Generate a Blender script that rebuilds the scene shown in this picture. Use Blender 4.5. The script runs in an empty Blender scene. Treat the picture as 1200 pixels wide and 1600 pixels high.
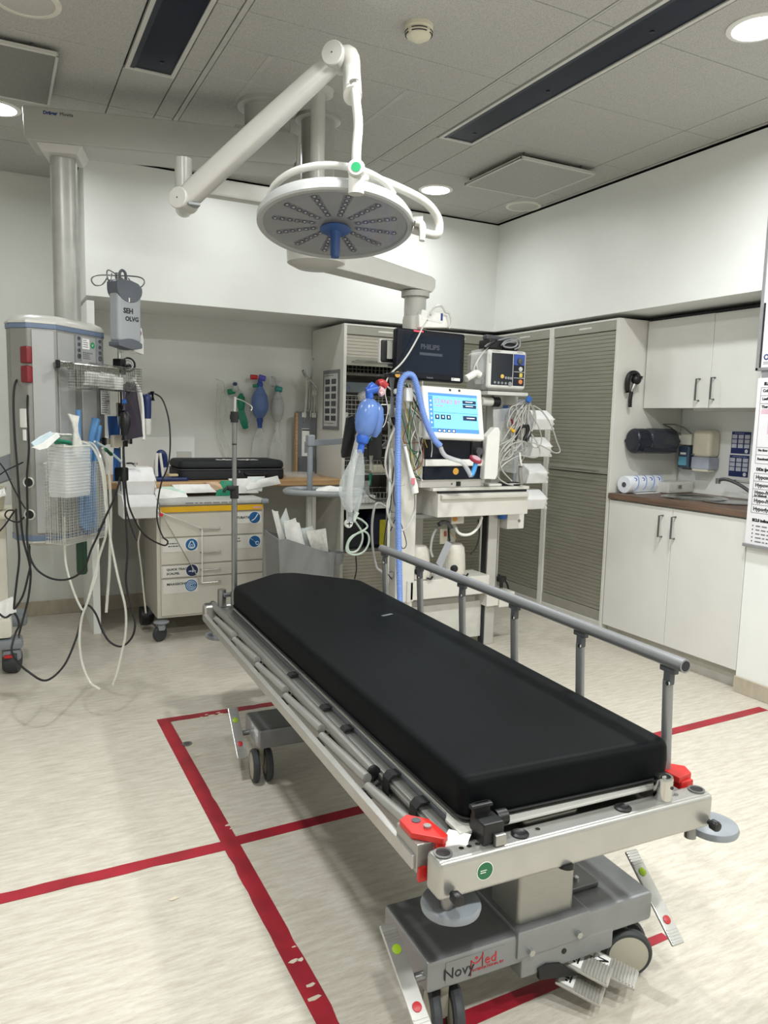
import bpy, bmesh, math, random
from mathutils import Matrix, Vector
random.seed(7)
C = bpy.context.scene.collection
S = bpy.context.scene
# ---------------------------------------------------------------- camera
CAM_LOC = (0.0, 0.0, 1.3937)
CAM_RIGHT = (0.890467, -0.454396, 0.024371)
CAM_UP = (0.033480, 0.118832, 0.992350)
CAM_FWD = (0.453815, 0.882838, -0.121029)
LENS = 26.6696
cd = bpy.data.cameras.new('camera')
cd.sensor_fit = 'VERTICAL'; cd.sensor_height = 36.0; cd.lens = LENS; cd.clip_start = 0.02
cam = bpy.data.objects.new('camera', cd); C.objects.link(cam)
cam.matrix_world = Matrix(((CAM_RIGHT[0], CAM_UP[0], -CAM_FWD[0], CAM_LOC[0]),
                           (CAM_RIGHT[1], CAM_UP[1], -CAM_FWD[1], CAM_LOC[1]),
                           (CAM_RIGHT[2], CAM_UP[2], -CAM_FWD[2], CAM_LOC[2]), (0, 0, 0, 1)))
S.camera = cam
# ---------------------------------------------------------------- world, exposure
w = bpy.data.worlds.new('world'); S.world = w; w.use_nodes = True
w.node_tree.nodes['Background'].inputs[0].default_value = (0.9, 0.95, 1, 1)
w.node_tree.nodes['Background'].inputs[1].default_value = 0.05
S.view_settings.view_transform = 'Standard'; S.view_settings.look = 'None'
S.view_settings.gamma = 1.0; S.view_settings.use_curve_mapping = False
S.view_settings.exposure = 0.11
# ceiling downlights of the room: (x, y, watts); the last ones are behind the viewer
DOWNLIGHTS = [(2.62, 2.105, 29), (2.63, 4.488, 8), (0.065, 4.48, 8), (1.35, 4.48, 3.6), (0.07, 2.1, 27), (1.35, 2.1, 27), (0.07, -0.3, 32), (2.62, -0.3, 32), (1.35, -0.3, 32)]
LIGHT_COLOR = (0.985, 1.0, 0.985)
ZC = 2.899

# ---------------------------------------------------------------- helpers
def lin(c):
    return c / 12.92 if c <= 0.04045 else ((c + 0.055) / 1.055) ** 2.4
def hexc(h):
    h = h.lstrip('#'); return tuple(lin(int(h[i:i + 2], 16) / 255) for i in (0, 2, 4)) + (1.0,)
MATS = {}
def mat(name, col, rough=0.5, metal=0.0, var=0.04, scale=14.0, bump=0.0, bscale=200.0, alpha=1.0, trans=0.0, coat=0.0, emit=0.0, stretch=None, spec=0.5):
    """procedural material: base colour broken up by a little noise, optional fine bump"""
    if name in MATS: return MATS[name]
    m = bpy.data.materials.new(name); m.use_nodes = True
    nt = m.node_tree; b = nt.nodes['Principled BSDF']
    c = hexc(col) if isinstance(col, str) else tuple(col)
    tc = nt.nodes.new('ShaderNodeTexCoord'); src = tc.outputs['Object']
    if stretch:
        mp = nt.nodes.new('ShaderNodeMapping'); mp.inputs['Scale'].default_value = stretch
        nt.links.new(src, mp.inputs['Vector']); src = mp.outputs['Vector']
    n = nt.nodes.new('ShaderNodeTexNoise'); n.inputs['Scale'].default_value = scale; n.inputs['Detail'].default_value = 3
    nt.links.new(src, n.inputs['Vector'])
    r = nt.nodes.new('ShaderNodeValToRGB')
    lo = tuple(max(0, x * (1 - var * 2)) for x in c[:3]) + (1,); hi = tuple(min(1, x * (1 + var * 2)) for x in c[:3]) + (1,)
    r.color_ramp.elements[0].position = 0.3; r.color_ramp.elements[0].color = lo
    r.color_ramp.elements[1].position = 0.7; r.color_ramp.elements[1].color = hi
    nt.links.new(n.outputs['Fac'], r.inputs['Fac']); nt.links.new(r.outputs['Color'], b.inputs['Base Color'])
    b.inputs['Roughness'].default_value = rough; b.inputs['Metallic'].default_value = metal
    b.inputs['Specular IOR Level'].default_value = spec
    if trans: b.inputs['Transmission Weight'].default_value = trans
    if alpha < 1: b.inputs['Alpha'].default_value = alpha
    if coat: b.inputs['Coat Weight'].default_value = coat; b.inputs['Coat Roughness'].default_value = 0.1
    if emit:
        nt.links.new(r.outputs['Color'], b.inputs['Emission Color']); b.inputs['Emission Strength'].default_value = emit
    if bump:
        n2 = nt.nodes.new('ShaderNodeTexNoise'); n2.inputs['Scale'].default_value = bscale; n2.inputs['Detail'].default_value = 2
        nt.links.new(src, n2.inputs['Vector'])
        bp = nt.nodes.new('ShaderNodeBump'); bp.inputs['Strength'].default_value = bump; bp.inputs['Distance'].default_value = 0.002
        nt.links.new(n2.outputs['Fac'], bp.inputs['Height']); nt.links.new(bp.outputs['Normal'], b.inputs['Normal'])
    MATS[name] = m
    return m

def V(p): return Vector(p)
def unit(v): v = Vector(v); v.normalize(); return v
def perp(d):
    d = unit(d); a = Vector((0, 0, 1)) if abs(d.z) < 0.9 else Vector((1, 0, 0))
    x = d.cross(a); x.normalize(); return x, d.cross(x).normalized() * -1
def frame(o, u, w=None, v=None):
    """4x4 with columns u (right), w (into the thing), z up"""
    u = unit(u); z = Vector((0, 0, 1)) if v is None else unit(v); wv = z.cross(u).normalized() if w is None else unit(w)
    m = Matrix.Identity(4)
    for i in range(3): m[i][0], m[i][1], m[i][2], m[i][3] = u[i], wv[i], z[i], o[i]
    return m
def catmull(pts, sub=6, closed=False):
    P = [Vector(p) for p in pts]
    if len(P) < 3: return P
    out = []; n = len(P); rng = n if closed else n - 1
    for i in range(rng):
        p1, p2 = P[i], P[(i + 1) % n]
        p0 = P[i - 1] if (i > 0 or closed) else p1 * 2 - p2
        p3 = P[(i + 2) % n] if (i + 2 < n or closed) else p2 * 2 - p1
        for k in range(sub):
            t = k / sub; t2 = t * t; t3 = t2 * t
            out.append(0.5 * ((2 * p1) + (p2 - p0) * t + (2 * p0 - 5 * p1 + 4 * p2 - p3) * t2 + (3 * p1 - p0 - 3 * p2 + p3) * t3))
    if not closed: out.append(P[-1])
    return out

class MB:
    """collects shapes into one bmesh; everything is given in the frame M"""
    def __init__(s, M=None): s.bm = bmesh.new(); s.bev = False; s.M = M.copy() if M is not None else Matrix.Identity(4)
    def add(s, verts, faces, flip=False):
        vs = [s.bm.verts.new(s.M @ Vector(v)) for v in verts]
        for f in faces:
            try: s.bm.faces.new([vs[i] for i in f])
            except ValueError: pass
        return s
    def merge(s, b, X=None):
        X = X if X is not None else Matrix.Identity(4)
        b.verts.index_update()
        s.add([X @ v.co for v in b.verts], [[v.index for v in f.verts] for f in b.faces]); b.free(); return s
    def box(s, c, d, rot=None, bev=0.0, seg=2):
        b = bmesh.new(); bmesh.ops.create_cube(b, size=1.0)
        for v in b.verts: v.co = Vector((v.co.x * d[0], v.co.y * d[1], v.co.z * d[2]))
        if bev: s.bev = True; bmesh.ops.bevel(b, geom=list(b.edges), offset=min(bev, min(d) * 0.49), segments=seg, affect='EDGES', profile=0.5)
        X = Matrix.Translation(Vector(c))
        if rot is not None: X = X @ (rot.to_4x4() if hasattr(rot, 'to_4x4') else rot)
        return s.merge(b, X)
    def box2(s, a, b, bev=0.0, seg=2):
        return s.box([(a[i] + b[i]) / 2 for i in range(3)], [abs(b[i] - a[i]) for i in range(3)], None, bev, seg)
    def cyl(s, a, b, r, r2=None, n=20, caps=True):
        a = Vector(a); b = Vector(b); r2 = r if r2 is None else r2
        x, y = perp(b - a)
        vs = [a + (x * math.cos(2 * math.pi * i / n) + y * math.sin(2 * math.pi * i / n)) * r for i in range(n)]
        vs += [b + (x * math.cos(2 * math.pi * i / n) + y * math.sin(2 * math.pi * i / n)) * r2 for i in range(n)]
        fs = [(i, (i + 1) % n, n + (i + 1) % n, n + i) for i in range(n)]
        if caps: fs += [tuple(range(n))[::-1], tuple(range(n, 2 * n))]
        return s.add(vs, fs)
    def tube(s, pts, r, n=8, sub=6, smooth=True, closed=False):
        P = catmull(pts, sub, closed) if smooth else [Vector(p) for p in pts]
        Q = [P[0]]
        for p in P[1:]:
            if (p - Q[-1]).length > 1e-5: Q.append(p)
        P = Q; m = len(P)
        if m < 2: return s
        rr = r if callable(r) else (lambda t: r)
        vs = []; x = None
        for i, p in enumerate(P):
            if closed: d = P[(i + 1) % m] - P[i - 1]
            else: d = P[min(i + 1, m - 1)] - P[max(i - 1, 0)]
            if d.length < 1e-9: d = Vector((0, 0, 1))
            d.normalize()
            if x is None: x, y = perp(d)
            else:
                x = x - d * x.dot(d)
                if x.length < 1e-6: x, y = perp(d)
                x.normalize(); y = d.cross(x)
            q = rr(i / (m - 1))
            vs += [p + (x * math.cos(2 * math.pi * k / n) + y * math.sin(2 * math.pi * k / n)) * q for k in range(n)]
        fs = []
        for i in range(m if closed else m - 1):
            j = (i + 1) % m
            fs += [(i * n + k, i * n + (k + 1) % n, j * n + (k + 1) % n, j * n + k) for k in range(n)]
        if not closed: fs += [tuple(range(n))[::-1], tuple(range((m - 1) * n, m * n))]
        return s.add(vs, fs)
    def lathe(s, prof, o=(0, 0, 0), axis=(0, 0, 1), n=28, sx=1.0, sy=1.0):
        x, y = perp(axis); a = unit(axis); o = Vector(o); vs = []
        for r, z in prof:
            r = max(r, 1e-4)
            vs += [o + a * z + (x * math.cos(2 * math.pi * k / n) * sx + y * math.sin(2 * math.pi * k / n) * sy) * r for k in range(n)]
        fs = []; m = len(prof)
        for i in range(m - 1):
            fs += [(i * n + k, i * n + (k + 1) % n, (i + 1) * n + (k + 1) % n, (i + 1) * n + k) for k in range(n)]
        fs += [tuple(range(n))[::-1], tuple(range((m - 1) * n, m * n))]
        return s.add(vs, fs)
    def sph(s, c, r, n=16):
        r = (r, r, r) if not hasattr(r, '__len__') else r
        b = bmesh.new(); bmesh.ops.create_uvsphere(b, u_segments=n, v_segments=max(6, n // 2), radius=1)
        for v in b.verts: v.co = Vector((v.co.x * r[0], v.co.y * r[1], v.co.z * r[2])) + Vector(c)
        return s.merge(b)
    def prism(s, poly, o, u, v, h, bev=0.0, seg=2):
        """polygon in the plane (o; u, v), thickness h along u x v"""
        u = Vector(u); v = Vector(v); o = Vector(o); w = u.cross(v).normalized() * h
        b = bmesh.new(); n = len(poly)
        lo = [b.verts.new(o + u * p[0] + v * p[1]) for p in poly]; hi = [b.verts.new(q.co + w) for q in lo]
        b.faces.new(lo[::-1]); b.faces.new(hi)
        for i in range(n): b.faces.new((lo[i], lo[(i + 1) % n], hi[(i + 1) % n], hi[i]))
        if bev: s.bev = True; bmesh.ops.bevel(b, geom=list(b.edges), offset=bev, segments=seg, affect='EDGES', profile=0.5)
        return s.merge(b)
    def ring(s, c, axis, R, r, n=32, k=8):
        x, y = perp(axis); c = Vector(c)
        return s.tube([c + (x * math.cos(2 * math.pi * i / n) + y * math.sin(2 * math.pi * i / n)) * R for i in range(n)], r, n=k, smooth=False, closed=True)
    def sheet(s, rows, th):
        """grid of points made into a thin solid sheet"""
        m, n = len(rows), len(rows[0]); P = [[Vector(p) for p in r] for r in rows]; vs = []; N = []
        for i in range(m):
            for j in range(n):
                a = P[min(i + 1, m - 1)][j] - P[max(i - 1, 0)][j]; b = P[i][min(j + 1, n - 1)] - P[i][max(j - 1, 0)]
                q = a.cross(b); N.append(q.normalized() * th if q.length > 1e-9 else Vector((0, 0, th)))
        vs = [p for r in P for p in r]; vs += [vs[i] + N[i] for i in range(m * n)]; k = m * n; fs = []
        for i in range(m - 1):
            for j in range(n - 1):
                a, b, c, d = i * n + j, i * n + j + 1, (i + 1) * n + j + 1, (i + 1) * n + j
                fs += [(a, b, c, d), (k + d, k + c, k + b, k + a)]
        for i in range(m - 1):
            for j in (0, n - 1):
                a, d = i * n + j, (i + 1) * n + j; fs.append((a, d, k + d, k + a) if j == 0 else (d, a, k + a, k + d))
        for j in range(n - 1):
            for i in (0, m - 1):
                a, b = i * n + j, i * n + j + 1; fs.append((b, a, k + a, k + b) if i == 0 else (a, b, k + b, k + a))
        return s.add(vs, fs)

INFO = {}
def obj(name, mb, m, parent=None, smooth=True, angle=35):
    bm = mb.bm
    bmesh.ops.recalc_face_normals(bm, faces=bm.faces)
    if parent is not None:
        Wm, local = INFO[parent.name]
        if not local: bm.transform(Wm.inverted())
    me = bpy.data.meshes.new(name); bm.to_mesh(me); bm.free()
    if smooth:
        for p in me.polygons: p.use_smooth = True
        me.set_sharp_from_angle(angle=math.radians(angle))
    me.materials.append(m)
    o = bpy.data.objects.new(name, me); C.objects.link(o)
    if smooth and mb.bev:
        wn = o.modifiers.new('flat_faces', 'WEIGHTED_NORMAL'); wn.keep_sharp = True; wn.weight = 80
    if parent is not None:
        o.parent = parent; INFO[o.name] = INFO[parent.name]
    else: INFO[o.name] = (Matrix.Identity(4), False)
    return o
def thing(name, label, cat, loc=(0, 0, 0), rz=0.0, group=None, local=False):
    o = bpy.data.objects.new(name, None); C.objects.link(o); o.empty_display_size = 0.1
    o.location = loc; o.rotation_euler = (0, 0, rz)
    INFO[o.name] = (Matrix.Translation(Vector(loc)) @ Matrix.Rotation(rz, 4, 'Z'), local)
    o['label'] = label; o['category'] = cat
    if group: o['group'] = group
    return o
def tag(o, label, cat, group=None, kind=None):
    o['label'] = label; o['category'] = cat
    if group: o['group'] = group
    if kind: o['kind'] = kind
    return o
def struct(name, mb, m):
    o = obj(name, mb, m); o['kind'] = 'structure'; return o
def text(name, body, o, u, v, size, m, parent, align='LEFT', bold=0.0, ext=0.0004, shear=0.0, width=1.0):
    c = bpy.data.curves.new('t', 'FONT'); c.body = body; c.size = size; c.align_x = align; c.extrude = ext; c.offset = bold; c.shear = shear
    c.resolution_u = 2
    t = bpy.data.objects.new('t', c); C.objects.link(t)
    bpy.context.view_layer.update()
    me = bpy.data.meshes.new_from_object(t.evaluated_get(bpy.context.evaluated_depsgraph_get()))
    bpy.data.objects.remove(t); bpy.data.curves.remove(c)
    b = bmesh.new(); b.from_mesh(me); bpy.data.meshes.remove(me)
    u = unit(u); v = unit(v); n = u.cross(v); o = Vector(o)
    for q in b.verts: q.co = o + u * (q.co.x * width) + v * q.co.y + n * (q.co.z + ext)
    mb = MB(); mb.merge(b)
    return obj(name, mb, m, parent, smooth=False)
def scrawl(name, o, u, v, w, h, rows, m, parent, seed=1, ext=0.0004, fill=0.6):
    """rows of unreadably small print: short dashes"""
    rnd = random.Random(seed); mb = MB(); u = unit(u); v = unit(v); n = u.cross(v); o = Vector(o); rh = h / rows
    for i in range(rows):
        x = 0.0; end = w * (0.55 + 0.45 * rnd.random())
        while x < end:
            l = min(w * (0.05 + 0.12 * rnd.random()), end - x)
            a = o + u * x - v * (rh * (i + 0.25)); hh = rh * fill * 0.7
            mb.add([a, a + u * l, a + u * l - v * hh, a - v * hh, a + n * ext, a + u * l + n * ext, a + u * l - v * hh + n * ext, a - v * hh + n * ext],
                   [(4, 7, 6, 5), (0, 1, 5, 4), (1, 2, 6, 5), (2, 3, 7, 6), (3, 0, 4, 7)])
            x += l + w * 0.035
    return obj(name, mb, m, parent, smooth=False)
def copy_tree(o, parent=None):
    c = o.copy(); C.objects.link(c); INFO[c.name] = INFO[o.name]
    if parent is not None: c.parent = parent
    for ch in o.children: copy_tree(ch, c)
    return c
def cable(name, pts, r, m, label, cat='cable', parent=None, n=8, sub=6, group=None):
    o = obj(name, MB().tube(pts, r, n=n, sub=sub), m, parent)
    if label and parent is None: tag(o, label, cat, group)
    return o

# ---------------------------------------------------------------- materials
WALL = mat('wall_paint', '#d9dad5', 0.55, var=0.012, scale=3)
WALLP = mat('white_laminate', '#eceeeb', 0.4, var=0.01, scale=4)
CAB = mat('cabinet_white', '#dbdbd6', 0.38, var=0.012, scale=5)
CABG = mat('cabinet_side', '#d6d5ce', 0.45, var=0.012, scale=5)
TAMB = mat('tambour_slat', '#9a998b', 0.38, metal=0.35, var=0.03, scale=6, stretch=(1, 1, 12))
TAMF = mat('tambour_fascia', '#9f9e92', 0.42, metal=0.3, var=0.02)
WHITE = mat('white_plastic', '#e9e8e3', 0.35, var=0.012)
OFFW = mat('offwhite_plastic', '#dcd9cd', 0.4, var=0.015)
CREAM = mat('cream_plastic', '#d9d3be', 0.42, var=0.02)
LGREY = mat('light_grey_enamel', '#c9c8c2', 0.36, var=0.012)
MGREY = mat('mid_grey_plastic', '#8d9093', 0.45, var=0.02)
BGREY = mat('blue_grey_plastic', '#868c92', 0.42, var=0.02)
DGREY = mat('dark_grey_plastic', '#4a4d51', 0.45, var=0.03)
SILV = mat('silver_lacquer', '#8e9092', 0.36, metal=0.55, var=0.02, bump=0.05, bscale=600)
ALU = mat('brushed_aluminium', '#a3a29e', 0.36, metal=0.8, var=0.02, scale=30, stretch=(1, 1, 20))
ALUB = mat('bright_aluminium', '#b4b3af', 0.30, metal=0.7, var=0.02)
STEEL = mat('polished_steel', '#c9c9c6', 0.16, metal=1.0, var=0.02)
DSTEEL = mat('dull_steel', '#8b8c8c', 0.34, metal=0.9, var=0.03)
BLACK = mat('black_plastic', '#0d0e10', 0.42, var=0.1)
RUBBER = mat('black_rubber', '#131416', 0.6, var=0.08)
TYRE = mat('grey_tyre', '#34373a', 0.6, var=0.05)
HUB = mat('wheel_hub', '#a9a596', 0.5, var=0.03)
NAVY = mat('navy_screen', '#121824', 0.2, var=0.05, spec=0.2)
VINYL = mat('black_vinyl', '#090c0e', 0.5, var=0.06, scale=9, bump=0.12, bscale=900, spec=0.08)
RED = mat('red_lacquer', '#c0241f', 0.35, var=0.04)
REDTAPE = None
BLUE = mat('blue_plastic', '#2b63b0', 0.4, var=0.04)
DBLUE = mat('navy_plastic', '#16285c', 0.4, var=0.05)
SKYB = mat('pale_blue_film', '#5b95cf', 0.4, var=0.08)
GREEN = mat('green_plastic', '#138463', 0.4, var=0.06)
LIME = mat('lime_dot', '#8fae1c', 0.4)
DRED = mat('red_dot', '#b1272d', 0.4)
YEL = mat('yellow_band', '#e2b013', 0.4, var=0.02)
PAPER = mat('paper_white', '#e6e6e3', 0.7, var=0.03, scale=30)
INK = mat('ink_black', '#1d1f22', 0.6)
INKB = mat('ink_blue', '#23357c', 0.6)
INKG = mat('ink_grey', '#6f7072', 0.6)
STICKG = mat('sticker_green', '#1f8a56', 0.4)
def clear_mat(name, col, alpha, rough=0.08):
    return mat(name, col, rough, var=0.02, alpha=alpha, spec=0.6)
CLEAR = clear_mat('clear_film', '#e8ecec', 0.20)
CLEART = clear_mat('clear_tubing', '#dfe0d6', 0.50)
FROST = clear_mat('frosted_bag', '#d9dcdb', 0.42)


# ================================================================ ROOM
def floor_material():
    m = bpy.data.materials.new('vinyl_floor'); m.use_nodes = True; nt = m.node_tree; b = nt.nodes['Principled BSDF']; L = nt.links
    tc = nt.nodes.new('ShaderNodeTexCoord')
    def noise(sc, det, stretch):
        mp = nt.nodes.new('ShaderNodeMapping'); mp.inputs['Scale'].default_value = stretch
        n = nt.nodes.new('ShaderNodeTexNoise'); n.inputs['Scale'].default_value = sc; n.inputs['Detail'].default_value = det; n.inputs['Roughness'].default_value = 0.65
        L.new(tc.outputs['Object'], mp.inputs['Vector']); L.new(mp.outputs['Vector'], n.inputs['Vector']); return n
    a = noise(22, 6, (0.45, 2.6, 1)); c = noise(95, 3, (0.5, 2.2, 1)); d = noise(1.6, 3, (1, 1, 1))
    r = nt.nodes.new('ShaderNodeValToRGB'); e = r.color_ramp.elements
    e[0].position = 0.33; e[0].color = hexc('#bab3a5'); e[1].position = 0.62; e[1].color = hexc('#d0cbbf')
    L.new(a.outputs['Fac'], r.inputs['Fac'])
    r2 = nt.nodes.new('ShaderNodeValToRGB'); e = r2.color_ramp.elements
    e[0].position = 0.30; e[0].color = (0.72, 0.70, 0.66, 1); e[1].position = 0.5; e[1].color = (1, 1, 1, 1)
    L.new(c.outputs['Fac'], r2.inputs['Fac'])
    mx = nt.nodes.new('ShaderNodeMixRGB'); mx.blend_type = 'MULTIPLY'; mx.inputs[0].default_value = 0.36
    L.new(r.outputs['Color'], mx.inputs[1]); L.new(r2.outputs['Color'], mx.inputs[2])
    r3 = nt.nodes.new('ShaderNodeValToRGB'); e = r3.color_ramp.elements
    e[0].position = 0.3; e[0].color = (0.93, 0.93, 0.92, 1); e[1].position = 0.7; e[1].color = (1, 1, 1, 1)
    L.new(d.outputs['Fac'], r3.inputs['Fac'])
    m2 = nt.nodes.new('ShaderNodeMixRGB'); m2.blend_type = 'MULTIPLY'; m2.inputs[0].default_value = 1
    L.new(mx.outputs['Color'], m2.inputs[1]); L.new(r3.outputs['Color'], m2.inputs[2])
    L.new(m2.outputs['Color'], b.inputs['Base Color'])
    b.inputs['Roughness'].default_value = 0.42; b.inputs['Specular IOR Level'].default_value = 0.35
    return m
def ceiling_material():
    m = bpy.data.materials.new('mineral_tile'); m.use_nodes = True; nt = m.node_tree; b = nt.nodes['Principled BSDF']; L = nt.links
    tc = nt.nodes.new('ShaderNodeTexCoord')
    n = nt.nodes.new('ShaderNodeTexNoise'); n.inputs['Scale'].default_value = 240; n.inputs['Detail'].default_value = 2
    L.new(tc.outputs['Object'], n.inputs['Vector'])
    r = nt.nodes.new('ShaderNodeValToRGB'); e = r.color_ramp.elements
    e[0].position = 0.36; e[0].color = hexc('#a09f99'); e[1].position = 0.56; e[1].color = hexc('#b9b8b3')
    L.new(n.outputs['Fac'], r.inputs['Fac']); L.new(r.outputs['Color'], b.inputs['Base Color'])
    b.inputs['Roughness'].default_value = 0.8
    return m
FLOOR = floor_material(); TILE = ceiling_material()
BASE = mat('vinyl_cove', '#b3a998', 0.5, var=0.06, scale=9, stretch=(3, 3, 1))
struct('floor', MB().box2((-1.7, -2.6, -0.08), (4.25, 5.75, 0)), FLOOR)
struct('wall_back', MB().box2((-1.7, 5.60, 0), (4.25, 5.75, 2.96)), WALL)
struct('wall_left', MB().box2((-1.8, -2.6, 0), (-1.65, 5.75, 2.96)), WALL)
struct('wall_front', MB().box2((-1.7, -2.75, 0), (4.25, -2.6, 2.96)), WALL)
# the soffit over the cabinets along the back, and the side panel of the niche
struct('wall_back_soffit', MB().box2((0.517, 4.98, 2.09), (3.483, 5.60, 2.885)), WALLP)
struct('trim_1', MB().box2((0.519, 4.985, 0), (0.562, 5.60, 2.062)), WALLP)
# right wall: solid in front, soffit and cupboard recess further back
struct('wall_right', MB().box2((3.483, -2.6, 0), (4.25, 2.62, 2.09)).box2((3.483, -2.6, 2.09), (4.25, 5.60, 2.885)).box2((4.09, 2.62, 0), (4.25, 5.60, 2.09)), WALLP)
struct('baseboard_back', MB().box2((-1.65, 5.585, 0), (0.519, 5.60, 0.10), 0.003).box2((0.562, 5.585, 0), (2.21, 5.60, 0.10), 0.003), BASE)
struct('baseboard_right', MB().box2((3.466, -2.6, 0), (3.483, 2.62, 0.085), 0.003), BASE)
# ceiling of mineral tiles on a grid
cb = MB(); cb.box2((-1.7, -2.6, ZC + 0.012), (4.25, 5.75, ZC + 0.06))
struct('ceiling', cb, mat('ceiling_void', '#2b2b2a', 0.9))
tl = MB()
def tiles(x0, x1, ys, xs=()):
    g = 0.0022; X = [x0] + list(xs) + [x1]
    for i in range(len(X) - 1):
        for j in range(len(ys) - 1):
            tl.box2((X[i] + g, ys[j] + g, ZC), (X[i + 1] - g, ys[j + 1] - g, ZC + 0.014), 0.0016, 1)
R0 = [-2.6, -1.8, -1.2, -0.6, 0.0, 0.594, 1.188, 1.782, 2.377]
Rf = R0 + [2.966, 3.562, 4.165, 4.745, 4.972]
tiles(-1.65, -0.36, Rf[:-1] + [5.60]); tiles(-0.36, 0.555, Rf); tiles(-0.36, 0.515, [4.984, 5.60])
tiles(0.555, 0.78, [3.69, 4.165, 4.745, 4.972])
tiles(0.78, 0.872, R0 + [2.966, 3.562, 4.165, 4.745, 4.972])
tiles(0.898, 2.036, R0 + [2.966, 3.255]); tiles(0.898, 2.036, [3.255, 3.557, 3.857], (1.09, 1.747)); tiles(0.898, 2.036, [3.857, 4.165, 4.745, 4.972])
tiles(2.048, 2.160, Rf)
tiles(2.160, 2.395, [3.70, 4.165, 4.745, 4.972]); tiles(2.395, 3.203, Rf); tiles(3.203, 3.452, Rf)
struct('ceiling_tiles', tl, TILE)
tb = MB(); TB = mat('grid_bar', '#b4b3ae', 0.6)
tb.box2((0.874, -2.6, ZC - 0.001), (0.896, 4.972, ZC + 0.012)); tb.box2((2.037, -2.6, ZC - 0.001), (2.047, 4.972, ZC + 0.012))
for x in (1.09, 1.747): tb.box2((x - 0.012, 3.262, ZC - 0.0015), (x + 0.012, 3.85, ZC + 0.012))
for y in (3.557, 3.857): tb.box2((0.90, y - 0.006, ZC - 0.0012), (2.03, y + 0.006, ZC + 0.012))
tb.box2((3.455, -2.6, ZC - 0.003), (3.474, 4.972, ZC + 0.012))
tb.box2((-1.65, 4.974, ZC - 0.003), (3.47, 4.979, ZC + 0.012))
struct('trim_2', tb, TB)
# ---- red floor tape: worn self-adhesive strips
def tape_material():
    m = bpy.data.materials.new('red_tape'); m.use_nodes = True; nt = m.node_tree; b = nt.nodes['Principled BSDF']; L = nt.links
    tc = nt.nodes.new('ShaderNodeTexCoord'); n = nt.nodes.new('ShaderNodeTexNoise'); n.inputs['Scale'].default_value = 9; n.inputs['Detail'].default_value = 4
    L.new(tc.outputs['Object'], n.inputs['Vector'])
    r = nt.nodes.new('ShaderNodeValToRGB'); e = r.color_ramp.elements
    e[0].position = 0.3; e[0].color = hexc('#85111f'); e[1].position = 0.7; e[1].color = hexc('#a3192c')
    L.new(n.outputs['Fac'], r.inputs['Fac']); L.new(r.outputs['Color'], b.inputs['Base Color']); b.inputs['Roughness'].default_value = 0.5
    return m
REDTAPE = tape_material()
def tape(poly, label, holes=()):
    m = MB().prism(poly, (0, 0, 0.0002), (1, 0, 0), (0, 1, 0), 0.0012)
    o = obj('floor_tape', m, REDTAPE, smooth=False); tag(o, label, 'floor tape', 'red floor tape lines'); return o
def ragged(x0, y0, x1, y1, wd, n=26, seed=1, amp=0.004):
    """strip from (x0,y0) to (x1,y1) with slightly worn edges"""
    rnd = random.Random(seed); d = Vector((x1 - x0, y1 - y0)); L_ = d.length; d.normalize(); nn = Vector((-d.y, d.x)); A, B = [], []
    for i in range(n + 1):
        t = i / n; p = Vector((x0, y0)) + d * L_ * t
        A.append(p + nn * (wd / 2 - (amp * rnd.random() ** 14 * 2))); B.append(p - nn * (wd / 2 - (amp * rnd.random() ** 14 * 2)))
    return [(p.x, p.y) for p in A[::-1]] + [(p.x, p.y) for p in B]
tape(ragged(0.645, -0.6, 0.645, 3.435, 0.054, 80, 3, 0.003), 'long red floor tape strip running from the viewer past the stretcher wheels')
tape(ragged(0.672, 3.41, 2.30, 3.41, 0.05, 60, 5, 0.003), 'red floor tape crossing under the head end of the stretcher')
tape(ragged(-1.2, 2.293, 0.618, 2.293, 0.054, 24, 6), 'red floor tape running out past the open floor to the left edge')
tape(ragged(0.672, 2.305, 3.39, 2.378, 0.052, 24, 7), 'red floor tape passing under the stretcher to the wall below the notice boards')
tape([(0.673, 1.312), (0.673, 1.368), (1.60, 1.368), (1.60, 1.342)], 'red floor tape under the foot pedals at the near end')
FLK = mat('worn_floor_fleck', '#cfc6b2', 0.5)
fl = MB(); rnd = random.Random(5)
def fleck(x, y, s):
    n = 7; fl.prism([(x + s * rnd.uniform(0.5, 1.2) * math.cos(2 * math.pi * k / n) * 1.4, y + s * rnd.uniform(0.4, 1.0) * math.sin(2 * math.pi * k / n)) for k in range(n)], (0, 0, 0.0014), (1, 0, 0), (0, 1, 0), 0.0003)
for p in [(0.65, 1.6, 0), (0.661, 1.694, 0), (0.644, 1.556, 0), (0.662, 1.746, 0), (0.641, 1.698, 0), (0.723, 3.246, 0), (0.702, 3.096, 0), (0.705, 2.993, 0), (0.812, 3.381, 0), (0.859, 3.386, 0), (0.896, 3.404, 0), (0.903, 3.384, 0), (0.839, 3.403, 0), (0.669, 2.409, 0), (0.687, 2.401, 0), (0.673, 2.384, 0), (0.415, 2.084, 0)]: fleck(p[0], p[1], rnd.uniform(0.005, 0.012))
fl_o = obj('tape_wear', fl, FLK, smooth=False); tag(fl_o, 'pale worn spots where the red tape has flaked off', 'tape wear', kind='stuff')
dr = thing('floor_plug', 'small round metal cover set in the red floor tape', 'floor cover', (0.686, 3.117, 0))
pc = Vector((0.686, 3.117, 0))
obj('rim', MB().cyl(pc + Vector((0, 0, 0.0012)), pc + Vector((0, 0, 0.004)), 0.022, n=24), DSTEEL, dr)
obj('cap', MB().cyl(pc + Vector((0, 0, 0.004)), pc + Vector((0, 0, 0.005)), 0.012, n=20), DGREY, dr)

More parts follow.
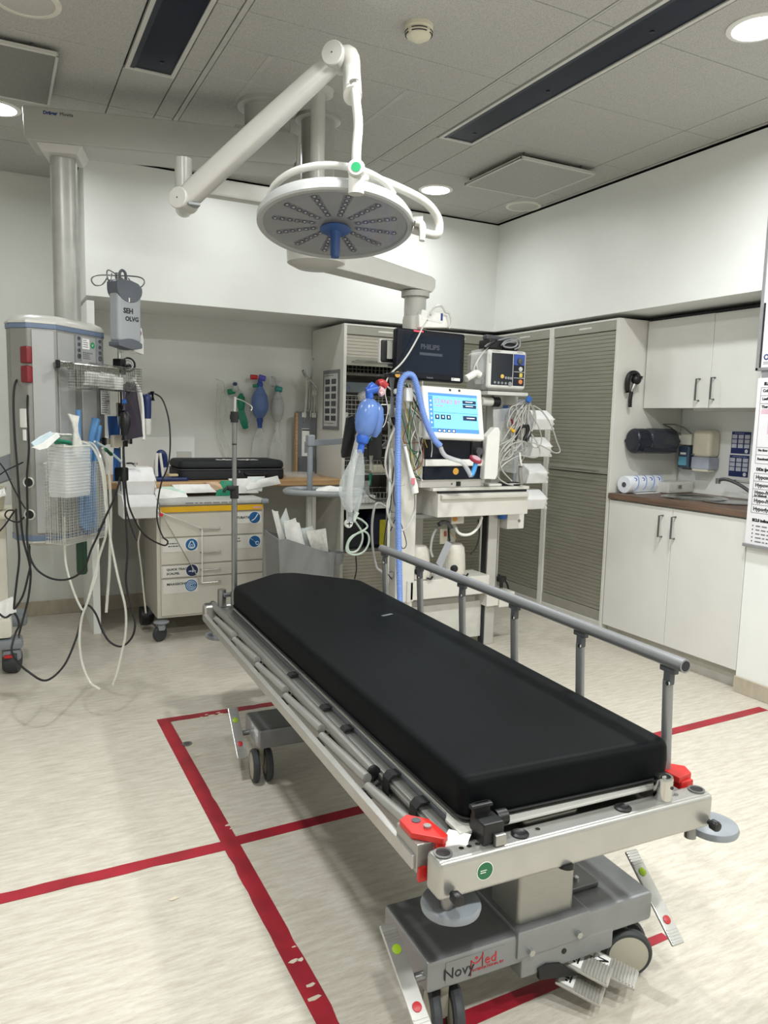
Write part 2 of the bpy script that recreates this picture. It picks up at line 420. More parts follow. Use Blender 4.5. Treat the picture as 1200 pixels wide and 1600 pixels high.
# ================================================================ CEILING FITTINGS
GLOW = bpy.data.materials.new('lamp_glow'); GLOW.use_nodes = True
_b = GLOW.node_tree.nodes['Principled BSDF']; _b.inputs['Base Color'].default_value = (1, 1, 1, 1)
_b.inputs['Emission Color'].default_value = (0.93, 0.97, 1.0, 1); _b.inputs['Emission Strength'].default_value = 7.0
DL = ['round ceiling downlight nearest the wall with notice boards', 'round ceiling downlight behind the surgical lamp', 'round ceiling downlight above the supply pendant beam', 'round ceiling downlight hidden behind the pendant beam and lamp arm',
      'round ceiling downlight out of view over the open floor', 'round ceiling downlight out of view above the stretcher', 'round ceiling downlight out of view behind the camera', 'round ceiling downlight out of view behind the notice boards', 'round ceiling downlight out of view at the room entrance']
for (x, y, wt), lb in zip(DOWNLIGHTS, DL):
    t = thing('downlight', lb, 'ceiling light', (x, y, ZC), group='round ceiling downlights')
    obj('rim', MB().lathe([(0.092, 0), (0.113, 0), (0.113, -0.004), (0.1, -0.009), (0.092, -0.008), (0.092, 0)], (x, y, ZC)), WHITE, t)
    obj('diffuser', MB().cyl((x, y, ZC - 0.001), (x, y, ZC - 0.006), 0.093, n=36), GLOW, t)
    ld = bpy.data.lights.new('downlight_light', 'AREA'); ld.shape = 'DISK'; ld.size = 0.18; ld.energy = wt; ld.color = LIGHT_COLOR; ld.spread = math.radians(168)
    lo = bpy.data.objects.new('downlight_light', ld); C.objects.link(lo); lo.parent = t; lo.location = (0, 0, -0.011)
def speaker(x, y, lb):
    t = thing('ceiling_speaker', lb, 'speaker', (x, y, ZC), group='round ceiling loudspeakers')
    obj('rim', MB().lathe([(0.10, 0), (0.125, 0), (0.122, -0.006), (0.104, -0.008), (0.10, -0.004)], (x, y, ZC)), OFFW, t)
    obj('grille', MB().lathe([(0.104, -0.001), (0.102, -0.006), (0.06, -0.010), (0.0, -0.011)], (x, y, ZC)), mat('perforated_white', '#bdbbb4', 0.6, var=0.08, scale=400), t)
speaker(3.348, 4.497, 'round white ceiling loudspeaker in the far corner by the wall')
speaker(0.156, 3.30, 'round grey ceiling loudspeaker above the square vent grille')
sm = thing('smoke_detector', 'white smoke detector on a ceiling tile', 'smoke detector', (1.505, 2.734, ZC))
obj('base', MB().lathe([(0.0, 0), (0.055, 0), (0.055, -0.014), (0.05, -0.018)], (1.505, 2.734, ZC)), CREAM, sm)
obj('dome', MB().lathe([(0.05, -0.018), (0.052, -0.03), (0.046, -0.042), (0.03, -0.05), (0.022, -0.056), (0, -0.057)], (1.505, 2.734, ZC)), CREAM, sm)
sl = MB()
for z, r in ((-0.026, 0.0522), (-0.036, 0.0505)):
    for k in range(4):
        a = k * math.pi / 2 + 0.5
        sl.tube([(1.505 + r * math.cos(a + q), 2.734 + r * math.sin(a + q), ZC + z) for q in (0, 0.3, 0.6, 0.9, 1.2)], 0.0022, n=5)
obj('slots', sl, INK, sm)
PERF = mat('perforated_grille', '#a5a39d', 0.55, var=0.18, scale=420)
PERFD = mat('perforated_dark', '#7f7e7a', 0.55, var=0.18, scale=420)
def vent(x0, y0, x1, y1, lb, drop, th=0.010, pm=None):
    t = thing('air_vent', lb, 'air vent', ((x0 + x1) / 2, (y0 + y1) / 2, ZC), group='square ceiling air vents')
    z = ZC - drop
    obj('grille', MB().box2((x0, y0, z - 0.004), (x1, y1, z)), pm or PERF, t)
    f = MB(); wd = 0.012
    for a, b in (((x0, y0), (x1, y0 + wd)), ((x0, y1 - wd), (x1, y1)), ((x0, y0), (x0 + wd, y1)), ((x1 - wd, y0), (x1, y1))):
        f.box2((a[0], a[1], z - 0.008), (b[0], b[1], z + th), 0.002, 1)
    obj('frame', f, LGREY, t)
    for x in (x0 + 0.03, x1 - 0.10):
        for y in (y0 + 0.02, y1 - 0.02): obj('hanger', MB().cyl((x, y, z), (x, y, ZC), 0.006, n=8), DGREY, t)
    obj('duct', MB().box2((x0 + 0.10, y0 + 0.05, z + 0.003), (x1 - 0.16, y1 - 0.05, ZC)), mat('duct_dark', '#3a3a38', 0.8), t)
vent(2.668, 3.62, 3.215, 4.20, 'square perforated air vent hanging below tiles in the far corner', 0.035)
vent(-0.28, 3.63, 0.292, 4.225, 'square grey air vent grille above the supply pendant arm', 0.030, pm=PERFD)
GLASSD = mat('dark_glass', '#151c2b', 0.35, var=0.08, scale=2, spec=0.15)
def dark_panel(x0, x1, y0, y1, lb, dots):
    t = thing('ceiling_light_strip', lb, 'ceiling strip', ((x0 + x1) / 2, (y0 + y1) / 2, ZC), group='dark recessed ceiling strips')
    obj('glass', MB().box2((x0, y0, ZC + 0.002), (x1, y1, ZC + 0.010)), GLASSD, t)
    f = MB(); wd = 0.018
    f.box2((x0 - wd, y0, ZC - 0.004), (x0, y1 + wd, ZC + 0.012)); f.box2((x1, y0, ZC - 0.004), (x1 + wd, y1 + wd, ZC + 0.012)); f.box2((x0, y1, ZC - 0.004), (x1, y1 + wd, ZC + 0.012))
    obj('frame', f, LGREY, t)
    obj('lip', MB().box2((x0, y0, ZC - 0.002), (x0 + 0.022, y1, ZC + 0.004)), mat('dark_lip', '#1b2230', 0.4), t)
    for y in dots: obj('sensor', MB().cyl(((x0 + x1) / 2 + 0.03, y, ZC + 0.0022), ((x0 + x1) / 2 + 0.03, y, ZC - 0.001), 0.009, n=12), BLACK, t)
dark_panel(2.186, 2.368, -1.2, 3.672, 'long dark ceiling strip beside the smoke detector tiles', (3.55, 2.95, 2.33, 1.7))
dark_panel(0.580, 0.757, -1.2, 3.668, 'dark ceiling strip above the supply pendant beam', (3.56, 2.6))


# ================================================================ STRETCHER (built in its own frame: x across, y towards the head end)
BED = (1.11, 1.20, 0.0); BRZ = math.radians(-2.0)
bed = thing('stretcher', 'silver hospital stretcher on castors with folded and raised side rails', 'stretcher', BED, BRZ, local=True)
# -- undercarriage
for y0, y1 in ((0.078, 0.300), (1.405, 1.605)):
    bb = MB(); bb.box2((-0.318, y0, 0.152), (0.330, y1, 0.228), 0.010)
    obj('base_beam', bb, SILV, bed)
obj('base_spine', MB().box2((-0.09, 0.29, 0.155), (0.11, 1.42, 0.205), 0.008), SILV, bed)
cp = MB(); cp.box2((-0.086, 0.071, 0.168), (0.124, 0.31, 0.238), 0.006); cp.box2((-0.07, 0.076, 0.112), (0.205, 0.26, 0.170), 0.008)
obj('base_cover', cp, SILV, bed)
for p in ((-0.052, 0.072, 0.185), (0.085, 0.072, 0.190)): obj('bolt', MB().cyl(p, (p[0], p[1] - 0.012, p[2]), 0.0085, n=6), STEEL, bed)
obj('pin_hole', MB().cyl((0.052, 0.0755, 0.150), (0.052, 0.0745, 0.150), 0.007, n=14), BLACK, bed)
for y0, y1 in ((0.094, 0.212), (1.44, 1.56)):
    obj('lift_column', MB().box2((-0.072, y0, 0.225), (0.090, y1, 0.50), 0.012, 3), ALU, bed)['label'] = 'pale brushed aluminium lift column'
gs = MB(); gs.prism([(0.118, 0.243), (0.20, 0.243), (0.235, 0.36), (0.225, 0.395), (0.118, 0.395)], (0, 0.235, 0), (1, 0, 0), (0, 0, 1), -0.09, 0.006)
gs.box2((0.118, 0.150, 0.229), (0.215, 0.25, 0.243), 0.003)
obj('gusset', gs, DSTEEL, bed)
obj('gusset_screw', MB().cyl((0.165, 0.18, 0.243), (0.165, 0.18, 0.250), 0.008, n=6), STEEL, bed)
for y in (0.075, 1.42): obj('cross_member', MB().box2((-0.30, y, 0.43), (0.30, y + 0.145, 0.48), 0.004), DSTEEL, bed)
obj('actuator', MB().cyl((-0.02, 0.16, 0.505), (0.17, 0.16, 0.505), 0.030, n=20).cyl((0.17, 0.16, 0.505), (0.185, 0.16, 0.505), 0.033, n=20).box2((-0.20, 0.12, 0.47), (-0.02, 0.20, 0.53), 0.004), SILV, bed)
obj('actuator_band', MB().cyl((0.155, 0.16, 0.505), (0.163, 0.16, 0.505), 0.0315, n=20), BLACK, bed)
# -- castors: twin wheels on a swivel fork
def caster(cx, cy, rot):
    M_ = Matrix.Translation(Vector((cx, cy, 0))) @ Matrix.Rotation(rot, 4, 'Z')
    fk = MB(M_); fk.cyl((0, 0, 0.155), (0, 0, 0.135), 0.026, 0.028, 18); fk.box2((-0.011, -0.03, 0.055), (0.011, 0.02, 0.138), 0.006)
    f = obj('caster_fork', fk, HUB, bed); f['label'] = 'pale grey castor fork'
    for sx in (-1, 1):
        wb = MB(M_); x0, x1 = sx * 0.013, sx * 0.038
        wb.lathe([(0.040, x0), (0.058, x0), (0.0625, x0 + sx * 0.006), (0.0625, x1 - sx * 0.007), (0.057, x1), (0.050, x1)], (0, -0.028, 0.0627), (1, 0, 0), 36)
        wh = obj('wheel', wb, TYRE, f)
        hb = MB(M_); hb.lathe([(0.0495, x1 - sx * 0.004), (0.050, x1 + sx * 0.0005), (0.03, x1 + sx * 0.003), (0.0, x1 + sx * 0.004)], (0, -0.028, 0.0627), (1, 0, 0), 32)
        hb.lathe([(0.044, x0 + sx * 0.002), (0.03, x0 - sx * 0.002), (0, x0 - sx * 0.002)], (0, -0.028, 0.0627), (1, 0, 0), 28)
        obj('hub', hb, HUB, f)
caster(-0.245, 0.135, math.radians(-18)); caster(0.262, 0.135, math.radians(65))
caster(-0.285, 1.500, math.radians(-6)); caster(0.262, 1.500, math.radians(30))
# -- rocker brake pedals with a green and a red dot
def pedal(x, yc, zc, ln, rot, wd=0.040):
    M_ = Matrix.Translation(Vector((x, yc, zc))) @ Matrix.Rotation(rot, 4, 'X')
    p = MB(M_); p.box2((-wd / 2, -ln / 2, -0.004), (wd / 2, ln / 2, 0.004), 0.0035)
    for k in range(5):
        for s in (-1, 1): p.box2((-wd / 2 + 0.003, s * (ln / 2 - 0.008 - k * 0.007) - 0.0015, 0.004), (wd / 2 - 0.003, s * (ln / 2 - 0.008 - k * 0.007) + 0.0015, 0.0058))
    o = obj('brake_pedal', p, ALUB, bed)
    g = MB(M_); g.lathe([(0.0105, 0.004), (0.0105, 0.006), (0.006, 0.0072), (0, 0.0074)], (0, ln / 2 - 0.058, 0), n=18); obj('release_dot', g, LIME, o)['label'] = 'green release dot'
    r = MB(M_); r.lathe([(0.0105, 0.004), (0.0105, 0.006), (0.006, 0.0072), (0, 0.0074)], (0, -ln / 2 + 0.058, 0), n=18); obj('lock_dot', r, DRED, o)['label'] = 'red locking dot'
    a = MB(); sx = -1 if x < 0 else 1
    a.cyl((x - sx * 0.02, yc, zc - 0.006), (sx * 0.31, yc, zc - 0.006), 0.010, n=12); obj('pedal_axle', a, DSTEEL, o)
pedal(-0.360, 0.095, 0.195, 0.235, math.radians(31)); pedal(-0.362, 1.550, 0.172, 0.215, math.radians(42))
pedal(0.362, 0.108, 0.190, 0.235, math.radians(40)); pedal(0.362, 1.550, 0.172, 0.215, math.radians(42))
# -- foot pedals of the hydraulic lift at the near end
PEDG = mat('pedal_plate', '#b3b1aa', 0.4, metal=0.4, var=0.03)
def foot_pedal(c, rz, tilt, back, idx):
    M_ = Matrix.Translation(Vector(c)) @ Matrix.Rotation(rz, 4, 'Z') @ Matrix.Rotation(tilt, 4, 'X')
    p = MB(M_); p.box2((-0.034, -0.055, -0.004), (0.034, 0.055, 0.004), 0.003)
    for k in range(8): p.box2((-0.032, -0.050 + k * 0.0075, 0.004), (0.032, -0.0465 + k * 0.0075, 0.0065))
    o = obj('foot_pedal', p, PEDG, bed)
    l = MB(M_); l.box2((-0.026, 0.014, 0.004), (0.026, 0.050, 0.0052)); q = obj('pictogram_plate', l, PAPER, o)
    i = MB(M_)
    if idx == 0: i.box2((-0.016, 0.022, 0.0052), (0.016, 0.026, 0.0058)); i.box2((-0.006, 0.028, 0.0052), (0.002, 0.044, 0.0058)); i.box2((-0.016, 0.030, 0.0052), (-0.010, 0.036, 0.0058))
    else:
        i.box((0, 0.032, 0.0055), (0.006, 0.034, 0.0006), Matrix.Rotation(0.6, 3, 'Z')); i.box((0.009, 0.030, 0.0055), (0.004, 0.026, 0.0006))
    obj('pictogram', i, INK, o, smooth=False)
    a = MB(); a.tube([M_ @ Vector((0, 0.045, -0.005)), M_ @ Vector((0, 0.085, 0.0)), Vector(back)], 0.009, n=8); obj('pedal_arm', a, BLACK, o)
foot_pedal((0.129, 0.076, 0.086), math.radians(38), math.radians(11), (0.06, 0.15, 0.13), 0)
foot_pedal((0.196, 0.058, 0.070), math.radians(38), math.radians(11), (0.12, 0.15, 0.13), 1)
foot_pedal((0.100, 0.066, 0.052), math.radians(38), math.radians(11), (0.02, 0.15, 0.12), 0)
obj('pedal_bracket', MB().prism([(-0.02, 0.10), (0.06, 0.085), (0.10, 0.075), (0.04, 0.125), (0.0, 0.135), (-0.025, 0.13)], (0, 0.07, 0), (1, 0, 0), (0, 0, 1), -0.012, 0.002), BLACK, bed)
# -- maker's mark on the near beam
lb = MB().box2((-0.272, 0.0768, 0.168), (-0.118, 0.078, 0.216))
sk = obj('maker_sticker', lb, mat('silver_sticker', '#8b8d8f', 0.36, metal=0.5), bed)
text('maker_lettering', 'Novy', (-0.278, 0.0765, 0.176), (1, 0, 0), (0, 0, 1), 0.036, INK, bed)
text('maker_lettering', 'ed', (-0.172, 0.0765, 0.184), (1, 0, 0), (0, 0, 1), 0.034, DRED, bed)
mm = MB(); mm.tube([(-0.207, 0.0762, 0.166), (-0.207, 0.0762, 0.203)], 0.0014, n=5); mm.tube([(-0.177, 0.0762, 0.182), (-0.177, 0.0762, 0.215)], 0.0014, n=5)
mm.tube([(-0.207, 0.0762, 0.203), (-0.200, 0.0762, 0.196), (-0.192, 0.0762, 0.194), (-0.184, 0.0762, 0.199), (-0.177, 0.0762, 0.209)], 0.0014, n=5); mm.cyl((-0.193, 0.0766, 0.206), (-0.193, 0.0758, 0.206), 0.0035, n=12)
obj('maker_emblem', mm, DRED, bed)
text('maker_lettering', 'INTERNATIONAL BV', (-0.203, 0.0765, 0.1745), (1, 0, 0), (0, 0, 1), 0.0085, DRED, bed, width=1.05)
# -- near and far cross bars
def cross_bar(y, front):
    c = MB(); c.box2((-0.372, y - 0.030, 0.463), (0.362, y + 0.028, 0.545), 0.012, 3)
    b = obj('end_bar', c, ALUB, bed)
    for x in (-0.348, 0.336):
        r = MB(); r.lathe([(0.014, 0.546), (0.019, 0.546), (0.019, 0.548), (0.0145, 0.548), (0.014, 0.546)], (x, y, 0), n=24); obj('socket_rim', r, DSTEEL, b)
        h = MB(); h.cyl((x, y, 0.5455), (x, y, 0.5462), 0.014, n=20); obj('socket', h, BLACK, b)
        d = MB(); d.lathe([(0.0, 0.415), (0.052, 0.415), (0.061, 0.420), (0.063, 0.428), (0.060, 0.436), (0.045, 0.441), (0, 0.443)], (x + (0.043 if x < 0 else 0.094), (y + 0.034 if x < 0 else y + 0.027) if front else y - 0.03, -0.022 if x < 0 else -0.008), n=36)
        obj('bumper_disc', d, BGREY, bed)
        sp = MB(); sp.cyl((x + (0.02 if x < 0 else 0.005), y + (0.012 if front else -0.012), 0.42), (x + (0.02 if x < 0 else 0.005), y + (0.012 if front else -0.012), 0.47), 0.014, n=14); obj('bumper_post', sp, DSTEEL, bed)
        k = MB(); s = -1 if front else 1
        k.lathe([(0.006, 0), (0.006, 0.010), (0.012, 0.012), (0.0125, 0.026), (0.010, 0.030), (0, 0.031)], (x + (0.006 if x < 0 else 0.014), y + s * 0.028, 0.478), (0, s, 0), 16); obj('lock_knob', k, BLACK, b)
    return b
nb = cross_bar(-0.022, True); fb = cross_bar(2.130, False)
for x in (-0.165, 0.112):
    obj('plug', MB().lathe([(0.019, 0.545), (0.019, 0.548), (0.014, 0.551), (0.010, 0.549), (0, 0.549)], (x, -0.022, 0), n=22), BLACK, nb)
for i, x in enumerate((-0.306, -0.288, -0.268, 0.256, 0.272, -0.12)):
    obj('screw', MB().cyl((x, -0.022, 0.545), (x, -0.022, 0.5475), 0.0055, n=12), STEEL, nb)
obj('drip_plug', MB().cyl((-0.06, -0.052, 0.470), (-0.06, -0.054, 0.462), 0.013, n=16).cyl((-0.06, -0.04, 0.463), (-0.06, -0.04, 0.458), 0.013, n=16), BLACK, nb)
stk = obj('round_sticker', MB().cyl((-0.268, -0.0523, 0.507), (-0.268, -0.0530, 0.507), 0.0195, n=28), PAPER, nb)
obj('sticker_face', MB().cyl((-0.268, -0.0530, 0.507), (-0.268, -0.0534, 0.507), 0.0178, n=28), mat('dark_green_sticker', '#14633f', 0.4), nb)
scrawl('sticker_print', (-0.279, -0.0535, 0.511), (1, 0, 0), (0, 0, 1), 0.022, 0.009, 2, PAPER, nb, 3)
# black hook block and chrome post on the near bar
hk = MB(); hk.box2((-0.262, -0.034, 0.546), (-0.212, 0.022, 0.592), 0.005); hk.box2((-0.262, 0.004, 0.588), (-0.222, 0.018, 0.616), 0.004); hk.box2((-0.270, 0.000, 0.606), (-0.218, 0.016, 0.616), 0.004); hk.cyl((-0.21, 0.004, 0.577), (-0.185, 0.004, 0.577), 0.017, n=18)
obj('accessory_clamp', hk, BLACK, bed); obj('clamp_foot', MB().box2((-0.240, -0.046, 0.546), (-0.214, -0.034, 0.570), 0.003), ALU, bed)
obj('pole_socket', MB().lathe([(0.0215, 0.545), (0.0215, 0.592), (0.020, 0.598), (0.015, 0.598), (0.014, 0.585)], (0.232, -0.020, 0), n=26).box2((0.216, -0.032, 0.582), (0.228, -0.024, 0.604), 0.003), STEEL, bed)
obj('pole_socket_hole', MB().cyl((0.236, -0.0405, 0.578), (0.236, -0.043, 0.578), 0.004, n=10), BLACK, bed)
# -- side frame, platform under the mattress
for s in (-1, 1):
    x0 = 0.292 * s; r = MB(); r.box2((x0 - 0.016, -0.01, 0.488), (x0 + 0.016, 2.10, 0.542), 0.004); r.box2((x0 + s * 0.016, -0.01, 0.497), (x0 + s * 0.021, 2.10, 0.503)); r.box2((x0 + s * 0.016, -0.01, 0.526), (x0 + s * 0.021, 2.10, 0.534))
    obj('side_frame', r, ALU, bed)
    q = MB(); xq = 0.327 * s; q.box2((xq - 0.006, 0.02, 0.468), (xq + 0.006, 2.08, 0.512), 0.003); obj('accessory_rail', q, DSTEEL, bed)
pb = MB(); pb.prism([(-0.283, 0.02), (0.290, 0.02), (0.290, 1.93), (0.075, 2.16), (-0.035, 2.17), (-0.283, 1.96)], (0, 0, 0.543), (1, 0, 0), (0, 1, 0), 0.009, 0.002)
obj('platform_tray', pb, DGREY, bed)
pe = MB(); pe.prism([(-0.291, 0.010), (0.298, 0.010), (0.298, 1.94), (0.08, 2.172), (-0.04, 2.182), (-0.274, 1.97), (-0.274, 0.09), (-0.291, 0.07)], (0, 0, 0.551), (1, 0, 0), (0, 1, 0), 0.008, 0.002)
obj('platform_edge', pe, LGREY, bed)['label'] = 'pale board edge under the mattress'
# -- straps around the side frame
for p in [(-0.31, 1.073, 0.572), (-0.31, 0.766, 0.576), (-0.31, 0.601, 0.572), (-0.31, 0.311, 0.573), (-0.31, 0.168, 0.567)]:
    y = p[1]; m = MB()
    q_ = [(-0.283, 0.556), (-0.306, 0.556), (-0.317, 0.545), (-0.319, 0.515), (-0.313, 0.470), (-0.300, 0.440), (-0.285, 0.436), (-0.272, 0.46)]
    m.sheet([[(a, y - 0.016, b), (a, y + 0.016, b)] for a, b in q_], 0.003)
    obj('strap', m, RUBBER, bed)
# -- folded guard rail along one side
gb = MB(); gb.box2((-0.390, 0.028, 0.492), (-0.372, 2.045, 0.522), 0.002)
obj('folded_bar', gb, ALUB, bed)
gt = MB(); gt.cyl((-0.322, 0.372, 0.535), (-0.322, 2.15, 0.535), 0.0155, n=20); obj('folded_rail', gt, ALU, bed)
obj('rail_cap', MB().lathe([(0.0165, 0), (0.0165, -0.010), (0.010, -0.013), (0, -0.013)], (-0.322, 0.372, 0.535), (0, 1, 0), 20), BLACK, bed)
obj('rail_cap', MB().cyl((-0.322, 2.15, 0.535), (-0.322, 2.162, 0.535), 0.0165, n=18), BLACK, bed)
J = [0.055, 0.335, 0.650, 0.975, 1.30, 1.635, 1.96]
for i in range(6):
    g = MB(); a, b = J[i] + 0.006, J[i + 1] - 0.006
    g.cyl((-0.352, a, 0.536 if i else 0.545), (-0.354, b, 0.520), 0.0125, n=16); o = obj('folded_post', g, ALUB, bed)
    c = MB(); c.box2((-0.366, b - 0.022, 0.500), (-0.338, b + 0.002, 0.514), 0.003); c.cyl((-0.338, b, 0.520), (-0.326, b, 0.528), 0.007, n=10); c.box2((-0.378, b - 0.008, 0.508), (-0.362, b + 0.006, 0.518), 0.002)
    obj('post_hinge', c, BLACK, o)
YL = 0.050
lt = MB(); lt.prism([(-0.385, -0.005 + YL), (-0.335, -0.050 + YL), (-0.318, -0.040 + YL), (-0.325, 0.030 + YL), (-0.36, 0.065 + YL), (-0.385, 0.05 + YL)], (0, 0, 0.548), (1, 0, 0), (0, 1, 0), 0.014, 0.003)
lt.box2((-0.345, -0.041 + YL, 0.47), (-0.322, -0.028 + YL, 0.552), 0.004); lt.box2((-0.381, -0.035 + YL, 0.468), (-0.352, -0.025 + YL, 0.50), 0.003)
obj('rail_latch', lt, RED, bed)['label'] = 'red rail latch'
obj('latch_bolt', MB().cyl((-0.345, YL, 0.562), (-0.345, YL, 0.567), 0.008, n=16), ALU, bed)
obj('latch_hole', MB().cyl((-0.354, 0.033 + YL, 0.5615), (-0.354, 0.033 + YL, 0.5635), 0.010, n=16), DGREY, bed)
obj('latch_body', MB().box2((-0.384, -0.03 + YL, 0.487), (-0.345, 0.065 + YL, 0.548), 0.003), ALU, bed)
# -- raised guard rail along the other side
rr = MB(); rr.cyl((0.316, 0.018, 0.836), (0.316, 1.715, 0.836), 0.0168, n=22); obj('raised_rail', rr, SILV, bed)
obj('rail_bore', MB().cyl((0.316, 0.0178, 0.836), (0.316, 0.0172, 0.836), 0.0125, n=18), INK, bed)
for y in (0.072, 0.396, 0.717, 1.040, 1.364, 1.690):
    p = MB(); p.cyl((0.336, y, 0.50), (0.320, y, 0.785), 0.0125, n=16); o = obj('raised_post', p, SILV, bed)
    c = MB(); c.box2((0.309, y - 0.028, 0.806), (0.325, y + 0.020, 0.822), 0.003); c.box2((0.310, y - 0.015, 0.775), (0.328, y + 0.008, 0.815), 0.004); obj('post_clip', c, DGREY, o)
    obj('clip_rivet', MB().cyl((0.309, y - 0.012, 0.782), (0.305, y - 0.012, 0.782), 0.0055, n=12), STEEL, o)
    b = MB(); b.box2((0.322, y - 0.02, 0.478), (0.350, y + 0.02, 0.53), 0.005); obj('post_foot', b, DGREY, o)
bl = MB(); bl.box2((0.368, 0.028, 0.492), (0.384, 1.75, 0.522), 0.002); obj('guard_bar', bl, ALUB, bed)
rl = MB(); rl.prism([(0.320, 0.015), (0.37, 0.025), (0.385, 0.06), (0.345, 0.10), (0.315, 0.07)], (0, 0, 0.545), (1, 0, 0), (0, 1, 0), 0.016, 0.003); rl.box2((0.325, 0.012, 0.48), (0.365, 0.05, 0.55), 0.004)
obj('rail_latch', rl, RED, bed)['label'] = 'red rail latch'
# -- pole holder at the head end
ph = MB(); ph.cyl((-0.300, 2.075, 0.545), (-0.300, 2.075, 0.622), 0.019, n=20); ph.box2((-0.300, 2.030, 0.595), (-0.250, 2.06, 0.610), 0.003); ph.cyl((-0.255, 2.03, 0.545), (-0.255, 2.03, 0.62), 0.016, n=18)
obj('pole_holder', ph, DSTEEL, bed)

# -- mattress
mt = thing('mattress', 'black vinyl mattress with tapered head end lying on the stretcher', 'mattress', (1.11, 1.20, 0.561), BRZ, local=True)
mb = MB(Matrix.Translation(Vector((0, 0, -0.561))))
poly = [(-0.272, 0.030), (0.290, 0.018), (0.302, 0.9), (0.306, 1.90), (0.070, 2.165), (-0.030, 2.178), (-0.278, 1.965), (-0.276, 0.9)]
def round_poly(P, r, k=4):
    out = []; n = len(P)
    for i in range(n):
        a, b, c = Vector(P[i - 1]), Vector(P[i]), Vector(P[(i + 1) % n])
        d1 = (a - b).normalized(); d2 = (c - b).normalized()
        if d1.dot(d2) < -0.98: out.append(tuple(b)); continue
        p, q = b + d1 * r, b + d2 * r
        for j in range(k + 1):
            t = j / k; out.append(tuple(p * (1 - t) ** 2 + b * 2 * t * (1 - t) + q * t * t))
    return out
rp = round_poly(poly, 0.032, 6)
def inset(P, d):
    n = len(P); out = []
    for i in range(n):
        a, b, c = Vector(P[i - 1]), Vector(P[i]), Vector(P[(i + 1) % n])
        t = (c - a).normalized(); out.append(tuple(b + Vector((-t.y, t.x)) * d))
    return out
def loft(mb, levels):
    b = bmesh.new(); R_ = []
    for P, z in levels: R_.append([b.verts.new((p[0], p[1], z)) for p in P])
    n = len(R_[0])
    for A, B in zip(R_, R_[1:]):
        for i in range(n): b.faces.new((A[i], A[(i + 1) % n], B[(i + 1) % n], B[i]))
    b.faces.new(R_[0][::-1]); b.faces.new(R_[-1]); return mb.merge(b)
lv = [(inset(rp, 0.010), 0.561), (inset(rp, 0.003), 0.564), (rp, 0.572)]
lv += [(inset(rp, -0.003), 0.61), (inset(rp, -0.001), 0.640)]
for k in range(1, 6):
    a = k / 5 * math.pi / 2; lv.append((inset(rp, 0.022 * (1 - math.cos(a))), 0.640 + 0.021 * math.sin(a)))
cv = MB(Matrix.Translation(Vector((0, 0, -0.561)))); loft(cv, lv)
obj('cover', cv, VINYL, mt, angle=60)
pp = [(p[0], p[1], 0.573) for p in inset(rp, -0.0035)]
obj('piping', MB(Matrix.Translation(Vector((0, 0, -0.561)))).tube(pp, 0.0028, n=6, smooth=False, closed=True), RUBBER, mt)
q = Vector((0.142, 1.282, 0.664))
obj('repair_patch', MB(Matrix.Translation(Vector((0, 0, -0.561)))).box((q.x, q.y, 0.6622), (0.052, 0.014, 0.0012), Matrix.Rotation(0.35, 3, 'Z'), 0.0005, 1), mat('silver_patch', '#5d6469', 0.4), mt)
wt_ = thing('fabric_tag', 'white printed fabric tag hanging from the mattress corner', 'tag', BED, BRZ, local=True)
obj('tag_cloth', MB().sheet([[(-0.302, 0.035, 0.556), (-0.270, 0.000, 0.556)], [(-0.318, 0.024, 0.550), (-0.284, -0.012, 0.550)], [(-0.330, 0.012, 0.535), (-0.294, -0.024, 0.533)], [(-0.336, 0.006, 0.518), (-0.298, -0.030, 0.516)]], 0.001), PAPER, wt_)
text('tag_lettering', 'NovyMed', (-0.3345, 0.004, 0.526), (0.72, -0.69, 0.02), (0.25, 0.25, 0.93), 0.0125, INK, wt_)

# -- infusion pole standing in the holder at the head end
pl_ = thing('infusion_pole', 'slim telescopic steel infusion pole at the stretcher head corner', 'pole', BED, BRZ, local=True)
X0, Y0 = -0.255, 2.03
obj('lower_tube', MB().cyl((X0, Y0, 0.555), (X0, Y0, 1.075), 0.0125, n=18), DSTEEL, pl_)
obj('upper_tube', MB().cyl((X0, Y0, 1.07), (X0, Y0, 1.375), 0.0100, n=16), DSTEEL, pl_)
obj('top_rod', MB().cyl((X0, Y0, 1.37), (X0 + 0.003, Y0, 1.475), 0.0065, n=12), STEEL, pl_)
obj('clamp', MB().cyl((X0, Y0, 1.035), (X0, Y0, 1.090), 0.0185, n=18).box2((X0 - 0.035, Y0 - 0.02, 1.070), (X0, Y0 + 0.008, 1.092), 0.006).tube([(X0 - 0.03, Y0 - 0.01, 1.085), (X0 - 0.045, Y0 - 0.015, 1.075), (X0 - 0.05, Y0 - 0.016, 1.063)], 0.006, n=6), BLACK, pl_)
obj('clamp', MB().cyl((X0, Y0, 1.365), (X0, Y0, 1.412), 0.0165, n=18).cyl((X0, Y0, 1.378), (X0, Y0, 1.398), 0.020, n=12), BLACK, pl_)
obj('collar_ring', MB().cyl((X0, Y0, 1.268), (X0, Y0, 1.274), 0.0105, n=14), BLACK, pl_)
obj('hook', MB().tube([(X0, Y0, 1.47), (X0 + 0.03, Y0 - 0.01, 1.462), (X0 + 0.06, Y0 - 0.02, 1.445), (X0 + 0.072, Y0 - 0.02, 1.432), (X0 + 0.066, Y0 - 0.02, 1.418), (X0 + 0.045, Y0 - 0.02, 1.425)], 0.0028, n=6), STEEL, pl_)


# ================================================================ OVERHEAD ARMS
LACQ = mat('arm_lacquer', '#a9a8a2', 0.34, var=0.01)
LACQ2 = mat('arm_lacquer_white', '#c2c1bb', 0.3, var=0.01)
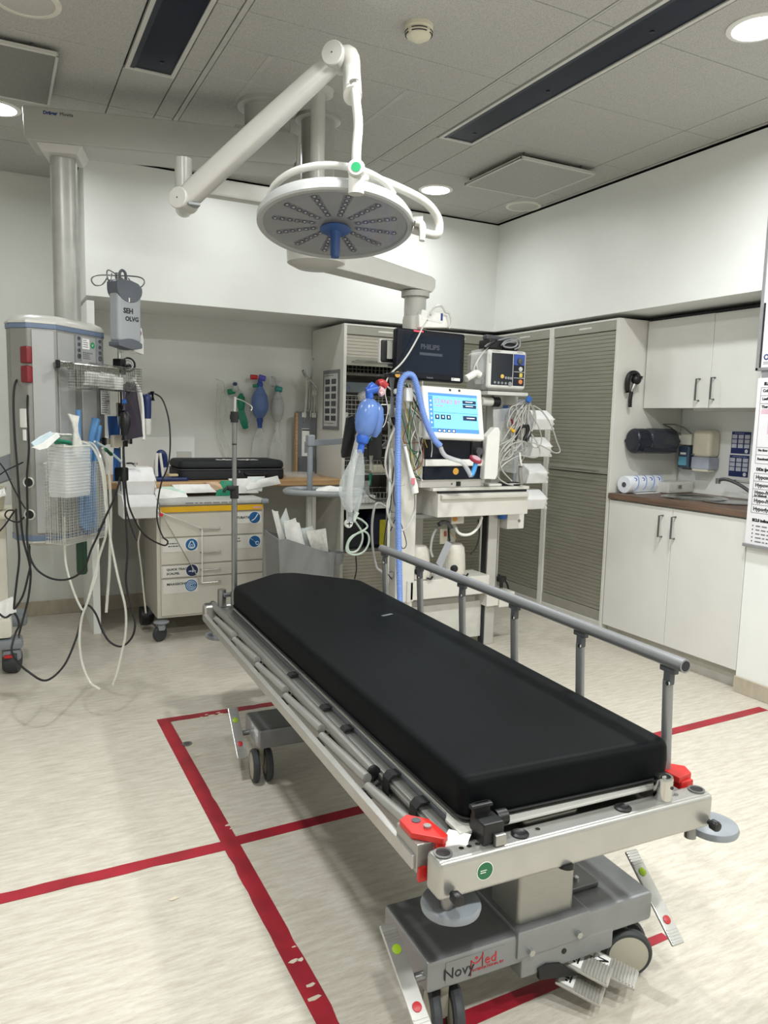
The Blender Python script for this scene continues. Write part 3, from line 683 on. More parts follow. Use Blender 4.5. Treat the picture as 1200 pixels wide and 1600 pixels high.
# ---- ceiling supply pendant: flange, beam, drop column, supply head
HC = (0.33, 4.0); HU = Vector((0.682, 0.731, 0)).normalized(); HN = Vector((0.731, -0.682, 0)).normalized()
A1 = Vector((1.24, 3.76, 0))
sp = thing('supply_pendant', 'grey ceiling supply pendant with long beam, drop column and supply head', 'ceiling pendant', (1.24, 3.76, ZC))
obj('ceiling_flange', MB().lathe([(0.10, ZC), (0.145, ZC), (0.145, ZC - 0.018), (0.13, ZC - 0.022), (0.118, ZC - 0.022)], (A1.x, A1.y, 0), n=40), LACQ, sp)
obj('ceiling_tube', MB().cyl((A1.x, A1.y, ZC), (A1.x, A1.y, 2.745), 0.112, n=40), LACQ, sp)
bd = Vector((A1.x - HC[0], A1.y - HC[1], 0)); BL = bd.length; bd.normalize()
Mb = frame((HC[0], HC[1], 0), bd)
bm_ = MB(Mb); L1 = BL + 0.135
bm_.prism([(-0.145, 2.615), (-0.130, 2.598), (L1 - 0.02, 2.598), (L1, 2.622), (L1, 2.735), (L1 - 0.012, 2.748), (-0.150, 2.748)], (0, 0.11, 0), (1, 0, 0), (0, 0, 1), 0.22, 0.008, 2)
obj('beam', bm_, LACQ, sp)
obj('beam_cap', MB(Mb).box2((L1 - 0.004, -0.105, 2.606), (L1 + 0.012, 0.105, 2.742), 0.01), mat('beam_end', '#b5b3ab', 0.4), sp)
obj('beam_top_plate', MB(Mb).box2((BL - 0.16, -0.10, 2.746), (BL + 0.10, 0.10, 2.762), 0.004), LACQ, sp)
wg = MB(Mb)
wg.prism([(-0.10, 2.600), (-0.075, 2.560), (0.075, 2.560), (0.10, 2.600)], (0, 0.10, 0), (1, 0, 0), (0, 0, 1), 0.20, 0.004)
obj('column_bracket', wg, LACQ2, sp)
text('beam_lettering', 'Dräger', Mb @ Vector((-0.062, -0.1105, 2.716)), bd, (0, 0, 1), 0.021, INKB, sp, bold=0.0008)
text('beam_lettering', 'Movita', Mb @ Vector((0.008, -0.1105, 2.716)), bd, (0, 0, 1), 0.021, INK, sp)
col = MB(frame((HC[0], HC[1], 0), HU))
pf = []
for k in range(32):
    a = 2 * math.pi * k / 32; r = 0.062 * (1 + 0.05 * math.cos(4 * a)); pf.append((r * math.cos(a), r * math.sin(a)))
col.prism(pf, (0, 0, 1.78), (1, 0, 0), (0, 1, 0), 0.80)
obj('drop_column', col, mat('column_lacquer', '#aeaeaa', 0.34, metal=0.2), sp)
# supply head in its own frame: a along the front, b into the head, c up
Hm = frame((HC[0], HC[1], 0), HU); hx0, hx1 = -0.300, 0.150; hf = -0.105; hb = 0.135; Z0, Z1 = 0.820, 1.760
plan = [(hx0, -0.02), (hx0 + 0.085, hf), (hx1 - 0.03, hf), (hx1 + 0.035, -0.06), (hx1 + 0.045, 0.05), (hx1 - 0.05, hb), (hx0 + 0.05, hb), (hx0, 0.07)]
HEADG = mat('head_grey', '#8b8b87', 0.38, metal=0.35, var=0.015)
obj('head_body', MB(Hm).prism(plan, (0, 0, Z0), (1, 0, 0), (0, 1, 0), Z1 - Z0, 0.006), HEADG, sp)
def scaled(P, f, cx=-0.09, cy=0.01): return [((p[0] - cx) * f + cx, (p[1] - cy) * f + cy) for p in P]
TRIMB = mat('blue_grey_trim', '#66758d', 0.4)
obj('head_trim', MB(Hm).prism(scaled(plan, 1.02), (0, 0, Z1 - 0.002), (1, 0, 0), (0, 1, 0), 0.022, 0.003), TRIMB, sp)
tp = MB(Hm); loft(tp, [(scaled(plan, 1.03), Z1 + 0.020), (scaled(plan, 1.03), Z1 + 0.028), (scaled(plan, 0.97), Z1 + 0.045), (scaled(plan, 0.80), Z1 + 0.060), (scaled(plan, 0.45), Z1 + 0.066)])
obj('head_top', tp, LACQ2, sp)
obj('head_trim', MB(Hm).prism(scaled(plan, 1.012), (0, 0, Z0 - 0.018), (1, 0, 0), (0, 1, 0), 0.028, 0.003), TRIMB, sp)
bt = MB(Hm); loft(bt, [(scaled(plan, 0.80), Z0 - 0.045), (scaled(plan, 1.0), Z0 - 0.026), (scaled(plan, 1.01), Z0 - 0.018)])
obj('head_bottom', bt, LACQ2, sp)
PANEL = mat('head_panel', '#a4a5a4', 0.4, metal=0.15, var=0.012)
for a0, a1 in ((-0.205, -0.095), (-0.045, 0.060)):
    obj('front_panel', MB(Hm).box2((a0, hf - 0.004, Z0 + 0.02), (a1, hf + 0.002, Z1 - 0.012), 0.003), PANEL, sp)
obj('chamfer_panel', MB(Hm).prism([(hx0 + 0.012, -0.036), (hx0 + 0.075, hf + 0.006), (hx0 + 0.073, hf + 0.002), (hx0 + 0.009, -0.040)], (0, 0, Z0 + 0.02), (1, 0, 0), (0, 1, 0), Z1 - Z0 - 0.03), PANEL, sp)
SOCK = mat('socket_strip', '#8f9294', 0.4, metal=0.2)
for a in (-0.078, 0.076):
    st = obj('outlet_strip', MB(Hm).box2((a - 0.017, hf - 0.014, 1.60), (a + 0.017, hf, 1.748), 0.003), SOCK, sp)
    for k, z in enumerate((1.735, 1.707, 1.680, 1.653)):
        r = 0.0085 if k < 3 else 0.012
        obj('outlet', MB(Hm).lathe([(r, -hf + 0.013), (r, -hf + 0.017), (r * 0.7, -hf + 0.018), (r * 0.6, -hf + 0.014), (0, -hf + 0.014)], (a, 0, z), (0, -1, 0), 16), DGREY, st)
pt = obj('type_plate', MB(Hm).box2((-0.040, hf - 0.006, 1.690), (0.010, hf - 0.003, 1.738)), PAPER, sp)
scrawl('plate_print', Hm @ Vector((-0.037, hf - 0.0062, 1.735)), HU, (0, 0, 1), 0.04, 0.04, 4, INKG, sp, 4)
obj('round_sticker', MB(Hm).cyl((0.035, hf - 0.003, 1.712), (0.035, hf - 0.0062, 1.712), 0.0145, n=24), STICKG, sp)
scrawl('sticker_print', Hm @ Vector((0.027, hf - 0.0064, 1.717)), HU, (0, 0, 1), 0.016, 0.012, 2, PAPER, sp, 9)
scrawl('plate_print', Hm @ Vector((-0.037, hf - 0.0042, 1.678)), HU, (0, 0, 1), 0.085, 0.035, 4, INKG, sp, 5, fill=1.0)
# sockets on the side facing the window
for z, c_ in ((1.640, RED), (1.555, RED)):
    s_ = MB(Hm); s_.box((hx0 + 0.004, -0.012, z), (0.03, 0.055, 0.075), Matrix.Rotation(-0.3, 3, 'Z'), 0.008); obj('power_socket', s_, mat('dark_red_socket', '#7c1f27', 0.4), sp)['label'] = 'dark red power socket'
for z in (1.36,): obj('wall_switch', MB(Hm).box((hx0 - 0.001, 0.005, z), (0.014, 0.045, 0.085), Matrix.Rotation(-0.15, 3, 'Z'), 0.005), WHITE, sp)
obj('wall_switch', MB(Hm).box((hx0 - 0.001, 0.005, 1.285), (0.008, 0.016, 0.05), None, 0.002), WHITE, sp)
for z in (1.072, 0.925):
    o_ = MB(Hm); c_ = Vector((hx0 + 0.006, -0.006, z)); ax = (-0.96, -0.28, 0)
    o_.lathe([(0.026, 0), (0.026, 0.010), (0.022, 0.013), (0.019, 0.010), (0.019, 0.004)], c_, ax, 24); q = obj('gas_outlet', o_, LACQ2, sp)
    obj('outlet_core', MB(Hm).lathe([(0.019, 0.003), (0.019, 0.008), (0.011, 0.012), (0, 0.012)], c_, ax, 20), BLACK, q)
# equipment rails across the front
for z, a0, a1 in ((1.602, -0.275, 0.20), (1.255, 0.04, 0.25)):
    obj('equipment_rail', MB(Hm).box2((a0, hf - 0.062, z - 0.015), (a1, hf - 0.052, z + 0.015), 0.002), STEEL, sp)
    b = MB(Hm)
    for a in (a0 + 0.05, min(a1 - 0.03, 0.12)): obj('rail_bracket', MB(Hm).box2((a - 0.012, hf - 0.055, z - 0.012), (a + 0.012, hf, z + 0.012), 0.002), DSTEEL, sp)
    obj('rail_end', MB(Hm).box2((a1 - 0.004, hf - 0.066, z - 0.018), (a1 + 0.008, hf - 0.048, z + 0.018), 0.003), BLACK, sp)
    obj('rail_end', MB(Hm).box2((a0 - 0.008, hf - 0.066, z - 0.018), (a0 + 0.004, hf - 0.048, z + 0.018), 0.003), BLACK, sp)

# ---- surgical lamp
sg = thing('surgical_light', 'round surgical lamp on a jointed arm over the stretcher', 'surgical lamp', (1.39, 3.475, ZC))
obj('ceiling_flange', MB().lathe([(0.03, ZC), (0.075, ZC), (0.07, ZC - 0.02), (0.034, ZC - 0.024)], (1.39, 3.475, 0), n=32), LACQ2, sg)
obj('drop_tube', MB().cyl((1.39, 3.475, ZC), (1.39, 3.475, 2.36), 0.0335, n=28), LACQ2, sg)
ar = MB(); ar.cyl((1.39, 3.475, 2.335), (1.39, 3.475, 2.455), 0.050, n=28)
ar.prism([(0.80, 2.352), (1.40, 2.352), (1.40, 2.432), (0.80, 2.425)], (0, 3.475 + 0.032, 0), (1, 0, 0), (0, 0, 1), 0.064, 0.012, 2)
obj('horizontal_arm', ar, LACQ2, sg)
JL = Vector((0.768, 3.475, 2.36)); kn = Vector((0.800, 3.30, 2.300)); UP = Vector((1.172, 2.745, 2.712))
jt = MB(); jt.cyl((JL.x, JL.y, 2.29), (JL.x, JL.y, 2.492), 0.037, n=26); jt.box2((JL.x, JL.y - 0.028, 2.36), (JL.x + 0.07, JL.y + 0.028, 2.425), 0.01)
obj('swivel_joint', jt, LACQ2, sg)
kn = Vector((0.725, 3.268, 2.265)); kd = (UP - kn); kd2 = Vector((kd.x, kd.y, 0)).normalized(); side = kd2.cross(Vector((0, 0, 1))) * -1
side = Vector((-kd2.y, kd2.x, 0)); 
if side.dot(Vector((-0.454, -0.883, 0))) < 0: side = -side
kj = MB(); kj.tube([(JL.x, JL.y, 2.32), (JL.x, JL.y, 2.285), tuple(Vector((JL.x, JL.y, 2.27)).lerp(kn, 0.5)), tuple(kn)], 0.036, n=20, sub=5); obj('elbow', kj, LACQ2, sg)
sa = MB(); w1, w2 = 0.046, 0.042; up_ = side.cross(kd.normalized()); up_ = up_ if up_.z > 0 else -up_; kdn = kd.normalized()
sec = []
for t, hh, ww in ((0.0, 0.038, 0.034), (0.06, 0.046, 0.036), (0.5, 0.044, 0.035), (0.92, 0.036, 0.032), (1.0, 0.034, 0.03)):
    c0 = kn + kd * t; ring = []
    for k in range(16):
        a = 2 * math.pi * k / 16; ca, sa_ = math.cos(a), math.sin(a); q = 0.55
        ring.append(c0 + up_ * hh * (abs(ca) ** q) * (1 if ca > 0 else -1) + side * ww * (abs(sa_) ** q) * (1 if sa_ > 0 else -1))
    sec.append(ring)
vs = [p for r in sec for p in r]; fs = []
for i in range(4):
    for k in range(16): fs.append((i * 16 + k, i * 16 + (k + 1) % 16, (i + 1) * 16 + (k + 1) % 16, (i + 1) * 16 + k))
fs += [tuple(range(16))[::-1], tuple(range(64, 80))]
obj('spring_arm', sa.add(vs, fs), LACQ2, sg)
for p, r in ((kn, 0.043), (UP, 0.044)):
    k = obj('joint_cap', MB().lathe([(r, -0.045), (r, 0.043), (r * 0.93, 0.047), (0, 0.048)], p, side, 32), LACQ2, sg)
    obj('cap_dot', MB().cyl(p + side * 0.048, p + side * 0.0488, 0.003, n=8), INK, k)
und = MB(); und.box(kn + kd * 0.03 - up_ * 0.042, (0.05, 0.05, 0.012), None, 0.004); obj('arm_stop', und, MGREY, sg)
# yoke: sleeve, bent drop pipe, ball joint, side arm
yb = Vector((1.149, 2.552, 2.508)); yj = Vector((1.139, 2.486, 2.238))
sv = MB(); sv.tube([UP + side * -0.0, UP + kd2 * 0.05, UP + kd2 * 0.06 + Vector((0, 0, -0.07)), yb + Vector((0, 0, 0.0))], 0.033, n=18, sub=5); obj('yoke_sleeve', sv, LACQ2, sg)
dp_ = MB(); dp_.tube([yb + Vector((0.004, 0, 0.05)), tuple(Vector((1.158, 2.537, 2.473))), tuple(Vector((1.159, 2.522, 2.405))), tuple(Vector((1.144, 2.5, 2.312))), yj], 0.0165, n=16); obj('drop_pipe', dp_, LACQ2, sg)
DC = Vector((1.204, 2.813, 2.136)); tc_ = Vector((-DC.x, -DC.y, 0)).normalized(); tl_ = math.radians(11.5)
FN = (Vector((0, 0, -1)) * math.cos(tl_) + tc_ * math.sin(tl_)).normalized()
rt = (Vector((CAM_RIGHT)) - FN * FN.dot(Vector(CAM_RIGHT))).normalized(); fr = FN.cross(rt)
if fr.dot(Vector(CAM_FWD)) < 0: fr = -fr
RD = 0.302
hub_d = (Vector(CAM_FWD) * -1); hub_d.z = -0.15; hub_d.normalize()
jb = MB(); jb.lathe([(0.0, -0.04), (0.026, -0.035), (0.029, 0.0), (0.030, 0.030), (0.026, 0.036), (0, 0.037)], yj, (hub_d + Vector((0, 0, 0.25))).normalized(), 28); jb.cyl(yj, yj + Vector((0.0, 0.0, -0.075)) + FN * 0.0, 0.027, n=22)
obj('ball_joint', jb, LACQ2, sg)
ja = (hub_d + Vector((0, 0, 0.25))).normalized()
js = obj('round_sticker', MB().cyl(yj + ja * 0.037, yj + ja * 0.0378, 0.0165, n=24), STICKG, sg)
def disc(a, r, z=0.0): return DC + rt * (r * math.cos(a)) + fr * (r * math.sin(a)) - FN * z
# side arm from joint round to the rim
def dz(x, z, f=0.0): return DC + rt * x + fr * f - FN * z
sdp = [yj + Vector((0, 0, -0.025)), dz(0.150, 0.120, -0.13), dz(0.255, 0.095, -0.10), dz(0.345, 0.066, -0.06), dz(0.392, 0.030, -0.02), dz(0.402, -0.010), dz(0.385, -0.035), dz(0.30, -0.014)]
obj('side_arm', MB().tube(sdp, 0.0165, n=14, sub=8), LACQ2, sg)
# carrying hoop over the back
hp = [disc(-math.radians(160 - 128 * k / 12), 0.262, 0.055 + 0.042 * math.sin(k / 12 * math.pi) ** 0.5) for k in range(13)]
obj('rim_hoop', MB().tube(hp, 0.013, n=12), LGREY, sg)
hd = MB(); hd.lathe([(0.0, -0.065), (0.07, -0.065), (0.13, -0.062), (0.20, -0.056), (RD - 0.015, -0.040), (RD, -0.018), (RD, 0.004), (RD - 0.006, 0.010), (RD - 0.022, 0.010), (RD - 0.026, 0.0)], DC, FN, 64)
obj('lamp_housing', hd, mat('lamp_rim', '#a6a7a6', 0.32, var=0.01), sg)
obj('rear_housing', MB().lathe([(0.0, -0.11), (0.085, -0.108), (0.105, -0.095), (0.11, -0.06), (0.10, -0.055)], DC + fr * 0.03, FN, 40), LACQ2, sg)
LENSG = mat('lamp_back', '#565459', 0.25, var=0.05, scale=6)
obj('reflector', MB().lathe([(0.0, -0.012), (RD - 0.024, -0.012), (RD - 0.024, -0.004), (0.06, -0.004), (0, -0.004)], DC, FN, 64), LENSG, sg)
LEDB = mat('led_bar', '#7d7a80', 0.3, var=0.04); LEDL = mat('led_lens', '#c9ccd6', 0.1, metal=0.6, var=0.1, scale=60); LEDK = mat('led_socket', '#2c2a30', 0.3)
for k in range(12):
    a = 2 * math.pi * (k + 0.5) / 12; da = (rt * math.cos(a) + fr * math.sin(a)); ta = FN.cross(da)
    bar = MB()
    P_ = [(0.075, -0.011), (0.24, -0.019), (0.245, 0), (0.24, 0.019), (0.075, 0.011)]
    bar.prism(P_, DC - FN * 0.003, da, ta, 0.004 if da.cross(ta).dot(FN) > 0 else -0.004, 0.001, 1)
    b_ = obj('led_bar', bar, LEDB, sg)
    hs, ls = MB(), MB()
    for i in range(6):
        r = 0.092 + i * 0.0285; c0 = DC + da * r + FN * 0.0012
        hs.lathe([(0.0, 0.0), (0.0115, 0.0), (0.0115, 0.002), (0.0, 0.002)], c0, FN, 14); ls.sph(c0 + FN * 0.002 - fr * 0.003, (0.006, 0.006, 0.004), 10)
    obj('led_sockets', hs, LEDK, b_); obj('led_lenses', ls, LEDL, b_)
GL = clear_mat('lamp_glass', '#8f919c', 0.16, 0.04)
obj('lamp_glass', MB().lathe([(0.0, 0.016), (0.12, 0.015), (0.20, 0.012), (RD - 0.022, 0.006), (RD - 0.022, 0.004), (0.2, 0.010), (0.12, 0.013), (0, 0.014)], DC, FN, 64), GL, sg)
LBLUE = mat('handle_blue', '#2f4f86', 0.4)
obj('handle_disc', MB().lathe([(0.0, 0.014), (0.058, 0.014), (0.060, 0.020), (0.05, 0.026), (0, 0.027)], DC, FN, 40), LBLUE, sg)
hv = (FN + Vector((0, 0, -0.35))).normalized()
obj('sterile_handle', MB().lathe([(0.022, 0.02), (0.019, 0.05), (0.019, 0.115), (0.016, 0.125), (0, 0.127)], DC, hv, 24), LBLUE, sg)
pv = MB(); pv.cyl(disc(-0.03, RD * 0.98, 0.02), disc(-0.03, RD * 1.12, 0.02), 0.024, n=18); obj('rim_pivot', pv, LGREY, sg)
gh = MB(); g0 = disc(-0.12, RD * 1.02, 0.0); gh.tube([g0, g0 + rt * 0.025 + FN * 0.01, g0 + rt * 0.030 + FN * 0.04, g0 + rt * 0.028 + FN * 0.075], lambda t: 0.017 - 0.006 * t, n=12); obj('rim_grip', gh, LGREY, sg)

# ---- second ceiling column with hub and equipment arm
ep = thing('monitor_pendant', 'thick ceiling column with low hub and arm reaching to the monitor rack', 'ceiling pendant', (1.513, 3.78, ZC))
obj('ceiling_flange', MB().lathe([(0.08, ZC), (0.115, ZC), (0.115, ZC - 0.016), (0.105, ZC - 0.022), (0.088, ZC - 0.022)], (1.513, 3.78, 0), n=40), LACQ, ep)
obj('ceiling_column', MB().cyl((1.513, 3.78, ZC), (1.513, 3.78, 2.30), 0.085, n=40), LACQ, ep)
obj('hub', MB().lathe([(0.0, 2.158), (0.10, 2.160), (0.15, 2.185), (0.155, 2.30), (0.14, 2.315), (0, 2.318)], (1.513, 3.78, 0), n=40), LACQ2, ep)
ae = Vector((2.150, 3.86, 0)); ad = (ae - Vector((1.513, 3.78, 0))); AL = ad.length
Ma = frame((1.513, 3.78, 0), ad)
am = MB(Ma); am.prism([(0.02, 2.165), (AL + 0.07, 2.110), (AL + 0.09, 2.14), (AL + 0.09, 2.185), (AL + 0.06, 2.20), (0.02, 2.295)], (0, 0.075, 0), (1, 0, 0), (0, 0, 1), 0.15, 0.012, 2)
obj('arm', am, LACQ2, ep)
dc = MB(); dc.cyl((ae.x, ae.y, 1.96), (ae.x, ae.y, 2.13), 0.062, n=30); dc.cyl((ae.x, ae.y, 2.085), (ae.x, ae.y, 2.115), 0.080, n=30); obj('drop_collar', dc, LACQ, ep)


# ================================================================ THINGS HUNG ON THE SUPPLY HEAD
def HP(a, b, c): return Hm @ Vector((a, b, c))
def wire_grid(mb, o, u, v, nu, nv, r=0.0011):
    o, u, v = Vector(o), Vector(u), Vector(v)
    for i in range(nu + 1): mb.tube([o + u * (i / nu), o + u * (i / nu) + v], r, n=4, smooth=False)
    for j in range(nv + 1): mb.tube([o + v * (j / nv), o + v * (j / nv) + u], r, n=4, smooth=False)
def wire_basket(name, lb, a0, a1, b0, b1, c0, c1, st=0.011, M_=None, m=None, group=None):
    R_ = 0.0011 if st < 0.02 else 0.0021
    M_ = M_ or Hm; m = m or STEEL
    t = thing(name, lb, 'wire basket', M_ @ Vector(((a0 + a1) / 2, (b0 + b1) / 2, c0)), group=group)
    f = MB(M_); nu = max(2, int((a1 - a0) / st)); nv = max(2, int((c1 - c0) / st)); nb = max(2, int((b1 - b0) / st))
    wire_grid(f, (a0, b0, c0), (a1 - a0, 0, 0), (0, 0, c1 - c0), nu, nv, R_); obj('front_mesh', f, m, t)
    f = MB(M_); wire_grid(f, (a0, b1, c0), (a1 - a0, 0, 0), (0, 0, c1 - c0), nu // 2, nv // 2, R_); obj('rear_mesh', f, m, t)
    f = MB(M_); wire_grid(f, (a0, b0, c0), (0, b1 - b0, 0), (0, 0, c1 - c0), nb, nv, R_); obj('side_mesh', f, m, t)
    f = MB(M_); wire_grid(f, (a1, b0, c0), (0, b1 - b0, 0), (0, 0, c1 - c0), nb, nv, R_); obj('side_mesh', f, m, t)
    f = MB(M_); wire_grid(f, (a0, b0, c0), (a1 - a0, 0, 0), (0, b1 - b0, 0), nu, nb, R_); obj('bottom_mesh', f, m, t)
    r = MB(M_); r.tube([(a0, b0, c1), (a1, b0, c1), (a1, b1, c1), (a0, b1, c1)], 0.003, n=8, smooth=False, closed=True); r.tube([(a0, b0, c0), (a1, b0, c0), (a1, b1, c0), (a0, b1, c0)], 0.002, n=6, smooth=False, closed=True)
    obj('rim_wire', r, m, t)
    return t
wire_basket('wire_basket', 'shallow steel wire basket across the front of the supply head', -0.235, 0.165, -0.290, -0.178, 1.500, 1.610, 0.0115)
FOIL = mat('foil_pack', '#c9c9c6', 0.3, metal=0.2, var=0.15, scale=30)
def pouch(name, lb, pts, th, m, cat='packet', group=None, label_m=None, puff=0.6):
    """soft packet: four corners (p00,p10,p11,p01), pillowed"""
    p = [Vector(q) for q in pts]; n = 6; rows = []; nn = (p[1] - p[0]).cross(p[3] - p[0]).normalized()
    for i in range(n + 1):
        v = i / n; row = []
        for j in range(n + 1):
            u = j / n; q = p[0] * (1 - u) * (1 - v) + p[1] * u * (1 - v) + p[2] * u * v + p[3] * (1 - u) * v
            row.append(q + nn * th * puff * (math.sin(math.pi * u) * math.sin(math.pi * v) + 0.18 * math.sin(9 * u + 5 * v)))
        rows.append(row)
    o = obj(name, MB().sheet(rows, th * 0.5), m, angle=60); tag(o, lb, cat, group); return o
pouch('foil_packet', 'crumpled foil packet in the shallow wire basket', [HP(-0.20, -0.24, 1.515), HP(0.02, -0.24, 1.512), HP(0.03, -0.23, 1.575), HP(-0.17, -0.23, 1.580)], 0.02, FOIL)
pouch('sterile_packet', 'white sterile packet lying beside the crumpled foil packet', [HP(-0.06, -0.215, 1.508), HP(0.15, -0.215, 1.506), HP(0.14, -0.20, 1.565), HP(-0.02, -0.20, 1.585)], 0.018, PAPER)
# pole with hooks
ip = thing('hook_pole', 'steel pole with four curved hooks clamped beside the supply head', 'pole', HP(0.188, -0.15, 1.02))
pa, pb_ = 0.188, -0.15
obj('tube', MB(Hm).cyl((pa, pb_, 1.00), (pa, pb_, 2.062), 0.0095, n=16), STEEL, ip)
obj('pole_clamp', MB(Hm).box((pa, pb_, 1.625), (0.045, 0.05, 0.075), None, 0.006).cyl((pa, pb_ - 0.02, 1.625), (pa, pb_ - 0.06, 1.625), 0.012, n=12), BLACK, ip)
obj('pole_clamp', MB(Hm).box((pa, pb_, 1.255), (0.05, 0.05, 0.05), None, 0.006), BLACK, ip)
obj('pole_clamp', MB(Hm).box((pa, pb_, 1.085), (0.06, 0.05, 0.07), None, 0.008), BLACK, ip)
obj('clamp_knob', MB(Hm).cyl((pa, pb_ - 0.015, 1.405), (pa, pb_ - 0.05, 1.405), 0.029, n=22), BLACK, ip)
obj('knob_plate', MB(Hm).box((pa + 0.01, pb_, 1.41), (0.075, 0.012, 0.07), None, 0.004), ALU, ip)
obj('pole_cap', MB(Hm).cyl((pa, pb_, 2.050), (pa, pb_, 2.078), 0.0135, n=14), DSTEEL, ip)
for d in (0, 1, 2, 3):
    a = d * math.pi / 2 + 0.35; cx, sy = math.cos(a), math.sin(a); L_ = 0.17 if d % 2 == 0 else 0.11
    pts = [(pa, pb_, 2.064), (pa + cx * L_ * 0.5, pb_ + sy * L_ * 0.5, 2.066), (pa + cx * L_, pb_ + sy * L_, 2.060), (pa + cx * (L_ + 0.018), pb_ + sy * (L_ + 0.018), 2.040), (pa + cx * L_, pb_ + sy * L_, 2.015), (pa + cx * (L_ - 0.035), pb_ + sy * (L_ - 0.035), 2.022), (pa + cx * (L_ - 0.06), pb_ + sy * (L_ - 0.06), 2.055)]
    obj('hook', MB(Hm).tube(pts, 0.0034, n=7), DSTEEL, ip)
# grey infusion pressure box hanging from the hooks
bx = thing('pressure_chamber', 'grey plastic infusion pressure chamber with black handwriting hanging from pole hooks', 'medical device', HP(0.27, -0.19, 1.70))
_p = (0.525, 3.909, 1.835)
Md = frame((_p[0], _p[1], 0), Vector((0.86, 0.51, 0)))
BGL = mat('chamber_grey', '#a0a5aa', 0.4, var=0.01); BGD = mat('chamber_dark', '#5d626a', 0.4, var=0.02)
W_ = 0.142
obj('body', MB(Md).box2((0.002, -0.035, 1.735), (W_, 0.035, 2.000), 0.016, 3), BGL, bx)
cap = [(W_ * 0.5 - W_ * 0.53 * math.cos(math.pi * k / 10), 1.985 - 0.062 * math.sin(math.pi * k / 10)) for k in range(0, 11)] + [(W_ * 1.02, 2.000), (W_ * 0.85, 2.022), (W_ * 0.55, 2.028), (0.02, 2.030), (-0.004, 2.018)]
obj('cap', MB(Md).prism(cap, (0, 0.040, 0), (1, 0, 0), (0, 0, 1), 0.080, 0.006, 2), BGD, bx)
obj('hanging_loop', MB(Md).tube([(0.042, 0, 2.02), (0.042, 0, 2.055), (0.048, 0, 2.070), (0.060, 0, 2.076), (0.072, 0, 2.070), (0.078, 0, 2.055), (0.078, 0, 2.02)], 0.007, n=8, sub=4), BGD, bx)
ft = [(0.0, 1.715), (0.0, 1.735)] + [(W_ * k / 8, 1.735 + 0.018 * math.sin(math.pi * k / 8)) for k in range(1, 8)] + [(W_, 1.735), (W_, 1.712), (W_ * 0.6, 1.700)]
obj('foot', MB(Md).prism(ft, (0, 0.038, 0), (1, 0, 0), (0, 0, 1), 0.076, 0.004), BGD, bx)
obj('latch', MB(Md).box((0.062, -0.041, 1.935), (0.005, 0.006, 0.02)), WHITE, bx)
text('handwriting', 'SEH', Md @ Vector((0.032, -0.0355, 1.872)), Md.to_3x3() @ Vector((1, 0, 0.02)), (0, 0, 1), 0.034, INK, bx, bold=0.0012)
text('handwriting', 'OLVG', Md @ Vector((0.042, -0.0355, 1.836)), Md.to_3x3() @ Vector((1, 0, 0.03)), (0, 0, 1), 0.030, INK, bx, bold=0.001)
tb_ = thing('tube_clip', 'clear plastic clip at the upper corner of the grey pressure chamber', 'clip', Md @ Vector((0.19, 0.0, 1.93)))
obj('clip_body', MB(Md).box((0.152, 0.0, 1.985), (0.022, 0.02, 0.018), None, 0.003).box((0.157, 0.0, 1.95), (0.009, 0.012, 0.05), None, 0.003), FROST, tb_)
gb_ = thing('swab_packet', 'white paper packet with a purple round mark behind the pressure chamber', 'packet', Md @ Vector((0.20, 0.03, 1.70)))
obj('packet', MB(Md).prism([(0.145, 1.735), (0.150, 1.820), (0.195, 1.820), (0.205, 1.76), (0.205, 1.690), (0.140, 1.700)], (0, 0.05, 0), (1, 0, 0), (0, 0, 1), 0.022, 0.003), PAPER, gb_)
obj('round_mark', MB(Md).cyl((0.174, 0.0275, 1.795), (0.174, 0.0265, 1.795), 0.017, n=24), mat('purple_mark', '#9c3c96', 0.5), gb_)
obj('mark_print', MB(Md).ring((0.174, 0.0262, 1.795), (0, 1, 0), 0.010, 0.0012, 16, 4), PAPER, gb_)
obj('dispenser_tray', MB(Md).box2((0.06, 0.02, 1.690), (0.15, 0.05, 1.702), 0.003), CLEART, gb_)
# pressure gauge at the rail end
pg = thing('pressure_gauge', 'black pressure gauge with white dial at the rail end', 'gauge', HP(0.235, -0.17, 1.62))
gx = Vector((-0.25, -0.97, 0)).normalized(); gc = Vector((0.614, 4.07, 1.637))
obj('case', MB().lathe([(0.0, -0.04), (0.030, -0.038), (0.037, -0.02), (0.038, 0.012), (0.034, 0.016), (0.030, 0.012)], gc, gx, 28).box(gc + Vector((-0.03, 0.02, 0)), (0.05, 0.05, 0.05), None, 0.012), BLACK, pg)
obj('dial', MB().cyl(gc + gx * 0.009, gc + gx * 0.0125, 0.029, n=24), PAPER, pg)
ndl = MB(); ndl.tube([gc + gx * 0.0135 + Vector((-0.012, 0, -0.012)), gc + gx * 0.0135 + Vector((0.01, 0, 0.013))], 0.0012, n=4); ndl.ring(gc + gx * 0.013, gx, 0.021, 0.001, 20, 4); obj('needle', ndl, INK, pg)
rs = thing('rail_bracket', 'short steel rail stub holding the monitor below the gauge', 'bracket', HP(0.27, -0.155, 1.59))
obj('stub', MB(Hm).box2((0.21, -0.165, 1.563), (0.305, -0.155, 1.590), 0.002), ALUB, rs); obj('stub_cap', MB(Hm).box2((0.296, -0.168, 1.560), (0.306, -0.152, 1.593), 0.002), WHITE, rs)
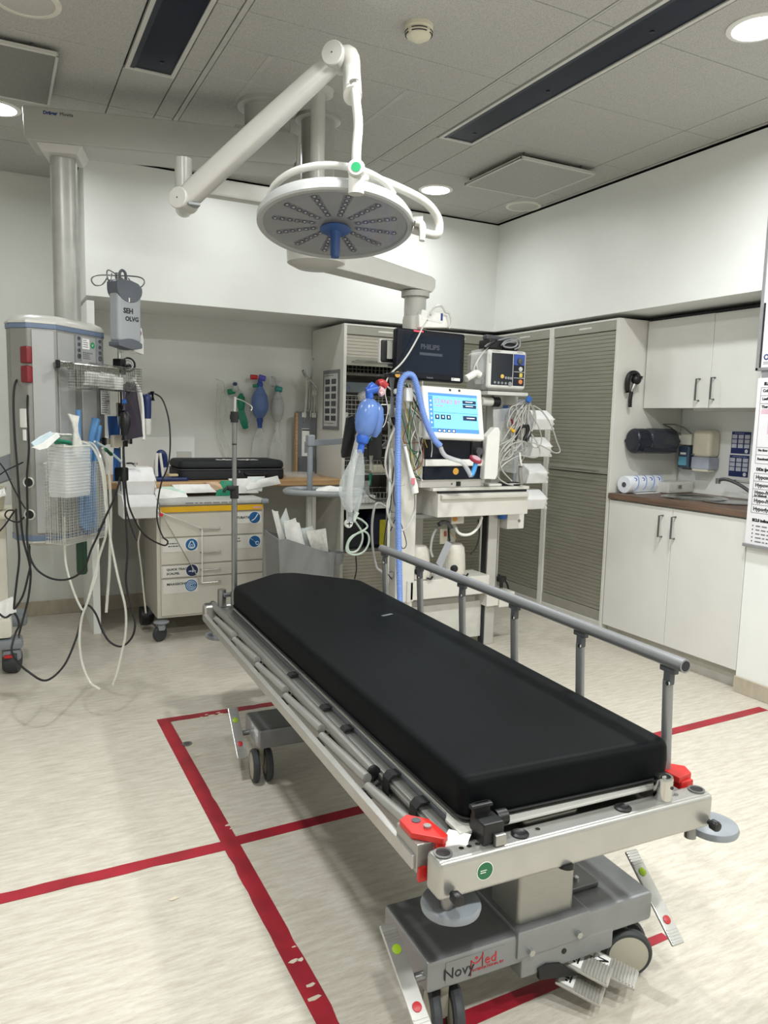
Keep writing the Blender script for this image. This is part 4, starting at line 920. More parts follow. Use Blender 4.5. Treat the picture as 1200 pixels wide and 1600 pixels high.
# monitor seen from its back
pm = thing('tablet_monitor', 'flat monitor with dark purple back hanging edge-on beside the hook pole', 'monitor', (0.616, 3.967, 1.412))
PURP = mat('purple_back', '#2c2433', 0.5, var=0.04)
pA, pB, pC_, pD_ = [Vector(q) for q in ((0.572, 3.939, 1.535), (0.637, 4.067, 1.555), (0.666, 4.014, 1.278), (0.554, 3.911, 1.261))]
pn = (pB - pA).cross(pD_ - pA).normalized()
if pn.dot(Vector(CAM_FWD)) < 0: pn = -pn
mm_ = MB()
Q = [pA, pB, pC_, pD_]; mm_.add(Q + [q + pn * 0.012 for q in Q], [(0, 1, 2, 3), (7, 6, 5, 4), (0, 4, 5, 1), (1, 5, 6, 2), (2, 6, 7, 3), (3, 7, 4, 0)]); obj('back_shell', mm_, PURP, pm)
ed = MB(); ed.tube([pB + pn * 0.006 + (pA - pB) * 0.2 + Vector((0, 0, 0.008)), pB + pn * 0.006 + Vector((0, 0, 0.004)), (0.674, 4.048, 1.472), pC_ + pn * 0.006 + Vector((0.004, 0, 0)), pC_ + pn * 0.008 + Vector((0, 0, -0.01))], 0.0085, n=8, sub=4); obj('bezel_edge', ed, WHITE, pm)
obj('hinge', MB().ring((0.598, 3.971, 1.534), gx, 0.011, 0.004, 14, 6).ring((0.597, 3.968, 1.506), gx, 0.011, 0.004, 14, 6), BLACK, pm)
obj('inner_tube', MB().tube([(0.57, 3.912, 1.497), (0.566, 3.898, 1.38)], 0.009, n=10), mat('lilac_tube', '#8f86a0', 0.3), pm)
hs_ = thing('cable_plug', 'black bulky cable plug hanging in front of the purple monitor', 'plug', (0.561, 3.847, 1.319))
obj('plug_body', MB().tube([(0.561, 3.859, 1.404), (0.565, 3.851, 1.362), (0.561, 3.846, 1.312), (0.562, 3.839, 1.264)], lambda t: 0.022 * (0.5 + 0.7 * math.sin(math.pi * min(1, t * 1.1 + 0.08))), n=12), BLACK, hs_)
obj('plug_band', MB().cyl((0.558, 3.877, 1.447), (0.572, 3.871, 1.451), 0.012, n=12), BLUE, hs_)
# lower rail items
pw = thing('mount_bracket', 'beige metal bracket on the lower rail of the supply head', 'bracket', HP(0.13, -0.17, 1.24))
obj('bracket_plate', MB(Hm).box2((0.075, -0.185, 1.225), (0.165, -0.168, 1.285), 0.003), mat('beige_metal', '#bdb7a6', 0.4, metal=0.3), pw)
obj('bracket_clamp', MB(Hm).box2((0.165, -0.185, 1.225), (0.20, -0.15, 1.285), 0.004), BLACK, pw)
pp_ = thing('printed_card', 'white printed card behind the hook pole on the supply head', 'card', HP(0.14, -0.11, 1.40))
obj('card', MB(Hm).box2((0.085, -0.115, 1.385), (0.155, -0.112, 1.505), 0.0008, 1), PAPER, pp_); scrawl('card_print', HP(0.09, -0.1155, 1.50), HU, (0, 0, 1), 0.06, 0.11, 10, INKG, pp_, 12)
pouch('film_packet', 'upper blue film packet hanging behind the hook pole', [(0.502, 4.002, 1.377), (0.552, 4.055, 1.378), (0.564, 4.067, 1.249), (0.507, 4.006, 1.251)], 0.012, BLUE, group=None)
pouch('film_packet', 'lower blue film packet hanging below the beige bracket', [(0.534, 4.036, 1.218), (0.585, 4.09, 1.216), (0.582, 4.087, 1.044), (0.524, 4.024, 1.05)], 0.012, BLUE)
# clear hanging bin with slots, tall wire basket, blue wrapped tubes, packs
cbn = thing('clear_bin', 'clear slotted plastic bin hanging low on the supply head', 'bin', HP(-0.10, -0.24, 1.0))
c0_, c1_ = Vector((-0.474, -0.3, 1.25)), Vector((-0.315, -0.3, 1.035)); zb, zt = c1_[2], c0_[2]; ca, cb2 = c0_[0], c1_[0]
Mc = Hm; ob = MB(Mc)
pl_in = round_poly([(ca, -0.352), (cb2, -0.352), (cb2, -0.250), (ca, -0.250)], 0.02)
loft(ob, [(pl_in, zb), (pl_in, zb + 0.01), (scaled(pl_in, 1.06, (ca + cb2) / 2, -0.30), zt)]); obj('bin_wall', ob, clear_mat('bin_clear', '#d9dcd9', 0.36), cbn)
rb = MB(Mc)
for k in range(14):
    z = zb + 0.02 + k * (zt - zb - 0.04) / 13; f_ = 1.002 + 0.06 * (z - zb) / (zt - zb)
    rb.tube([(p[0], p[1], z) for p in scaled(pl_in, f_, (ca + cb2) / 2, -0.30)], 0.0022, n=4, smooth=False, closed=True)
obj('bin_ribs', rb, FROST, cbn)
obj('bin_rim', MB(Mc).tube([(p[0], p[1], zt) for p in scaled(pl_in, 1.07, (ca + cb2) / 2, -0.30)], 0.004, n=6, smooth=False, closed=True), CLEART, cbn)
w0, w1 = Vector((-0.34, -0.24, 1.04)), Vector((-0.078, -0.24, 0.797))
wire_basket('wire_basket', 'tall white wire basket holding blue wrapped tubes under the supply head', w0[0], w1[0] + 0.01, -0.240, -0.125, w1[2] + 0.01, (-0.133, -0.24, 1.165)[2], 0.0125, None, mat('white_wire', '#d7d6d0', 0.4))
obj_b = thing('tube_bundle', 'bundle of pale blue wrapped tubes standing in the tall wire basket', 'tubes', HP(0.03, -0.19, 0.80))
for i, (pts, r) in enumerate((([(0.374, 3.769, 0.824), (0.381, 3.776, 0.959), (0.388, 3.783, 1.109), (0.401, 3.797, 1.258), (0.429, 3.827, 1.362)], 0.021), ([(0.35, 3.772, 0.839), (0.35, 3.773, 0.99), (0.358, 3.781, 1.169), (0.349, 3.771, 1.287), (0.346, 3.767, 1.404)], 0.013), ([(0.41, 3.866, 0.817), (0.411, 3.867, 0.979), (0.425, 3.882, 1.163), (0.449, 3.907, 1.331)], 0.017), ([(0.357, 3.765, 0.825), (0.371, 3.78, 0.989), (0.374, 3.784, 1.139), (0.365, 3.774, 1.258)], 0.013))):
    obj('wrapped_tube', MB().tube(pts, lambda t, r=r: r * (0.85 + 0.25 * math.sin(7 * t)), n=10), clear_mat('blue_wrap', '#5a8fc4', 0.7) if i != 2 else SKYB, obj_b)
wp = thing('airway_packet', 'white flared paper packet standing above the clear bin', 'packet', HP(-0.02, -0.26, 1.25))
obj('packet', MB().sheet([[(0.28, 3.529, 1.386), (0.299, 3.549, 1.381), (0.328, 3.58, 1.376)], [(0.298, 3.548, 1.348), (0.31, 3.56, 1.343), (0.321, 3.573, 1.337)], [(0.306, 3.557, 1.315), (0.314, 3.566, 1.31), (0.323, 3.575, 1.304)], [(0.302, 3.552, 1.266), (0.316, 3.567, 1.26), (0.336, 3.589, 1.265)], [(0.301, 3.551, 1.232), (0.318, 3.57, 1.226), (0.342, 3.595, 1.236)], [(0.306, 3.557, 1.21), (0.32, 3.572, 1.198), (0.335, 3.588, 1.214)]], 0.006), mat('translucent_paper', '#d9d8d2', 0.4, var=0.08, scale=40), wp)
for i, (pts, lb) in enumerate((([(0.127, 3.328, 1.267), (0.162, 3.366, 1.292), (0.203, 3.41, 1.312), (0.213, 3.42, 1.296), (0.176, 3.381, 1.271), (0.136, 3.338, 1.254)], 'white narrow packet, uppermost of those pointing out over the clear bin'), ([(0.128, 3.315, 1.25), (0.17, 3.36, 1.266), (0.228, 3.422, 1.307), (0.238, 3.432, 1.291), (0.185, 3.375, 1.245), (0.155, 3.343, 1.239)], 'white narrow packet lying under the uppermost one over the clear bin'))):
    o = obj('narrow_packet', MB().add([Vector(q) for q in pts] + [Vector(q) + HN * 0.006 for q in pts], [(0, 1, 2, 3, 4, 5), (11, 10, 9, 8, 7, 6)] + [(k, (k + 1) % 6, 6 + (k + 1) % 6, 6 + k) for k in range(6)]), PAPER if i else mat('pale_blue_paper', '#c6d6de', 0.5), smooth=False)
    tag(o, lb, 'packet')
gp = pouch('suction_packet', 'green tipped packet lying across the clear bin rim', [(0.214, 3.436, 1.285), (0.294, 3.522, 1.267), (0.301, 3.573, 1.254), (0.221, 3.488, 1.262)], 0.014, GREEN)
pouch('catheter_packet', 'translucent packet lying on the rim of the clear bin', [(0.21, 3.446, 1.306), (0.296, 3.539, 1.299), (0.303, 3.59, 1.278), (0.217, 3.498, 1.283)], 0.012, mat('translucent_paper', '#d9d8d2', 0.4))
cs = thing('catheter_stick', 'slim packet with green label slanting right from the clear bin', 'packet', (0.483, 3.871, 1.225))
obj('stick', MB().tube([(0.414, 3.768, 1.259), (0.473, 3.86, 1.225), (0.563, 3.986, 1.15)], 0.006, n=6), mat('pale_blue_paper', '#c6d6de', 0.5), cs); obj('stick_label', MB().tube([(0.47, 3.838, 1.22), (0.501, 3.88, 1.193)], 0.009, n=6), mat('dark_green_sticker', '#14633f', 0.4), cs)
pb1 = thing('probe_stick', 'black pen-like probe leaning out of the tall wire basket', 'probe', (0.432, 3.742, 0.855))
obj('shaft', MB().tube([(0.459, 3.772, 0.896), (0.422, 3.732, 0.845)], 0.0045, n=6), BLACK, pb1); obj('tip', MB().tube([(0.428, 3.739, 0.853), (0.418, 3.728, 0.843)], 0.007, n=6), DGREY, pb1)
pouch('instruction_card', 'grey dotted card hanging behind the tall wire basket', [(0.405, 3.89, 1.254), (0.481, 3.972, 1.252), (0.486, 3.977, 1.15), (0.409, 3.894, 1.156)], 0.004, MGREY, 'card')
gcy = tag(obj('green_tube', MB().lathe([(0, 0.585), (0.02, 0.588), (0.026, 0.60), (0.026, 0.775), (0.02, 0.79), (0, 0.792)], (HP(0.035, -0.02, 0).x, HP(0.035, -0.02, 0).y, 0), n=24), mat('bottle_green', '#0e3b26', 0.35)), 'dark green tube hanging under the supply head', 'tube')  # plain dark green cylinder below the head
# scope holder with navy handle and black insertion cord
sc = thing('scope_holder', 'white tube holder with navy scope handle beside the purple monitor', 'scope holder', (0.708, 4.095, 1.282))
obj('holder_tube', MB().lathe([(0.0, 0), (0.020, 0.004), (0.024, 0.02), (0.024, 0.085), (0.022, 0.086)], (0.705, 4.097, 1.282), n=22), mat('frosted_white', '#cfcfc9', 0.4), sc)
obj('scope_handle', MB().lathe([(0.021, 0), (0.0235, 0.03), (0.025, 0.10), (0.026, 0.118), (0.02, 0.13), (0.012, 0.138)], (0.708, 4.106, 1.358), n=22), DBLUE, sc)
obj('scope_neck', MB().tube([(0.705, 4.12, 1.454), (0.712, 4.12, 1.481), (0.727, 4.115, 1.498), (0.745, 4.106, 1.501)], 0.0075, n=8), BLACK, sc)
obj('scope_plug', MB().tube([(0.739, 4.11, 1.508), (0.741, 4.103, 1.462)], lambda t: 0.012 - 0.002 * t, n=10), BLACK, sc)
cable('scope_cable', [(0.741, 4.085, 1.501), (0.776, 4.064, 1.476), (0.797, 4.045, 1.417), (0.809, 4.027, 1.335), (0.808, 4.012, 1.22), (0.793, 4.006, 1.121), (0.761, 4.012, 1.038), (0.739, 4.007, 0.922), (0.737, 3.997, 0.84), (0.758, 3.976, 0.765), (0.775, 3.93, 0.744), (0.744, 3.888, 0.733), (0.633, 3.785, 0.809), (0.565, 3.723, 0.929), (0.55, 3.744, 1.019), (0.547, 3.788, 1.168), (0.552, 3.832, 1.258)], 0.0042, RUBBER, 'black scope cable arching from the navy handle down past the drawer cart')
# black power and data cables
cable('power_cable', [(0.15, 3.908, 1.54), (0.116, 3.835, 1.541), (0.091, 3.799, 1.516), (0.08, 3.771, 1.439), (0.08, 3.75, 1.285), (0.085, 3.728, 1.144), (0.09, 3.703, 0.976), (0.097, 3.679, 0.836), (0.117, 3.655, 0.732), (0.122, 3.644, 0.668), (0.109, 3.637, 0.569), (0.091, 3.636, 0.498), (0.068, 3.637, 0.413), (0.07, 3.786, 0.355)], 0.0048, RUBBER, 'black power cable looping from the red socket down to the trolley')
cable('power_cable', [(0.144, 3.839, 1.514), (0.133, 3.715, 1.399), (0.133, 3.693, 1.231), (0.121, 3.682, 1.105), (0.118, 3.662, 0.951), (0.112, 3.65, 0.839), (0.121, 3.63, 0.728), (0.111, 3.627, 0.672), (0.088, 3.627, 0.587), (0.056, 3.636, 0.53), (0.052, 3.64, 0.544), (0.065, 3.647, 0.642), (0.079, 3.655, 0.755), (0.074, 3.677, 0.894), (0.073, 3.687, 0.964)], 0.0046, RUBBER, 'black power cable hanging along the pendant edge in a loop')
cable('long_cable', [(0.122, 3.663, 0.808), (0.122, 3.655, 0.752), (0.148, 3.634, 0.696), (0.197, 3.604, 0.661), (0.253, 3.575, 0.654), (0.304, 3.551, 0.675), (0.338, 3.539, 0.716), (0.363, 3.536, 0.787), (0.388, 3.531, 0.843), (0.423, 3.525, 0.929), (0.467, 3.516, 1.028), (0.49, 3.516, 1.113)], 0.0046, RUBBER, 'long black cable sagging below the supply head in a wide curve')
cable('long_cable', [(0.537, 3.727, 1.261), (0.532, 3.709, 1.113), (0.534, 3.684, 0.935), (0.536, 3.658, 0.756), (0.525, 3.643, 0.608), (0.543, 3.618, 0.489), (0.556, 3.601, 0.416), (0.541, 3.601, 0.353), (0.497, 3.617, 0.31), (0.449, 3.644, 0.329), (0.419, 3.667, 0.382), (0.395, 3.69, 0.456), (0.367, 3.709, 0.496), (0.343, 3.721, 0.49), (0.33, 3.719, 0.424), (0.303, 3.687, 0.343), (0.244, 3.593, 0.257), (0.162, 3.441, 0.249), (0.095, 3.426, 0.3), (0.05, 3.51, 0.331), (0.035, 3.579, 0.361), (0.053, 3.633, 0.416), (0.07, 3.685, 0.444), (0.051, 3.701, 0.492), (0.015, 3.662, 0.485), (-0.019, 3.684, 0.512)], 0.0048, RUBBER, 'longest black cable trailing from the purple monitor down across the floor')
cable('long_cable', [(0.529, 3.748, 1.14), (0.539, 3.719, 0.961), (0.562, 3.692, 0.856), (0.582, 3.674, 0.797)], 0.004, RUBBER, 'short black cable behind the hook pole leading to the white trays')
cable('thin_cable', [(0.006, 3.818, 1.173), (0.037, 3.795, 1.126), (0.065, 3.771, 1.056), (0.094, 3.748, 0.991), (0.113, 3.733, 0.957)], 0.0032, RUBBER, 'thin black cable slanting in front of the grey support arm')
cable('thin_cable', [(0.003, 3.787, 1.098), (0.042, 3.771, 1.128), (0.089, 3.75, 1.154), (0.109, 3.741, 1.166)], 0.003, RUBBER, 'thin black cable lying along the grey support arm')
cable('thin_cable', [(-0.006, 3.756, 0.844), (0.029, 3.744, 0.887), (0.056, 3.736, 0.93), (0.066, 3.734, 0.95), (0.041, 3.747, 0.949), (0.03, 3.749, 0.929), (0.045, 3.739, 0.91), (0.08, 3.72, 0.9), (0.106, 3.709, 0.923)], 0.0036, RUBBER, 'thin black cable coiled under the cream table edge')
# clear suction tubes
cable('suction_tube', [(0.318, 3.623, 1.255), (0.35, 3.676, 1.262), (0.393, 3.65, 1.234), (0.423, 3.623, 1.149), (0.434, 3.598, 1.006), (0.434, 3.578, 0.863), (0.402, 3.579, 0.748), (0.352, 3.579, 0.561), (0.323, 3.582, 0.474), (0.31, 3.575, 0.374), (0.317, 3.558, 0.274), (0.345, 3.532, 0.189), (0.385, 3.506, 0.155)], 0.0055, CLEART, 'clear suction tube hanging from the bin rim almost to the floor', 'tube')
cable('suction_tube', [(0.313, 3.625, 1.252), (0.354, 3.718, 1.254), (0.405, 3.69, 1.244), (0.438, 3.658, 1.132), (0.447, 3.628, 0.944), (0.454, 3.608, 0.829), (0.479, 3.572, 0.656), (0.505, 3.538, 0.512), (0.502, 3.525, 0.396), (0.483, 3.522, 0.308), (0.462, 3.521, 0.221), (0.442, 3.523, 0.163)], 0.0055, CLEART, 'clear suction tube curving furthest out beside the supply head', 'tube')
cable('suction_tube', [(0.27, 3.674, 0.945), (0.266, 3.66, 0.83), (0.267, 3.643, 0.716), (0.287, 3.62, 0.616), (0.315, 3.594, 0.531), (0.335, 3.581, 0.512), (0.363, 3.577, 0.59), (0.392, 3.576, 0.691), (0.399, 3.588, 0.805)], 0.005, CLEART, 'short clear tube loop under the left of the supply head', 'tube')
cable('suction_tube', [(0.441, 3.715, 1.231), (0.477, 3.793, 1.107), (0.479, 3.768, 0.926), (0.471, 3.751, 0.776), (0.464, 3.738, 0.655), (0.452, 3.727, 0.534), (0.444, 3.721, 0.453)], 0.007, CLEART, 'straight clear tube hanging open ended behind the others', 'tube')

# ---- grey support arm, cream tray and trolley cut by the picture edge
ga = thing('support_arm', 'grey angled support arm behind the supply head at the picture edge', 'arm', (0.018, 4.196, 1.082))
obj('arm_tube', MB(Matrix.Translation(Vector((0.047, 4.218, 1.106))) @ Matrix.Rotation(math.radians(-27), 4, 'Z') @ Matrix.Rotation(math.radians(-20), 4, 'Y')).box((0, 0, 0), (0.30, 0.07, 0.12), None, 0.01), BGREY, ga)
tr = thing('equipment_trolley', 'cream and grey equipment trolley on a dark castor at the picture edge', 'trolley', (-0.002, 4.33, 0))
Tq = Vector((-0.01, 4.399, 0)) + Vector((0.055, 0.0, 0))
obj('column', MB().box2((Tq.x - 0.30, Tq.y - 0.02, 0.30), (Tq.x - 0.005, Tq.y + 0.22, 0.84), 0.02), OFFW, tr)
obj('base_cover', MB().box2((Tq.x - 0.35, Tq.y - 0.06, 0.20), (Tq.x + 0.005, Tq.y + 0.25, 0.31), 0.02), OFFW, tr)
obj('bumper', MB().box2((Tq.x - 0.35, Tq.y - 0.06, 0.135), (Tq.x + 0.055, Tq.y + 0.06, 0.195), 0.02), BGREY, tr)
obj('bumper', MB().box2((Tq.x - 0.35, Tq.y + 0.20, 0.19), (Tq.x + 0.085, Tq.y + 0.40, 0.255), 0.02), BGREY, tr)
obj('caster', MB().lathe([(0.0, -0.035), (0.060, -0.035), (0.066, -0.02), (0.066, 0.02), (0.060, 0.035), (0, 0.035)], (Tq.x, Tq.y, 0.066), (0.95, -0.3, 0), 30), TYRE, tr)
obj('caster_cover', MB().box2((Tq.x - 0.05, Tq.y - 0.045, 0.07), (Tq.x + 0.045, Tq.y + 0.045, 0.135), 0.018), BGREY, tr)
obj('brake_tab', MB().box((Tq.x - 0.02, Tq.y - 0.06, 0.105), (0.04, 0.03, 0.012), None, 0.003), RED, tr)
obj('table_plate', MB().box2((Tq.x - 0.45, Tq.y - 0.15, 0.845), (Tq.x + 0.045, Tq.y + 0.25, 0.875), 0.012), CREAM, tr)
tt_ = pouch('barcode_label', 'white barcode label hanging on the cream trolley', [(-0.013, 3.719, 0.541), (0.049, 3.691, 0.571), (0.061, 3.675, 0.503), (-0.005, 3.705, 0.473)], 0.004, PAPER, 'label')
bcx = thing('cream_tub', 'cream plastic tub standing on the cream trolley plate', 'tub', (Tq.x - 0.13, Tq.y + 0.02, 0.876))
obj('tub_body', MB().lathe([(0.0, 0.0), (0.105, 0.002), (0.112, 0.01), (0.125, 0.115), (0.13, 0.12), (0.124, 0.125), (0.118, 0.118), (0.11, 0.012), (0, 0.010)], (Tq.x - 0.125, Tq.y + 0.02, 0.876), n=36), CREAM, bcx)
pouch('white_cloth', 'white cloth tuffet lying in the cream tub', [(-0.012, 3.829, 1.023), (0.035, 3.808, 1.041), (0.036, 3.759, 1.017), (-0.008, 3.779, 0.999)], 0.02, PAPER, 'cloth')


# ================================================================ NICHE ALONG THE BACK
def wood_material(name, a, b):
    m = bpy.data.materials.new(name); m.use_nodes = True; nt = m.node_tree; bs = nt.nodes['Principled BSDF']; L = nt.links
    tc = nt.nodes.new('ShaderNodeTexCoord'); mp = nt.nodes.new('ShaderNodeMapping'); mp.inputs['Scale'].default_value = (0.6, 14, 14) if name == 'oak_top' else (14, 0.6, 14)
    n = nt.nodes.new('ShaderNodeTexNoise'); n.inputs['Scale'].default_value = 5; n.inputs['Detail'].default_value = 5
    L.new(tc.outputs['Object'], mp.inputs['Vector']); L.new(mp.outputs['Vector'], n.inputs['Vector'])
    r = nt.nodes.new('ShaderNodeValToRGB'); e = r.color_ramp.elements; e[0].position = 0.35; e[0].color = hexc(a); e[1].position = 0.65; e[1].color = hexc(b)
    L.new(n.outputs['Fac'], r.inputs['Fac']); L.new(r.outputs['Color'], bs.inputs['Base Color']); bs.inputs['Roughness'].default_value = 0.45
    return m
OAK = wood_material('oak_top', '#a8845a', '#c3a076'); WALNUT = wood_material('walnut_top', '#55443a', '#745d4d')
nt_ = MB(); nt_.box2((0.564, 4.940, 0.921), (2.208, 5.598, 0.963), 0.008)
tag(obj('worktop', nt_, OAK), 'light oak worktop running along the niche at the back', 'worktop')
# shallow wall duct with outlet box at the back
wd = thing('wall_duct', 'low white boxed panel with a square outlet on the niche wall', 'wall panel', (0.93, 5.59, 1.10))
obj('panel', MB().box2((0.565, 5.575, 0.964), (1.30, 5.599, 1.232), 0.003), WALLP, wd)
obj('outlet', MB().box2((1.170, 5.566, 1.070), (1.275, 5.576, 1.130), 0.003), LGREY, wd)
# black case
kc = thing('carrying_case', 'flat black zipped case with white lettering on the oak worktop', 'case', (1.45, 5.12, 0.964))
def slab(mb, x0, x1, y0, y1, z0, z1, rc, rt_):
    P = round_poly([(x0, y0), (x1, y0), (x1, y1), (x0, y1)], rc)
    loft(mb, [(inset(P, rt_ * 0.6), z0), (P, z0 + rt_ * 0.6), (P, z1 - rt_), (inset(P, rt_ * 0.35), z1 - rt_ * 0.3), (inset(P, rt_), z1)])
CASE = mat('case_fabric', '#0f1219', 0.7, var=0.1, bump=0.1, bscale=800)
m = MB(); slab(m, 1.070, 1.805, 5.03, 5.40, 0.964, 1.032, 0.06, 0.012); obj('case_body', m, CASE, kc)
m = MB(); slab(m, 1.072, 1.803, 5.032, 5.40, 1.034, 1.094, 0.06, 0.024); obj('case_lid', m, CASE, kc)
P = round_poly([(1.070, 5.03), (1.805, 5.03), (1.805, 5.40), (1.070, 5.40)], 0.06); obj('zip', MB().tube([(p[0], p[1], 1.033) for p in P], 0.003, n=6, smooth=False, closed=True), DGREY, kc)
obj('handle', MB().tube([(1.51, 5.027, 1.010), (1.53, 5.010, 1.000), (1.59, 5.007, 0.998), (1.65, 5.010, 1.000), (1.67, 5.027, 1.010)], 0.009, n=8), RUBBER, kc)
obj('zip_pull', MB().box((1.472, 5.026, 1.018), (0.008, 0.004, 0.016)), DSTEEL, kc)
text('case_lettering', 'edrrapie', (1.33, 5.065, 1.0945), (1, 0, 0), (0, 1, 0), 0.17, WHITE, kc, bold=0.006, width=0.5)
# ventilation bags hanging on the wall
def vent_bag(x, col_bag, lb, zt, r, tail, neck, extra):
    t = thing('ventilation_bag', lb, 'ventilation bag', (x, 5.545, zt), group=None); y = 5.535
    obj('bag', MB().lathe([(0.010, 0.005), (0.022, 0.0), (r * 0.55, -0.025), (r * 0.88, -0.07), (r, -0.12), (r * 0.95, -0.165), (r * 0.7, -0.205), (r * 0.42, -0.228), (r * 0.30, -0.232)], (x, y, zt), n=26), col_bag, t)
    obj('bag_ridges', MB().ring((x, y, zt - 0.055), (0, 0, 1), r * 0.80, 0.002, 24, 5).ring((x, y, zt - 0.175), (0, 0, 1), r * 0.93, 0.002, 24, 5), col_bag, t)
    obj('collar', MB().lathe([(r * 0.36, -0.225), (r * 0.38, -0.255), (0.019, -0.265), (0.016, -0.305), (0.018, -0.31), (0, -0.312)], (x, y, zt), n=20), neck, t)
    n = 12; rows = []
    for i in range(9):
        v = i / 8; w_ = 0.018 + 0.042 * math.sin(min(1, v * 1.15) * math.pi * 0.62); rows.append([(x - 0.01 * v + w_ * (2 * j / n - 1), y - 0.012 - 0.014 * math.sin(math.pi * j / n) * (1 - 0.4 * v) + 0.004 * math.sin(7 * v + 3 * j), zt - 0.305 - tail * v) for j in range(n + 1)])
    obj('reservoir', MB().sheet(rows, 0.002), FROST, t, angle=70)
    obj('valve_head', MB().lathe([(0.018, 0), (0.022, 0.012), (0.022, 0.028), (0.016, 0.034), (0.016, 0.06), (0, 0.062)], (x, y, zt), n=18), neck, t)
    for nm, a, b, rr, mm2 in extra: obj(nm, MB().cyl((x + a[0], y + a[1], zt + a[2]), (x + b[0], y + b[1], zt + b[2]), rr, rr * 0.9, 16), mm2, t)
BAGB = mat('bag_blue', '#6f8cc8', 0.35, var=0.03, alpha=0.90); CLB = clear_mat('bag_clear', '#cfd2d2', 0.45)
vent_bag(1.778, BAGB, 'blue ventilation bag with red and purple fittings hanging on the niche wall', 1.612, 0.064, 0.24, mat('bag_blue_dark', '#2f4ca0', 0.35), [
    ('red_cap', (-0.075, -0.01, 0.070), (-0.025, -0.01, 0.070), 0.018, RED), ('purple_cap', (-0.010, -0.012, 0.070), (0.035, -0.012, 0.062), 0.023, mat('violet_cap', '#5b56c0', 0.35)), ('green_port', (-0.055, -0.005, 0.006), (-0.022, -0.005, 0.008), 0.012, GREEN)])
vent_bag(1.915, CLB, 'clear ventilation bag hanging nearest the grey document rack', 1.585, 0.050, 0.27, FROST, [
    ('mask_ring', (-0.055, -0.01, 0.070), (-0.035, -0.03, 0.075), 0.040, CLB), ('teal_valve', (-0.02, -0.01, 0.020), (0.03, -0.015, 0.012), 0.022, mat('teal_valve', '#2c8f8a', 0.4)), ('clear_port', (0.0, -0.012, 0.05), (0.03, -0.02, 0.06), 0.022, FROST)])
gbag = thing('oxygen_mask_set', 'green child ventilation set with coiled clear tube hanging on the niche wall', 'ventilation bag', (1.62, 5.54, 1.60))
obj('valve', MB().lathe([(0.0, -0.03), (0.025, -0.03), (0.03, 0.0), (0.022, 0.02), (0.02, 0.05), (0, 0.052)], (1.585, 5.53, 1.60), n=18), FROST, gbag)
obj('valve_ring', MB().cyl((1.535, 5.535, 1.565), (1.585, 5.535, 1.575), 0.021, n=16), GREEN, gbag)
obj('valve_cap', MB().cyl((1.580, 5.52, 1.625), (1.580, 5.50, 1.625), 0.014, n=14), DBLUE, gbag)
obj('small_bag', MB().lathe([(0.008, 0), (0.026, -0.03), (0.030, -0.07), (0.024, -0.115), (0.010, -0.125)], (1.632, 5.53, 1.560), n=18), GREEN, gbag)
obj('reservoir', MB().sheet([[(1.609, 5.53, 1.44), (1.652, 5.525, 1.441)], [(1.611, 5.52, 1.384), (1.672, 5.51, 1.371)], [(1.626, 5.52, 1.337), (1.683, 5.515, 1.31)], [(1.653, 5.53, 1.309), (1.663, 5.53, 1.3)]], 0.01), GREEN, gbag)
obj('oxygen_tube', MB().tube([(1.456, 5.56, 1.658), (1.512, 5.56, 1.623), (1.488, 5.56, 1.506), (1.474, 5.56, 1.389), (1.512, 5.56, 1.249), (1.56, 5.56, 1.131), (1.55, 5.56, 1.079), (1.512, 5.56, 1.155), (1.493, 5.56, 1.296), (1.522, 5.56, 1.437), (1.512, 5.56, 1.568), (1.57, 5.56, 1.607), (1.647, 5.56, 1.573), (1.696, 5.56, 1.49), (1.711, 5.56, 1.395), (1.682, 5.56, 1.323), (1.628, 5.56, 1.289)], 0.0036, n=6), CLEART, gbag)
obj('oxygen_tube', MB().tube([(1.468, 5.57, 1.622), (1.453, 5.57, 1.482), (1.467, 5.57, 1.249), (1.524, 5.57, 1.079)], 0.0036, n=6), CLEART, gbag)
# grey document rack with clear tubes
dk = thing('document_rack', 'tall grey wall rack with clipped sheets and clear tubes in the niche corner', 'rack', (2.13, 5.47, 0.97))
obj('back_plate', MB().box2((2.052, 5.46, 0.966), (2.202, 5.50, 1.438), 0.003), mat('rack_grey', '#6e7276', 0.5), dk)
obj('wood_edge', MB().box2((2.036, 5.455, 0.966), (2.052, 5.50, 1.430), 0.002), OAK, dk)
obj('front_sheet', MB().box2((2.085, 5.452, 1.10), (2.145, 5.460, 1.31), 0.001), PAPER, dk); obj('sheet_slot', MB().box2((2.085, 5.450, 1.295), (2.145, 5.4525, 1.305)), INK, dk); obj('sheet_window', MB().box2((2.105, 5.450, 1.125), (2.130, 5.4525, 1.21)), MGREY, dk)
for x in (2.085, 2.165): obj('corner_tag', MB().box2((x, 5.452, 1.395), (x + 0.032, 5.460, 1.432), 0.001), PAPER, dk)
obj('lower_lip', MB().box2((2.06, 5.45, 0.97), (2.20, 5.46, 1.09), 0.002), mat('rack_grey_dark', '#5e6266', 0.5), dk)
for i, (a, b) in enumerate((((2.10, 5.45, 1.36), (2.115, 5.44, 1.75)), ((2.15, 5.45, 1.38), (2.15, 5.45, 1.62)), ((2.18, 5.45, 1.40), (2.17, 5.44, 1.66)))):
    tag(obj('airway_tube', MB().tube([a, tuple(Vector(a).lerp(Vector(b), 0.5) + Vector((0.006, 0, 0))), b], 0.008 - 0.0015 * i, n=8), CLEART), ['tallest clear tube standing in the grey document rack', 'middle clear tube standing in the grey document rack', 'clear tube at the outer side of the grey document rack'][i], 'tube')
bl_ = thing('laryngoscope_blade', 'curved steel blade handle sticking up from the document rack', 'instrument', (2.17, 5.44, 1.45))
